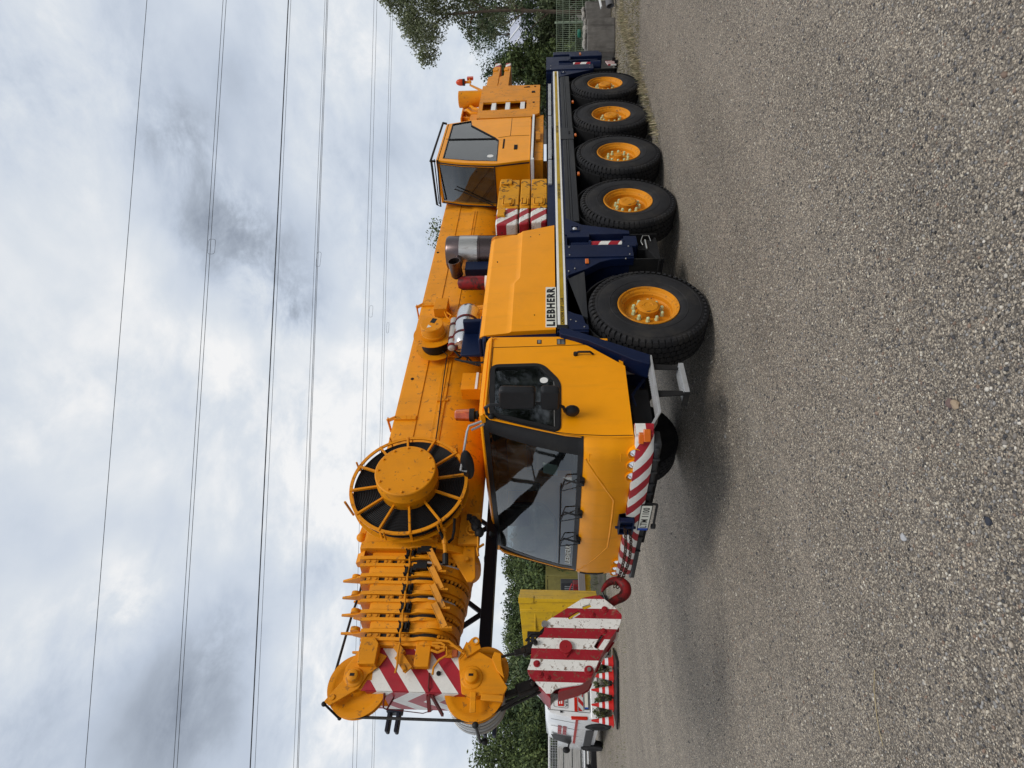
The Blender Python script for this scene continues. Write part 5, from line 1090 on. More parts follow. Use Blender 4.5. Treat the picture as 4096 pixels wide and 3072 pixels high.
# ================================================================== HOOK BLOCK
HB = (3.45, .0, 1.2)
M['hookst'] = stripes('hook_block_stripes', lambda nt, x, y, z: x, .19, 3.183 - HB[0], red=(.30, .012, .022), wear=.9)
hk = thing('hook_block', 'red and white striped hook block hanging in front of the crane from its boom head', 'hook block', HB)
hp = [(3.045, 1.375), (3.075, 1.52), (3.31, 1.875), (3.36, 1.90), (3.41, 1.90), (3.50, 1.99), (3.56, 2.015), (3.68, 2.02), (3.755, 2.05), (3.80, 2.03), (3.89, 1.93), (3.965, 1.86), (3.90, 1.80), (3.88, 1.70), (3.86, 1.58), (3.81, 1.49), (3.71, 1.44), (3.56, 1.365), (3.34, 1.205), (3.24, 1.17), (3.16, 1.24)]
slot1 = rounded([(3.205, 1.575), (3.235, 1.555), (3.30, 1.66), (3.275, 1.685)], .02, 3)[:]; slot0 = rounded([(3.135, 1.46), (3.165, 1.45), (3.195, 1.53), (3.165, 1.545)], .02, 3)
slot2 = rounded([(3.42, 1.375), (3.445, 1.335), (3.56, 1.42), (3.54, 1.455)], .02, 3)
hp = rounded(hp, .022, 3)
s = MB(); s.holeplate(hp, [slot1, slot0, slot2], 'y', .135, .16); s.build('side_plate', M['hookst'], hk, .004, 35, HB)
s = MB(); s.holeplate([(x + .0, z - .0) for x, z in hp], [slot1, slot2], 'y', -.16, -.135); s.build('side_plate', M['hookst'], hk, .004, 35, HB)
s = MB(); s.prism([(3.08, 1.36), (3.16, 1.24), (3.24, 1.19), (3.34, 1.22), (3.56, 1.38), (3.71, 1.45), (3.81, 1.50), (3.87, 1.60), (3.92, 1.78), (3.86, 1.74), (3.80, 1.58), (3.68, 1.50), (3.3, 1.30), (3.14, 1.42)], 'y', -.132, .132); s.prism([(3.83, 1.98), (3.90, 1.86), (3.98, 1.84), (3.93, 1.90)], 'y', -.15, .155); s.build('cross_plate', M['red'], hk, .006, 35, HB)
for k, y in enumerate((.085, .03, -.03, -.085)):
    s = MB(); s.lathe([(y - .022, .05), (y - .022, .22), (y - .018, .275), (y, .245), (y + .018, .275), (y + .022, .22), (y + .022, .05)], (3.55, 0, 1.72), (0, 1, 0), 40); s.build('sheave', M['grease'], hk, 0, 35, HB)
s = MB()
for (x, z, r) in ((3.245, 1.45, .026), (3.19, 1.33, .03), (3.395, 1.355, .026), (3.70, 2.01 - .045, .03), (3.79, 1.935, .028), (3.815, 1.87, .026), (3.745, 1.505, .042)):
    s.cyl((x, .155, z), (x, .170, z), r, n=20); s.cyl((x, .170, z), (x, .182, z), r * .55, n=6)
s.cyl((3.553, .155, 1.705), (3.553, .195, 1.705), .058, n=28); s.cyl((3.553, .195, 1.705), (3.553, .200, 1.705), .008, n=8); s.prism([(3.59, 1.74), (3.64, 1.70), (3.59, 1.66)], 'y', .158, .175)
s.build('pin', M['red'], hk, .003, 35, HB)
s = MB(); s.cyl((3.745, .17, 1.505), (3.745, .20, 1.505), .017, n=10); s.cyl((3.345, .155, 1.895), (3.345, .18, 1.895), .030, n=14); s.build('shackle', M['steel'], hk, 0, 35, HB)
s = MB(); pts = [(3.13, 0, 1.34), (3.075, 0, 1.285), (3.02, 0, 1.20), (2.985, 0, 1.135), (2.93, 0, 1.095), (2.865, 0, 1.10), (2.82, 0, 1.155), (2.825, 0, 1.225), (2.86, 0, 1.28), (2.905, 0, 1.315), (2.94, 0, 1.33)]
rr_ = [.035, .038, .043, .048, .055, .055, .048, .038, .028, .020, .010]; sp = smooth(pts, 4); s.tube(sp, [float(np.interp(i / (len(sp) - 1) * 10, range(11), rr_)) for i in range(len(sp))], 14); s.build('hook', M['hookred'], hk, 0, 60, HB)
s = MB(); s.bar((2.93, 0, 1.325), (3.07, 0, 1.285), .02, .012); s.cyl((3.09, -.09, 1.36), (3.09, .09, 1.36), .05, n=18); s.build('safety_latch', M['grease'], hk, .003, 35, HB)
s = MB(); d = Vector((.13, 0, .30)).normalized(); a = Vector((3.50, .10, 1.92))
s.bar(a, a + Vector((.08, 0, .18)), .07, .075); s.bar(a + Vector((.07, .02, .15)), a + Vector((.10, .02, .25)), .045, .05); s.cyl(a + Vector((.02, -.08, .06)), a + Vector((.02, .10, .06)), .022, n=10); s.tube([a + Vector((.0, .05, .15)), a + Vector((-.06, .06, .10)), a + Vector((-.07, .06, .0))], .012, 6)
s.bar((3.83, .06, 1.95), (3.91, .08, 2.14), .075, .09); s.bar((3.90, .08, 2.12), (3.95, .09, 2.24), .05, .05); s.cyl((3.86, -.02, 2.0), (3.86, .16, 2.0), .02, n=10); s.build('wedge_socket', M['grease'], hk, .008, 35, HB)
s = MB(); s.tube([(3.595, .12, 2.15), (3.66, .14, 2.36), (3.73, .15, 2.58)], .0125, 7); s.tube([(3.95, .09, 2.24), (3.99, .12, 2.38)], .0125, 7); s.tube([(3.78, -.05, 1.75), (3.98, -.05, 2.3)], .012, 6); s.tube([(3.79, .03, 1.72), (4.06, .02, 2.3)], .012, 6); s.build('hoist_rope', M['rope'], hk, 0, 35, HB)
# chain
cp = thing('restraint_chain', 'rusty double chain tying the red hook back to the front bumper', 'chain', (2.2, .05, 1.03))
def chain(A, B, sag, n, nm):
    A, B = Vector(A), Vector(B)
    s = MB()
    for k in range(n):
        t0, t1 = k / n, (k + 1) / n; P = lambda t: A.lerp(B, t) - Vector((0, 0, sag * 4 * t * (1 - t)))
        p, q = P(t0), P(t1); d = (q - p).normalized(); L = (q - p).length * .75; u = Vector((0, 0, 1)).cross(d).normalized(); w = d.cross(u)
        if k % 2: u, w = (u + w).normalized(), (w - u).normalized()
        else: u, w = (w - u).normalized(), (u + w).normalized()
        c = (p + q) / 2; s.tube([c + d * math.cos(a) * L + u * math.sin(a) * .0165 for a in np.linspace(0, 2 * math.pi, 12, endpoint=False)], .0052, 6, closed=True)
    s.build(nm, M['rust'], cp, 0, 50, (2.2, .05, 1.03))
chain((2.20, .055, 1.05), (2.895, .02, 1.205), .055, 23, 'chain_strand'); chain((2.20, .02, 1.00), (2.885, -.01, 1.175), .07, 24, 'chain_strand')

# ================================================================== VEGETATION
LEAF = tintmat('leaves', (1, 1, 1), .6, trans=.25); LEAF2 = tintmat('far_leaves', (1, 1, 1), .8)
BARK = pmat('bark', (.085, .065, .048), .9, var=.35, scale=8, bump=.8, bscale=25)
def leafcloud(name, cents, sizes, n, ls, pal, rng, parent, mat, flat=.0, hang=0):
    cents = np.array(cents); sizes = np.array(sizes); w = sizes.prod(1) ** .66; w = w / w.sum(); idx = rng.choice(len(cents), n, p=w)
    d = rng.normal(size=(n, 3)); d /= np.linalg.norm(d, axis=1)[:, None]; r = rng.random(n) ** .42
    # sub-clumping: snap towards twig points
    tw = rng.integers(0, 26, n); twd = np.random.default_rng(5).normal(size=(len(cents), 26, 3)); twd /= np.linalg.norm(twd, axis=2)[:, :, None]
    dd = d * .45 + twd[idx, tw] * .8; dd /= np.maximum(1, np.linalg.norm(dd, axis=1))[:, None]
    pos = cents[idx] + dd * r[:, None] * sizes[idx]
    if hang: pos[:, 2] -= hang * rng.random(n) * (np.abs(dd[:, 2]) < .6)
    q = np.array([(-.5, 0, 0), (0, -.22, .03), (.5, 0, 0), (0, .22, .03)]); Rm = rotmats(n, rng); s = ls * rng.uniform(.6, 1.3, n)
    V = np.einsum('nij,kj->nki', Rm, q) * s[:, None, None] + pos[:, None, :]
    pal = np.array(pal); cl = rng.uniform(.72, 1.25, (len(cents), 26)); ti = pal[rng.choice(len(pal), n)] * cl[idx, tw][:, None] * rng.uniform(.8, 1.2, (n, 1))
    o = scatter_mesh(name, V, np.array([[0, 1, 2, 3]]), ti, mat); o.parent = parent; return o
GREEN = [(.058, .088, .024), (.080, .115, .030), (.038, .062, .018), (.115, .15, .045)]
DGREEN = [(.038, .066, .022), (.052, .086, .028), (.028, .050, .018)]
OLIVE = [(.10, .135, .05), (.13, .165, .065), (.075, .105, .042), (.16, .19, .09)]
def tree(name, label, loc, h, wd, seed, pal, n=9000, ls=.13, trunk=.25, group=None, cat='tree', base=.12, mat=None, clumps=26, slim=1.0):
    rng = np.random.default_rng(seed); t = thing(name, label, cat, loc, rng.uniform(0, 6.28), group); s = MB()
    top = h * .82; s.tube([(0, 0, -.1), (.03 * wd, 0, h * .25), (-.03 * wd, .02 * wd, h * .5), (0, 0, top)], [trunk * .5, trunk * .42, trunk * .3, trunk * .08], 8)
    ce, sz = [], []
    for k in range(clumps):
        z = h * rng.uniform(base + .1, .92); f = math.sin(math.pi * min(1, max(.12, (z / h - base) / (1 - base)) ** .75)) ** .6 * slim; a = rng.uniform(0, 6.28); r = wd * .5 * f * rng.uniform(.2, .85)
        c = (r * math.cos(a), r * math.sin(a), z); ce.append(c); q = wd * rng.uniform(.13, .24); sz.append((q, q, q * rng.uniform(.6, .95)))
        if k % 2 == 0: zz = z * rng.uniform(.5, .8); s.tube([(0, 0, zz), (c[0] * .5, c[1] * .5, (zz + z) / 2 + .05 * h * .3), c], [trunk * .15, trunk * .10, trunk * .04], 5)
    s.build('trunk', BARK, t); leafcloud('crown', ce, sz, n, ls, pal, rng, t, mat or LEAF2); return t
def bgp(px, py, D):      # a point of the place at depth D along the view
    u, v = 3072 - py, px; d = CF * FPX + CR * (u - 1536) + CU * (2048 - v); return CP + d * D / FPX
def gpos(py, D, z=0):
    p = bgp(2191, py, D); return (float(p[0]), float(p[1]), z)
# wood behind the yard, left half
k = 0
proto = []
TL = ['tall dense green tree at the yard edge behind', 'round dark green tree growing behind', 'bushy light green tree growing behind']
specs = [(3040, 34, 6.9, 5.2, 'tall leafy tree over the outer end of the fence panel stack', GREEN), (2935, 37, 6.2, 4.2, 'dark tree between the fence panel stack and the white van', DGREEN), (2850, 39, 6.0, 4.6, 'leafy tree rising over the roof of the white van', GREEN), (2760, 40, 5.3, 4.2, 'pale green tree behind the lower pulley of the boom', OLIVE), (2680, 42, 5.6, 4.4, 'tree behind the rope between boom tip and hook block', DGREEN),
         (2600, 42, 5.3, 4.6, 'pale tree above the bolted bracket of the yellow hopper', OLIVE), (2520, 40, 5.2, 4.4, 'tree above the middle of the yellow hopper', GREEN), (2440, 41, 5.3, 4.4, 'dark tree above the grey crate stack', DGREEN), (2360, 38, 4.9, 4.4, 'green tree above the olive container', GREEN), (2290, 40, 5.2, 4.6, 'green tree touching the lower corner of the windscreen', GREEN), (2205, 38, 4.7, 4.2, 'green tree glimpsed under the boom beside the cab mirror', GREEN), (2110, 42, 4.7, 4.5, 'dark tree glimpsed between boom and cab roof', DGREEN)]
for (py, D, h, wd, lab, pal) in specs:
    p = gpos(py, D); k += 1; h = h * .93
    tree('leafy_tree', lab, p, h * 1.0, wd * 1.25, 100 + k, pal, n=11000, ls=.21, group='trees along the wood edge', base=.0, clumps=34, trunk=.3)
for j, (py, D) in enumerate(((3060, 31), (2960, 33), (2860, 35), (2700, 36), (2560, 36), (2400, 36), (2310, 34), (2200, 34))):
    tree('hedge_bush', ['low hedge bush behind the outer end of the fence panel stack', 'low hedge bush between fence panel stack and van', 'low hedge bush hugging the roof of the van', 'low hedge bush behind the striped hook block', 'low hedge bush behind the yellow hopper', 'low hedge bush behind the grey crates', 'low hedge bush beside the olive container', 'low hedge bush under the boom behind the cab front'][j], gpos(py, D), 3.4, 4.8, 300 + j, DGREEN if j % 2 else GREEN, n=7000, ls=.22, group='bushes of the hedge', cat='bush', base=-.05, clumps=24, trunk=.12)
# behind the middle and right
for j, (py, D, h, wd, pal, lab) in enumerate(((925, 30, 8.3, 3.4, OLIVE, 'slim tree whose top peeks out above the boom'), (318, 27, 5.3, 3.0, DGREEN, 'dark green conifer like tree behind the rear ballast of the crane'), (262, 22, 3.9, 2.1, GREEN, 'bright green shrub behind the rear blue frame of the crane'), (130, 38, 7.2, 5.5, DGREEN, 'dark tree rising behind the pale roofed house'), (15, 26, 6.0, 3.6, DGREEN, 'dark tree behind the mesh fence and the leaning willow')  )):
    tree('leafy_tree', lab, gpos(py, D), h, wd * 1.25, 400 + j, pal, n=11000, ls=.15, base=.0, clumps=34, trunk=.22)
for j, (py, D) in enumerate(((160, 22.5), (60, 22.2), (250, 23.5))):
    tree('fence_shrub', ['loose shrub with pale twigs behind the mesh fence and the concrete blocks', 'loose shrub behind the mesh fence beyond the willow trunk', 'loose shrub behind the fence beside the blue rear frame'][j], gpos(py, D), 2.3, 2.4, 450 + j, [(.05, .075, .025), (.08, .10, .04), (.035, .05, .018)], n=6500, ls=.13, cat='shrub', base=-.05, clumps=20, trunk=.08)
# foreground tree at the right border
def right_tree():
    rng = np.random.default_rng(77); base = gpos(48, 18.6); t = thing('grey_willow', 'tall loose tree with leaning crown and thin grey trunk beside the concrete blocks', 'tree', base); s = MB()
    def lp(px, py, D=17.2): p = bgp(px, py, D * 18.6 / 17.2); return tuple(p - np.array(base))
    tr_ = [lp(2440, 48), lp(2330, 50), lp(2150, 45), lp(2000, 42), lp(1860, 52), lp(1760, 58), lp(1680, 40)]
    s.tube(smooth(tr_, 3), [float(np.interp(i / 18 * 6, range(7), [.07, .062, .052, .045, .036, .026, .014])) for i in range(19)], 8)
    br = [[lp(2120, 45), lp(2060, 20), lp(2035, 5)], [lp(2070, 44), lp(2050, 15), lp(2030, 8)], [lp(2010, 42), lp(1990, 30), lp(1975, 18)], [lp(1800, 55), lp(1740, 95), lp(1715, 150, 16.8), lp(1710, 200, 16.6)], [lp(1900, 48), lp(1880, 90), lp(1900, 130, 17.6)], [lp(1760, 58), lp(1690, 20), lp(1640, 0)], [lp(2100, 46), lp(2060, 75), lp(2020, 95)], [lp(1950, 45), lp(1850, -20), lp(1800, -60)], [lp(2200, 46), lp(2150, 90), lp(2120, 115)]]
    for b in br: s.tube(b, [.024 - .016 * i / (len(b) - 1) for i in range(len(b))], 6)
    s.build('trunk', BARK, t)
    ce, sz = [], []
    for (px, py, D, r) in ((1600, 10, 17, .55), (1640, 55, 17, .6), (1590, -40, 17, .6), (1680, 95, 16.8, .65), (1650, 130, 16.7, .45), (1700, 170, 16.6, .55), (1720, 215, 16.5, .38), (1690, 232, 16.5, .28), (1735, 130, 16.8, .45), (1740, 30, 17, .6), (1720, -30, 17.2, .7), (1780, 60, 17.3, .4), (1830, 40, 17.4, .5), (1860, 90, 17.5, .42), (1880, 140, 17.6, .35), (1930, 110, 17.6, .38), (1900, 20, 17.3, .55), (1960, 60, 17.4, .42), (1880, -40, 17.3, .7), (2010, 90, 17.5, .45), (2060, 30, 17.2, .4), (1980, 150, 17.8, .35), (2150, 70, 17.2, .25), (1780, -70, 17.2, .8), (1640, -90, 17, .8), (2040, -40, 17.2, .6), (1560, 25, 17, .28), (1545, -10, 17, .35), (1620, 92, 16.9, .35)):
        r *= .72 if px > 1815 else 1; ce.append(lp(px, py, D)); r *= 1.08; sz.append((r * 1.02, r * 1.02, r * .85))
    leafcloud('crown', ce, sz, 19000, .088, [(.12, .145, .06), (.17, .195, .095), (.075, .095, .038), (.28, .30, .20)], rng, t, LEAF)
right_tree()

for j in range(6):
    tree('unseen_tree', ['unseen broad tree reflected in the rear part of the cab window', 'second unseen broad tree beyond the open side of the yard', 'third unseen broad tree beyond the open side of the yard', 'fourth unseen broad tree beyond the open side of the yard', 'fifth unseen broad tree beyond the open side of the yard', 'outermost unseen broad tree beyond the open side of the yard'][j], (-32 + 7.5 * j, 31 + 1.5 * (j % 2), 0), 10.5 - (j % 3), 9.5, 600 + j, DGREEN, n=5000, ls=.5, base=.0, clumps=30, trunk=.5, group='unseen trees added for the side windows to reflect')  # out-of-view trees added so the side windows have something to reflect
# grass: tufts beside the rear wheels and rough strip towards the blocks
def grass(name, label, pts, hmin, hmax, seed, pal, lean=.5):
    rng = np.random.default_rng(seed); pts = np.array(pts); n = len(pts); h = rng.uniform(hmin, hmax, n); a = rng.uniform(0, 6.28, n); w = .0035 + .004 * rng.random(n)
    c, s_ = np.cos(a), np.sin(a); le = rng.uniform(.1, lean, n) * h
    V = np.zeros((n, 6, 3)); L_ = np.stack([c, s_], 1); P_ = np.stack([-s_, c], 1)
    for k, (t, ww) in enumerate(((0, 1), (.55, .75), (1, .12))):
        for q, sg in enumerate((-1, 1)):
            V[:, k * 2 + q, :2] = pts[:, :2] + L_ * (le * t * t)[:, None] + P_ * (w * ww * sg)[:, None]; V[:, k * 2 + q, 2] = h * t - .01
    pal = np.array(pal); ti = pal[rng.choice(len(pal), n)] * rng.uniform(.7, 1.25, (n, 1))
    o = scatter_mesh(name, V, np.array([[0, 1, 3, 2], [2, 3, 5, 4]]), ti, LEAF2); tag(o, label, 'grass', kind='stuff')
rng = np.random.default_rng(9); P = []
for _ in range(300):
    x = -4.4 - 7.6 * rng.random() ** .75; y = 1.33 + abs(rng.normal()) * (.05 + .028 * (-x - 3)); 
    for _ in range(int(rng.integers(5, 16))): P.append((x + rng.normal() * .05, y + rng.normal() * .04))
grass('dry_grass', 'dry straw coloured grass tufts along the rear tyres of the crane', P, .02, .12, 1, [(.38, .31, .19), (.30, .25, .15), (.48, .41, .27), (.17, .17, .08)])
P = []
for _ in range(1500):
    t = rng.random(); c = np.array(gpos(-60 + 420 * t, rng.uniform(12.2, 17.5)))
    for _ in range(int(rng.integers(4, 8))): P.append((c[0] + rng.normal() * .09, c[1] + rng.normal() * .09))
grass('rough_grass', 'rough dry grass strip in front of the concrete blocks', P, .01, .045, 2, [(.27, .23, .12), (.36, .30, .19), (.20, .18, .10), (.14, .14, .065)])
P = []
for _ in range(260):
    c = np.array(gpos(rng.uniform(2290, 3300), rng.uniform(14.5, 36)))
    for _ in range(int(rng.integers(6, 22))): P.append((c[0] + rng.normal() * .22, c[1] + rng.normal() * .12))
grass('weeds', 'scattered weeds on the far side of the gravel yard', P, .02, .07, 3, [(.13, .15, .06), (.22, .21, .11)])

# ================================================================== CONCRETE BLOCKS, FENCE, DEBRIS (RIGHT)
CONC = pmat('old_concrete', (.14, .13, .118), .9, var=.35, scale=2.5, bump=1.0, bscale=9, streak=((.06, .055, .05), 6, .5, .65, .7), dirt=[((.07, .065, .058), 2.5, .48, .7, .8), ((.26, .25, .23), 7, .6, .75, .5)], sc=(1, 1, .6))
def jitter(s, a, seed=1):
    r_ = np.random.default_rng(seed); s.v = [tuple(np.array(v) + r_.normal(size=3) * a) for v in s.v]; return s
def orient(px_a, D): pass
FR = Vector((CR[0], CR[1], 0)).normalized(); FD = Vector((CF[0], CF[1], 0)).normalized()       # across / away from the viewer
def blk(name, lab, py, D, w, h, dpt, seed, ang, z0=0):
    p = gpos(py, D, z0); t = thing(name, lab, 'concrete block', p, math.atan2(FR.y, FR.x) + ang, group='old concrete blocks')
    s = MB(); n = 6; P = []
    s.box(-w / 2, w / 2, 0, dpt, 0, h); b = s.build('body', CONC, t, .035); b.modifiers['bevel'].segments = 3
    m = b.modifiers.new('sub', 'SUBSURF'); m.subdivision_type = 'SIMPLE'; m.levels = m.render_levels = 4
    tx = bpy.data.textures.new('rough', 'CLOUDS'); tx.noise_scale = .22; d = b.modifiers.new('disp', 'DISPLACE'); d.texture = tx; d.strength = .05; d.texture_coords = 'LOCAL'
    return t
blk('concrete_block', 'large weathered concrete block nearest the blue rear of the crane', 148, 16.5, .98, .78, 1.5, 1, .03)
blk('concrete_block', 'weathered concrete block standing further back beside the grey pipe', 52, 17.5, .60, .76, 1.4, 2, -.05)
RUB = pmat('rubble', (.28, .26, .23), .9, var=.35, scale=6, bump=.8)
def rock(loc, r, seed, mat, name, lab, cat, group=None, sq=(1, 1, .7)):
    v, f = ico(); bm = bmesh.new(); bmesh.ops.create_icosphere(bm, subdivisions=2, radius=1); g = np.random.default_rng(seed); dirs = g.normal(size=(6, 3))
    for q in bm.verts:
        k = 1 + .18 * sum(math.sin(3 * q.co.dot(Vector(d_))) for d_ in dirs) / 3; q.co = Vector((q.co.x * sq[0], q.co.y * sq[1], q.co.z * sq[2])) * k * r
    me = bpy.data.meshes.new(name); bm.to_mesh(me); bm.free(); me.materials.append(mat); o = bpy.data.objects.new(name, me); COL.objects.link(o); o.location = loc; tag(o, lab, cat, group); return o
gg = np.random.default_rng(4)
rb_lab = ['chunk of rubble on the near concrete block, closest to the crane', 'pale chunk of rubble on the near concrete block beside the green scrap', 'chunk of rubble on the near concrete block, in its middle', 'chunk of rubble on the near concrete block towards the rear block', 'small chunk of rubble on the rear concrete block', 'chunk of rubble on the rear concrete block, nearest the pipe']
for j, (py, D, z) in enumerate(((178, 16.8, .80), (150, 16.8, .80), (128, 16.9, .79), (95, 17.0, .78), (72, 17.6, .79), (48, 17.7, .79))):
    p = gpos(py, D, z + .02); rock(p, gg.uniform(.08, .13), j, RUB, 'rubble_chunk', rb_lab[j], 'rubble', 'rubble on the concrete blocks', (1.3, 1.1, .6))
s = MB(); p = Vector(gpos(138, 17.0, .92)); s.box(-.16, .16, -.08, .08, 0, .10); o = s.build('green_scrap', pmat('teal_plastic', (.01, .12, .075), .5), None, .03, loc=p); tag(o, 'small teal green plastic scrap lying on the rubble', 'scrap')
s = MB(); s.lathe([(0, .11), (2.2, .11), (2.2, .09), (0, .09)], (0, 0, 0), (FR.x, FR.y, .14), 24, closed=True); o = s.build('grey_pipe', pmat('grey_pipe', (.13, .13, .135), .6), None, 0, 35, loc=Vector(gpos(34, 16.3, .16)) + Vector((0, 0, 0))); tag(o, 'dark grey plastic pipe lying beside the rear concrete block', 'pipe')
s = MB(); s.bar((0, 0, 0), FR * 1.2 + Vector((0, 0, .25)), .12, .04); o = s.build('white_board', M['white'], None, .004, loc=Vector(gpos(40, 16.9, .35))); tag(o, 'pale weathered board leaning under the grey pipe', 'board')
# green mesh fence
MG = pmat('green_wire', (.27, .33, .24), .5, var=.15)
def mesh_fence(name, lab, py0, py1, D0, D1, h, z0=.0):
    A, B = Vector(gpos(py0, D0)), Vector(gpos(py1, D1)); L = (B - A).length; d = (B - A).normalized(); t = thing(name, lab, 'fence', A, math.atan2(d.y, d.x)); s = MB()
    n = int(L / .055)
    for k in range(n + 1): x = L * k / n; s.box(x - .0035, x + .0035, -.003, .003, z0, h)
    k = z0
    while k <= h + .001: s.box(0, L, .004, .010, k - .005, k + .005); s.box(0, L, -.012, -.006, k - .005, k + .005); k += .20
    s.build('wire_panel', MG, t, 0, 0)
    x = 0
    while x <= L + .01: s = MB(); s.box(x - .025, x + .025, .012, .06, 0, h + .05); s.build('post', MG, t, .004); x += L / 2
mesh_fence('mesh_fence', 'pale green wire mesh fence behind the concrete blocks', 420, -260, 19.0, 17.9, 1.60)
# house with pale roof behind the trees
hs = thing('house', 'grey house with pale glazed roof half hidden behind shrubs and willow', 'house', gpos(150, 29), math.atan2(FR.y, FR.x))
s = MB(); s.box(-3.2, 3.2, 0, 5, 0, 2.3); s.build('wall', pmat('house_wall', (.22, .21, .20), .8), hs)
s = MB(); s.prism([(-.3, 2.35), (2.6, 3.9), (5.3, 2.35), (5.3, 2.25), (-.3, 2.25)], 'x', -3.4, 3.4); rf = s.build('roof', pmat('pale_roof', (.42, .44, .52), .45, var=.05), hs)
s = MB()
for k in range(12): x = -3.3 + .6 * k; s.bar((x, -.3, 2.38), (x, 2.6, 3.93), .05, .04)
s.build('glazing_bar', M['white'], rf)
s = MB(); s.box(-2.2, -1.2, -.03, 0, 1.1, 2.1); s.build('window', M['glass'], hs); s = MB(); s.box(.5, 1.8, -.03, 0, .9, 2.1); s.build('window', M['glass'], hs)
# debris behind the rear of the crane
dt = thing('barrier_board', 'toppled red and white barrier board lying behind the rear wheels', 'barrier', (-12.0, .35, 0), .2)
M['bar'] = stripes('barrier_stripes', lambda nt, x, y, z: mth(nt, 'ADD', x, z), .3, .05, wear=.5); s = MB(); s.box(-.45, .45, -.02, .02, .05, .27); s.build('board', M['bar'], dt, .005); s = MB(); s.box(-.4, -.34, -.1, .1, 0, .09); s.box(.34, .4, -.1, .1, 0, .09); s.build('foot', M['dark'], dt, .005)

# ================================================================== WHITE VAN
def van():
    H = (-.78, -13.95, 0); t = thing('white_van', 'white panel van with red logo on its rear doors', 'van', H, math.pi / 2 + R(180) + R(0))
    # local: +x forward (towards -Y world after rotation), +y left ... built directly
    t.rotation_euler.z = R(-90) + R(-3)
    W2 = .94; V = M['vanwhite']; L = 4.9
    def sec(x, hw, top, low=.32, tum=.12):
        return [(x, -hw, low), (x, -hw - .02, .75), (x, -hw, 1.10), (x, -hw + tum * .5, 1.55), (x, -hw + tum, top - .12), (x, -hw + tum + .10, top - .02), (x, 0, top + .02), (x, hw - tum - .10, top - .02), (x, hw - tum, top - .12), (x, hw - tum * .5, 1.55), (x, hw, 1.10), (x, hw + .02, .75), (x, hw, low)]
    s = MB(); s.loft([sec(0.03, W2 - .04, 1.93, .36), sec(.12, W2, 1.97), sec(1.5, W2, 1.98), sec(2.9, W2, 1.96), sec(3.35, W2 - .02, 1.88), sec(3.75, W2 - .03, 1.50, tum=.10), sec(4.1, W2 - .04, 1.22, tum=.05), sec(4.75, W2 - .10, 1.02, tum=.05), sec(4.9, W2 - .18, .85, .34, .05)])
    body = s.build('body', V, t, 0, 50)
    # wheels with arches
    for x in (.85, 3.95):
        for sy in (1, -1):
            s = MB(); s.cyl((x, sy * (W2 - .10), .34), (x, sy * (W2 + .022), .34), .41, n=28); s.build('wheel_arch', M['dark'], t, 0)
            s = MB(); s.lathe([(-.11, .20), (-.11, .31), (-.07, .335), (.07, .335), (.11, .31), (.11, .20)], (x, sy * (W2 - .08), .335), (0, 1, 0), 32); w = s.build('wheel', M['rubber'], t); s = MB(); s.lathe([(.09 * sy, .0001), (.10 * sy, .10), (.06 * sy, .18), (.095 * sy, .205)], (x, sy * (W2 - .08), .335), (0, 1, 0), 24); s.build('rim', M['alu'], w)
    # left side details (y +): windows, trim
    s = MB()
    s.add([(2.30, W2 - .02, 1.12), (3.05, W2 - .02, 1.10), (3.55, W2 - .035, 1.14), (3.12, W2 - .09, 1.70), (2.32, W2 - .088, 1.80)], [(0, 1, 2, 3, 4)]); s.v = [(x, y + .022, z) for x, y, z in s.v]; s.build('side_window', M['black'], t)
    for sy in (1,):
        s = MB(); s.box(1.30, 3.50, W2 - .01, W2 + .03, .44, .70); s.build('sill_trim', M['panel'], t, .01)
        s = MB(); s.box(.08, 3.2, W2 + .012, W2 + .022, .98, 1.06); s.build('red_stripe', pmat('van_red', (.45, .02, .015), .4), t)
        s = MB(); s.prism([(.42, 1.22), (2.20, 1.22), (2.20, 1.75), (.42, 1.78)], 'y', W2 - .055, W2 - .03) if False else None
        s = MB(); 
        for k, (x0, x1, z0, z1) in enumerate(((.42, .47, 1.16, 1.78), (2.18, 2.22, .5, 1.80), (1.25, 1.28, .5, 1.8))): s.prism([(x0, z0), (x1, z0), (x1, z1), (x0, z1)], 'y', W2 - .03, W2 + .014 - .0) if False else s.bar(((x0 + x1) / 2, W2 + .012, .55), ((x0 + x1) / 2, W2 + .008, 1.10), .006, .008); s.bar(((x0 + x1) / 2, W2 + .006, 1.10), ((x0 + x1) / 2, W2 - .09, 1.80), .006, .008)
        s.build('panel_gap', M['dark'], t)
        s = MB(); s.cyl((3.45, W2 + .0, 1.18), (3.45, W2 + .12, 1.20), .03, n=8); s.ball((3.47, W2 + .17, 1.27), (.06, .10, .13)); s.build('wing_mirror', M['black'], t)
        s = MB()
        for (z0, z1) in ((1.30, 1.42), (1.46, 1.58)):
            for (x0, x1) in ((1.10, 1.62), (1.68, 2.15)): yy = W2 - .02 - .10 * (z0 - 1.3); s.obox(((x0 + x1) / 2, yy + .0, (z0 + z1) / 2), ((1, 0, 0), (0, -.14, 1), (0, 1, .14)), ((x1 - x0) / 2, (z1 - z0) / 2, .006))
        s.build('side_logo', M['red'], t)
    # rear: doors, text, lamps
    s = MB(); X = .028; X0 = X - .012
    for (a, b) in (((X0, -.0, .62), (X0, -.0, 1.88)), ((X0, .76, .62), (X0, .70, 1.86)), ((X0, -.76, .62), (X0, -.70, 1.86)), ((X0, -.74, .62), (X0, .74, .62)), ((X0, -.70, 1.88), (X0, .70, 1.88))): s.bar(a, b, .010, .012)
    for sy in (1, -1):
        q = rounded([(sy * .08, 1.28), (sy * .66, 1.28), (sy * .62, 1.72), (sy * .08, 1.74)], .06); ring(s, q, .008, 'x', X0 - .006, X0)
    s.build('door_gap', M['panel'], t)
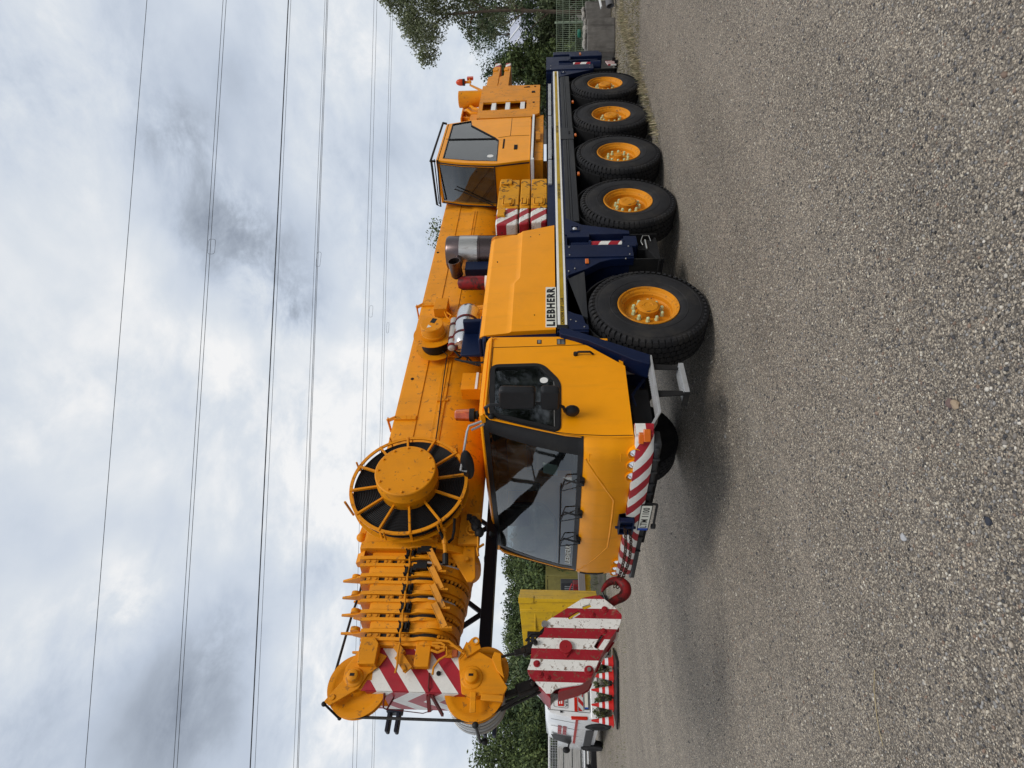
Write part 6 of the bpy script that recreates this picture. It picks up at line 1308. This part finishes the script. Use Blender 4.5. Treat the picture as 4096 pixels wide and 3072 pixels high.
    s = MB(); s.box(X0 - .01, X0, -.74, .74, 1.00, 1.09, 0); s.build('red_stripe', M['redlens'], t)
    M['vanch'] = stripes('van_chevron', lambda nt, x, y, z: mth(nt, 'ADD', y, z), .26, .0, red=(.40, .02, .02), white=(.55, .57, .56)); s = MB(); s.box(X0 - .011, X0 - .001, -.72, .72, .82, .97); s.build('chevron_band', M['vanch'], t)
    s = MB(); s.text('E', (X0 - .010, .30, 1.56), (0, -1, 0), (0, 0, 1), .20, .30, ext=.003, bold=.02) if False else None
    for (y0, y1, z0, z1) in ((.02, .06, 1.50, 1.70), (.02, .33, 1.66, 1.70), (.10, .33, 1.60, 1.63) , (.10, .33, 1.545, 1.575), (.02, .33, 1.50, 1.52), (.29, .33, 1.50, 1.70)): pass
    s.box(X0 - .012, X0 - .002, .02, .60, 1.41, 1.585); s.build('rear_logo', M['redlens'], t); s = MB(); s.box(X0 - .0135, X0 - .0121, .06, .54, 1.455, 1.485); s.box(X0 - .0135, X0 - .0121, .06, .54, 1.515, 1.545); s.build('logo_bar', M['white'], t, 0, 0, split=False)
    s = MB(); s.text('VERKE', (X0 - .012, .62, 1.29), (0, -1, 0), (0, 0, 1), .085, .48, ext=.003, bold=.01); s.build('rear_lettering', M['panel'], t, 0, 0)
    s = MB(); s.box(-.02, .06, -.92, .92, .36, .60); s.build('rear_bumper', V, t, .03)
    s = MB(); s.box(X - .04, X - .01, .18, .68, .66, .79, 0); s.box(X - .045, X - .04, .20, .66, .675, .775, 1); s.box(X - .047, X - .045, .62, .66, .675, .775, 2); s.text('PS E 2220', (X - .046, .60, .69), (0, -1, 0), (0, 0, 1), .065, .36, m=0, ext=.002) if False else None; s.build('number_plate', [M['panel'], M['cream'], M['blue']], t, 0, 0)
    for sy in (1, -1): s = MB(); s.prism(rounded([(0, 0), (.0, .13), (.5, .13), (.5, 0)], .02), 'x', 0, .01) if False else s.box(-.005, .05, sy * .93 - .07, sy * .93 + .03 if sy > 0 else sy * .93 + .07, .70, 1.20); s.build('tail_lamp', M['redlens'], t, .02)
    s = MB(); s.cyl((X0 - .02, -.10, 1.18), (X0, -.10, 1.18), .04, n=16); s.box(X0 - .03, X0, .73, .78, 1.45, 1.52); s.build('door_handle', M['panel'], t)
van()

# ---- traffic cones on a stack of rubber feet
M['coneR'] = pmat('cone_red', (.52, .018, .014), .5, var=.1); M['coneW'] = pmat('cone_white', (.72, .73, .74), .4, var=.06)
def cone(loc, lab):
    t = thing('traffic_cone', lab, 'traffic cone', loc, 0, 'red and white traffic cones in front of the van')
    t.scale = (.84,) * 3; r = lambda z: .150 - (.150 - .03) * z / .72; s = MB()
    zz = [0.02, .17, .27, .36, .45, .54, .72]
    for k in range(6): s.lathe([(zz[k], r(zz[k])), (zz[k + 1], r(zz[k + 1]))], (0, 0, 0), (0, 0, 1), 24, m=0)
    s.cyl((0, 0, .72), (0, 0, .735), .03, .02, n=16)
    b = s.build('body', M['coneR'], t)
    for (a, c) in ((.17, .28), (.38, .48)): s = MB(); s.lathe([(a, r(a) + .002), (c, r(c) + .002)], (0, 0, 0), (0, 0, 1), 24); s.build('reflective_band', M['coneW'], t)
    s = MB(); s.prism(rounded([(-.165, -.165), (.165, -.165), (.165, .165), (-.165, .165)], .04), 'z', 0, .03); s.build('base', M['coneR'], t, .005)
for (py, D, lab) in ((2876, 16.8, 'red and white traffic cone in front of the rear wheel of the van'), (2813, 16.8, 'red and white traffic cone under the tail lamp and plate of the van'), (2754, 16.8, 'red and white traffic cone between a dark boulder and a weed'), (2697, 16.8, 'red and white traffic cone half covered by the hook block rim'), (2640, 16.9, 'red and white traffic cone almost hidden behind the hook block')):
    cone(gpos(py, D, .045), lab)
for j in range(4):
    p = gpos(2876 - 66 * j - 10, 16.1); t = thing('rubber_foot_stack', 'flat black rubber fence feet in front of the ' + ['cone at the van wheel', 'cone at the van plate', 'cone between boulder and weed', 'cone half covered by the hook block'][j], 'fence feet', p, math.atan2(FR.y, FR.x) + .04 * (j - 1), 'stacks of rubber fence feet')
    for k in range(2): s = MB(); s.box(-.24, .24, -.1 + .01 * (k % 2), .9, .028 * k - .01, .028 * k + .018); s.build('rubber_foot', M['black'], t, .008)
rng = np.random.default_rng(31)
for j, py in enumerate((2845, 2784, 2725, 2670)):
    p = gpos(py, 17.05); tree('weed_plant', ['tall weed growing beside the cone at the van wheel', 'tall weed growing beside the cone at the van plate', 'tall weed between two cones near the hook block', 'tall weed behind the cone next to the hook block'][j], p, .62, .55, 500 + j, [(.10, .12, .04), (.06, .08, .03), (.16, .16, .08)], n=500, ls=.07, cat='weed', base=0, clumps=8, trunk=.02)
for j, py in enumerate((2795, 2775, 2735)):
    rock(gpos(py, 17.25, .12), .17, 60 + j, pmat('dark_stone', (.09, .09, .09), .9), 'dark_stone', ['dark boulder between the cones under the van plate', 'dark boulder beside the second cone', 'dark boulder beside the third cone'][j], 'boulder', 'dark boulders behind the cones')

# ---- galvanised fence panels stacked on edge
GALV = pmat('galvanised', (.45, .46, .47), .45, metal=.6, var=.2, scale=20)
M['galv'] = GALV
def fstack():
    for j in range(9):
        A = Vector(gpos(2905, 25.0 + .16 * j)); B = Vector(gpos(3180, 23.6 + .16 * j)); d = (B - A).normalized(); L = (B - A).length
        t = thing('site_fence', ['frontmost', 'second', 'third', 'fourth', 'fifth', 'sixth', 'seventh', 'eighth', 'rearmost'][j] + ' galvanised fence panel of the upright stack beyond the van', 'fence panel', A + Vector((0, 0, .45)), math.atan2(d.y, d.x), 'stacked galvanised fence panels'); h = 1.42 - .03 * (j % 3)
        s = MB(); s.tube([(0, 0, 0), (L, 0, 0)], .02, 6); s.tube([(0, 0, h), (L, 0, h)], .02, 6); s.tube([(0, 0, 0), (0, 0, h)], .02, 6); s.tube([(L, 0, 0), (L, 0, h)], .02, 6)
        for z in (h * .33, h * .66): s.tube([(0, 0, z), (L, 0, z)], .012, 5)
        s.build('frame', GALV, t)
        s = MB(); n = int(L / .09)
        for k in range(n): x = L * (k + .5) / n; s.box(x - .006, x + .006, -.006, .006, 0, h)
        if j % 2 == 0:
            for z in np.arange(.05, h, .11): s.box(0, L * .8, -.008, -.002, z - .004, z + .004)
        s.build('wire_mesh', GALV, t, 0, 0)
    A = Vector(gpos(2890, 24.4)); B = Vector(gpos(3200, 23.2)); t = thing('storage_rack', 'silver tubular rack carrying the stacked fence panels', 'rack', A, math.atan2((B - A).y, (B - A).x)); L = (B - A).length
    for z, r_ in ((.42, .07), (.28, .055)): s = MB(); s.tube([(0, 0, z), (L, 0, z)], r_, 12); s.build('tube', GALV, t)
    s = MB(); s.box(0, L, .2, 1.2, .02, .22); s.build('base', M['dark'], t, .01)
    for x in (.3, 1.4, 2.5): s = MB(); s.box(x, x + .08, -.05, 1.2, 0, .36); s.build('leg', M['dark'], t, .005)
    o = None
    for j in range(3):
        t = thing('steel_plank', ['lowest', 'middle', 'upper'][j] + ' pale steel plank strapped in front of the fence panels', 'plank', Vector(gpos(2915, 24.3, .60 + .35 * j)), math.atan2((B - A).y, (B - A).x), 'steel planks'); s = MB(); s.box(0, 2.3, 0, .1, 0, .30 if j < 2 else .22); s.build('board', pmat('pale_steel_%d' % j, (.36, .35, .33), .6, var=.3, sc=(1, 1, 12)), t, .01)
fstack()

# ---- yellow sheet steel hopper (right of the wood, behind the hook block)
def hopper():
    A = Vector(gpos(2400, 18.2)); t = thing('steel_hopper', 'tall yellow sheet steel hopper with black bolted bracket behind the hook block', 'hopper', A, math.atan2(-FR.y, -FR.x)); MY = pmat('sulphur_yellow', (.56, .34, .010), .45, var=.1, streak=((.22, .13, .03), 5, .52, .7, .55), dirt=[((.25, .17, .03), 1.5, .5, .75, .5), ((.10, .05, .02), 9, .6, .66, .7)])
    s = MB(); s.loft([[(0, 0, z), (.30, -.02, z), (.34, -.06, z), (.40, -.02, z), (.95, .05, z), (1.05, .0, z), (1.78 - .0 * z, .16, z), (1.78, .9, z), (0, .9, z)] for z in (.35, 2.78)]); 
    s.v = [(x, y, z - (.18 * x / 1.8 if z > 2 else 0)) for x, y, z in s.v]; s.build('shell', MY, t, .01)
    s = MB(); s.box(-.05, .05, -.05, .2, .35, 2.30); s.box(-.07, .1, -.06, .25, 2.32, 2.79); s.build('folded_rim', MY, t, .01); s = MB(); s.box(.1, 1.7, .1, .8, 0, .35); s.build('base', M['dark'], t)
    s = MB()
    for z in (.75, 1.25, 1.75, 2.25): s.box(.42, .94, -.02, .03, z, z + .05)
    s.build('stiffening_rib', MY, t, .01)
    s = MB(); s.box(.98, 1.55, -.05, .02, 1.95, 2.52); b = s.build('bolted_bracket', M['black'], t, .005)
    s = MB()
    for x in (1.05, 1.15, 1.25): 
        for z in (2.42, 2.28, 2.14): s.cyl((x, -.06, z), (x, -.05, z), .018, n=8)
    s.ball((1.62, .0, 2.5), .05); s.build('bolt', M['stripeyel'], b); mirror_y(t)
hopper()
# ---- olive container, crates, rail car, beam, boards
p = gpos(2370, 31); t = thing('olive_container', 'olive steel container with placards at the wood edge', 'container', p, math.atan2(-FR.y, -FR.x)); MO = pmat('olive_paint', (.17, .15, .045), .55, var=.15, dirt=[((.07, .06, .03), 3, .5, .75, .6)])
s = MB(); s.box(-.9, 1.55, 0, 2.2, .25, 2.02); s.build('body', MO, t, .02)
s = MB()
for x in (-.8, -.02, .40, 1.50): s.box(x, x + .06, -.05, 0, .3, 1.98)
s.box(-.9, 1.55, -.04, 0, 1.95, 2.03); s.box(-.9, 1.55, -.04, 0, .25, .33)
s.bar((.2, -.06, .4), (.2, -.06, 1.95), .04, .04); s.bar((1.1, -.06, .4), (1.1, -.06, 1.95), .04, .04); s.build('door_frame', MO, t, .008)
s = MB(); s.box(.05, .38, -.07, -.05, 1.32, 1.58, 0)
for k in range(3): s.box(.10 + .0, .33, -.075, -.07, 1.36 + .07 * k, 1.40 + .07 * k, 1)
s.build('placard', [M['white'], M['redlens']], t, 0, 0); s = MB(); s.obox((.85, -.07, 1.42), ((1, 0, 1), (-1, 0, 1), (0, 1, 0)), (.13, .13, .006)); s.build('placard', M['redlens'], t, 0, 0)
s = MB(); s.box(-.8, 1.4, .1, 2.1, 0, .25); s.build('skid', M['dark'], t); mirror_y(t)
for j in range(2):
    p = gpos(2338 + 34 * j, 28.5); t = thing('crate_stack', ['tall stack of dark grey slotted plastic crates beside the olive container', 'low stack of grey slotted plastic crates beside the white vehicle'][j], 'crates', p, math.atan2(-FR.y, -FR.x)); s = MB(); s.box(-.1, .75, 0, .6, 0, 1.28 - .1 * j); s.build('body', M['panel'], t, .02)
    s = MB(); 
    for k in range(7): s.box(.05 + .09 * k - .0, .09 + .09 * k, -.06, 0, .5, 1.1 - .1 * j)
    s.build('rib', pmat('grey_plastic_%d' % j, (.16, .17, .18), .5), t, .01); mirror_y(t)
p = gpos(2335, 27); t = thing('dark_red_machine', 'low dark red machine half hidden beside the crate stack', 'machine', p, math.atan2(-FR.y, -FR.x)); s = MB(); s.box(0, .9, 0, .6, .35, .75); s.build('body', M['hookred'], t, .03); s = MB(); s.tube([(0, .1, .8), (.4, .1, .95), (.9, .1, .8)], .03, 8); s.build('handle', M['red'], t); s = MB(); s.box(.05, .85, .05, .55, 0, .35); s.build('base', M['dark'], t); mirror_y(t)
p = gpos(2400, 30.5); t = thing('white_service_car', 'small white car with red chevrons half hidden behind the yellow hopper', 'car', p, math.atan2(-FR.y, -FR.x))
s = MB(); s.loft([[(x, y, .25) for y in (0, 1.7)] + [(x, 1.65, 1.15), (x, 1.45, zt), (x, .25, zt), (x, .05, 1.15)] for x, zt in ((-.05, 1.1), (.05, 1.5), (.35, 1.85), (1.5, 1.9), (3.0, 1.85), (3.2, 1.5))]); s.build('body', M['vanwhite'], t, .02, 50)
s = MB(); s.box(.35, 1.4, -.0, .06, 1.2, 1.65); s.build('window', M['glass'], t); s = MB(); s.box(.1, 2.6, -.02, .02, .85, .93); s.build('red_stripe', M['redlens'], t); s = MB(); s.box(.05, 2.4, -.03, .02, .55, .82); s.build('chevron_band', M['bar'], t)
for x in (.6, 2.6): s = MB(); s.cyl((x, -.02, .32), (x, .2, .32), .32, n=20); s.build('wheel', M['rubber'], t)
mirror_y(t)
A = Vector(gpos(2240, 25.8)); B = Vector(gpos(2425, 24.2)); rz = math.atan2((B - A).y, (B - A).x); L = (B - A).length
MB2 = pmat('beam_yellow', (.62, .42, .02), .45, var=.12)
t = thing('yellow_beam', 'long yellow steel beam with round holes lying under the grey boards', 'beam', A + Vector((0, 0, .05)), rz); s = MB(); s.box(0, L, 0, .02, 0, .30); s.box(0, L, -.08, .1, .28, .30); s.box(0, L, -.08, .1, 0, .02); s.build('profile', MB2, t, .004)
s = MB()
for k in range(3): s.cyl((.5 + .8 * k, -.01, .15), (.5 + .8 * k, 0, .15), .05, n=12)
s.build('hole', M['dark'], t)
for j in range(4):
    t = thing('grey_board', ['lowest', 'second lowest', 'third lowest', 'topmost'][j] + ' weathered grey scaffold board stacked on the yellow beam', 'board', A + Vector((0, 0, .352 + .068 * j)), rz, 'grey boards on the yellow beam'); s = MB(); s.box(0, L * (1 - .02 * j), -.1, .3, 0, .062); s.build('board', pmat('grey_wood_%d' % j, (.20, .18, .17), .85, var=.2, sc=(.3, 1, 14)), t, .004)
s = MB(); n = 30; P = []
g_ = np.random.default_rng(12)
for a in range(n):
    row = []
    for b in range(16):
        u_, v_ = a / (n - 1) * 2 - 1, b / 15 * 2 - 1; r_ = max(0, 1 - u_ ** 4 - v_ ** 2); q = Vector(gpos(2300, 21.8)) - FR * (u_ * 3.2 - .3) + FD * (v_ * 2.2); row.append((q.x, q.y, -.02 + .30 * r_ * (.7 + .5 * g_.random())))
    P.append(row)
s.grid(P); o = s.build('earth_mound', pmat('dark_soil', (.07, .062, .048), .95, var=.4, scale=5, bump=1.2, bscale=12, dirt=[((.06, .075, .03), 4, .5, .65, .8)]), None, 0, 60); tag(o, kind='structure')
P = []
for _ in range(420):
    c = Vector(gpos(2300, 21.8)) - FR * g_.uniform(-2.2, 3.2) + FD * g_.uniform(-1.4, 1.4)
    for _ in range(7): P.append((c.x + g_.normal() * .12, c.y + g_.normal() * .12))
grass('mound_weeds', 'low weeds on the dark earth mound left of the hook', P, .25, .42, 5, [(.07, .09, .035), (.11, .12, .05), (.05, .06, .025)], lean=.8)
# twigs on the gravel
TW = pmat('straw', (.42, .34, .20), .8, var=.2)
for (pts, r_, lab) in (([(3500, 2680), (3497, 2760), (3505, 2850), (3515, 2920), (3530, 2985)], .0022, 'long pale straw stalk lying on the open gravel'),):
    s = MB(); q = []
    for (px, py) in pts:
        u_, v_ = 3072 - py, px; d = CF * FPX + CR * (u_ - 1536) + CU * (2048 - v_); k_ = -CP[2] / d[2]; w_ = CP + d * k_; q.append((w_[0], w_[1], HG(w_[0], w_[1]) + .008))
    s.tube(q, r_, 5); tag(s.build('straw_stalk', TW), lab, 'straw')
for (px, py, r_, c_, lab) in ((3618, 2148, .019, (.42, .42, .43), 'pale grey stone lying alone on the open gravel'), (3818, 1618, .022, (.34, .26, .18), 'sandy brown stone touching a dark reddish one'), (3798, 1612, .022, (.16, .11, .10), 'dark reddish stone touching a sandy brown one'), (2895, 1745, .02, (.30, .29, .27), 'grey stone lying near the cab step'), (3955, 2085, .017, (.04, .045, .06), 'almost black stone among pale pebbles')):
    u_, v_ = 3072 - py, px; d = CF * FPX + CR * (u_ - 1536) + CU * (2048 - v_); w_ = CP + d * (-CP[2] / d[2])
    rock((w_[0], w_[1], HG(w_[0], w_[1]) + r_ * .45), r_, int(px), pmat('stone_%d' % px, c_, .85, bump=.4), 'loose_stone', lab, 'stone', None, (1.2, .95, .6))

# ================================================================== POWER LINES
WM = pmat('line_cable', (.05, .055, .065), .6)
def wire(a, b, H, r, lab, grp):
    pa, pb = [bgpdir(*q) for q in (a, b)]; A = CP + pa * H / pa[2]; B = CP + pb * H / pb[2]; A, B = Vector(A), Vector(B); d = B - A; A2 = A - d * .6; B2 = B + d * .6; s = MB()
    m = (A2 + B2) / 2; o = Vector(A2); s.tube([A2 - o, B2 - o], r, 6)
    ob = s.build('power_line', WM, None, 0, 60, loc=o); tag(ob, lab, 'power line', grp); return A, B
def bgpdir(px, py): u, v = 3072 - py, px; d = CF * FPX + CR * (u - 1536) + CU * (2048 - v); return d / np.linalg.norm(d)
def FX(x, y, s=1.10611): return (x / s, y / s)
def FY(x, y, s=1.0553): return (x / s, 1500 + y / s)
G = 'overhead power lines'
wl = [((650, 0), (359, 1659), 34, .022, 'thin single power line crossing highest in the sky'),
      ((987, 0), (732, 1659), 30, .022, 'upper cable of the highest pair of power lines'), ((1001, 0), (747, 1659), 30, .022, 'lower cable of the highest pair of power lines'),
      ((1276, 0), (1056, 1659), 26, .05, 'thickest dark power line in the middle of the sky'), ((1287, 0), (1076, 1659), 26, .018, 'thin cable just below the thickest power line'),
      ((1438, 0), (1239, 1659), 28, .020, 'thin upper cable of the triple line below the thickest one'), ((1446, 0), (1254, 1659), 28, .030, 'middle cable of the triple power line'), ((1451, 0), (1259, 1659), 29, .028, 'lowest cable of the triple power line'),
      ((1655, 0), (1488, 1659), 26, .024, 'upper cable of the pair running into the big hose reel'), ((1668, 0), (1505, 1659), 26, .024, 'lower cable of the pair running into the big hose reel'),
      ((1727, 90), (1573, 1500), 24, .022, 'upper cable of the lowest pair of power lines'), ((1736, 90), (1582, 1500), 24, .022, 'lower cable of the lowest pair of power lines')]
for a, b, H, r, lab in wl: wire(FX(*a), FY(*b), H, r, lab, G)
# line spacers / dampers
def damper(a, b, H, lab, w=1.0):
    pa, pb = bgpdir(*a), bgpdir(*b); A = Vector(CP + pa * H / pa[2]); B = Vector(CP + pb * H / pb[2]); d = (B - A); L = d.length / 2; c = (A + B) / 2; d.normalize(); u = Vector((0, 0, 1)); s = MB()
    s.tube([d * math.copysign(abs(math.cos(t)) ** .35, math.cos(t)) * L + u * math.copysign(abs(math.sin(t)) ** .5, math.sin(t)) * .33 * w for t in np.linspace(0, 2 * math.pi, 28, endpoint=False)], .016, 6, closed=True)
    tag(s.build('line_spacer', WM, None, 0, 60, loc=c), lab, 'line spacer')
damper(FX(939, 1058), FX(933, 1124), 30, 'oval spacer loop between the highest pair of power lines'); damper(FX(1413, 1115), FX(1406, 1180), 28, 'oval spacer loop on the triple power line', .8); damper(FX(1643, 1352), FX(1639, 1403), 26, 'oval spacer loop on the pair above the boom', .8); damper(FX(1717, 1427), FX(1714, 1473), 24, 'small oval spacer loop on the lowest pair of lines', .5)
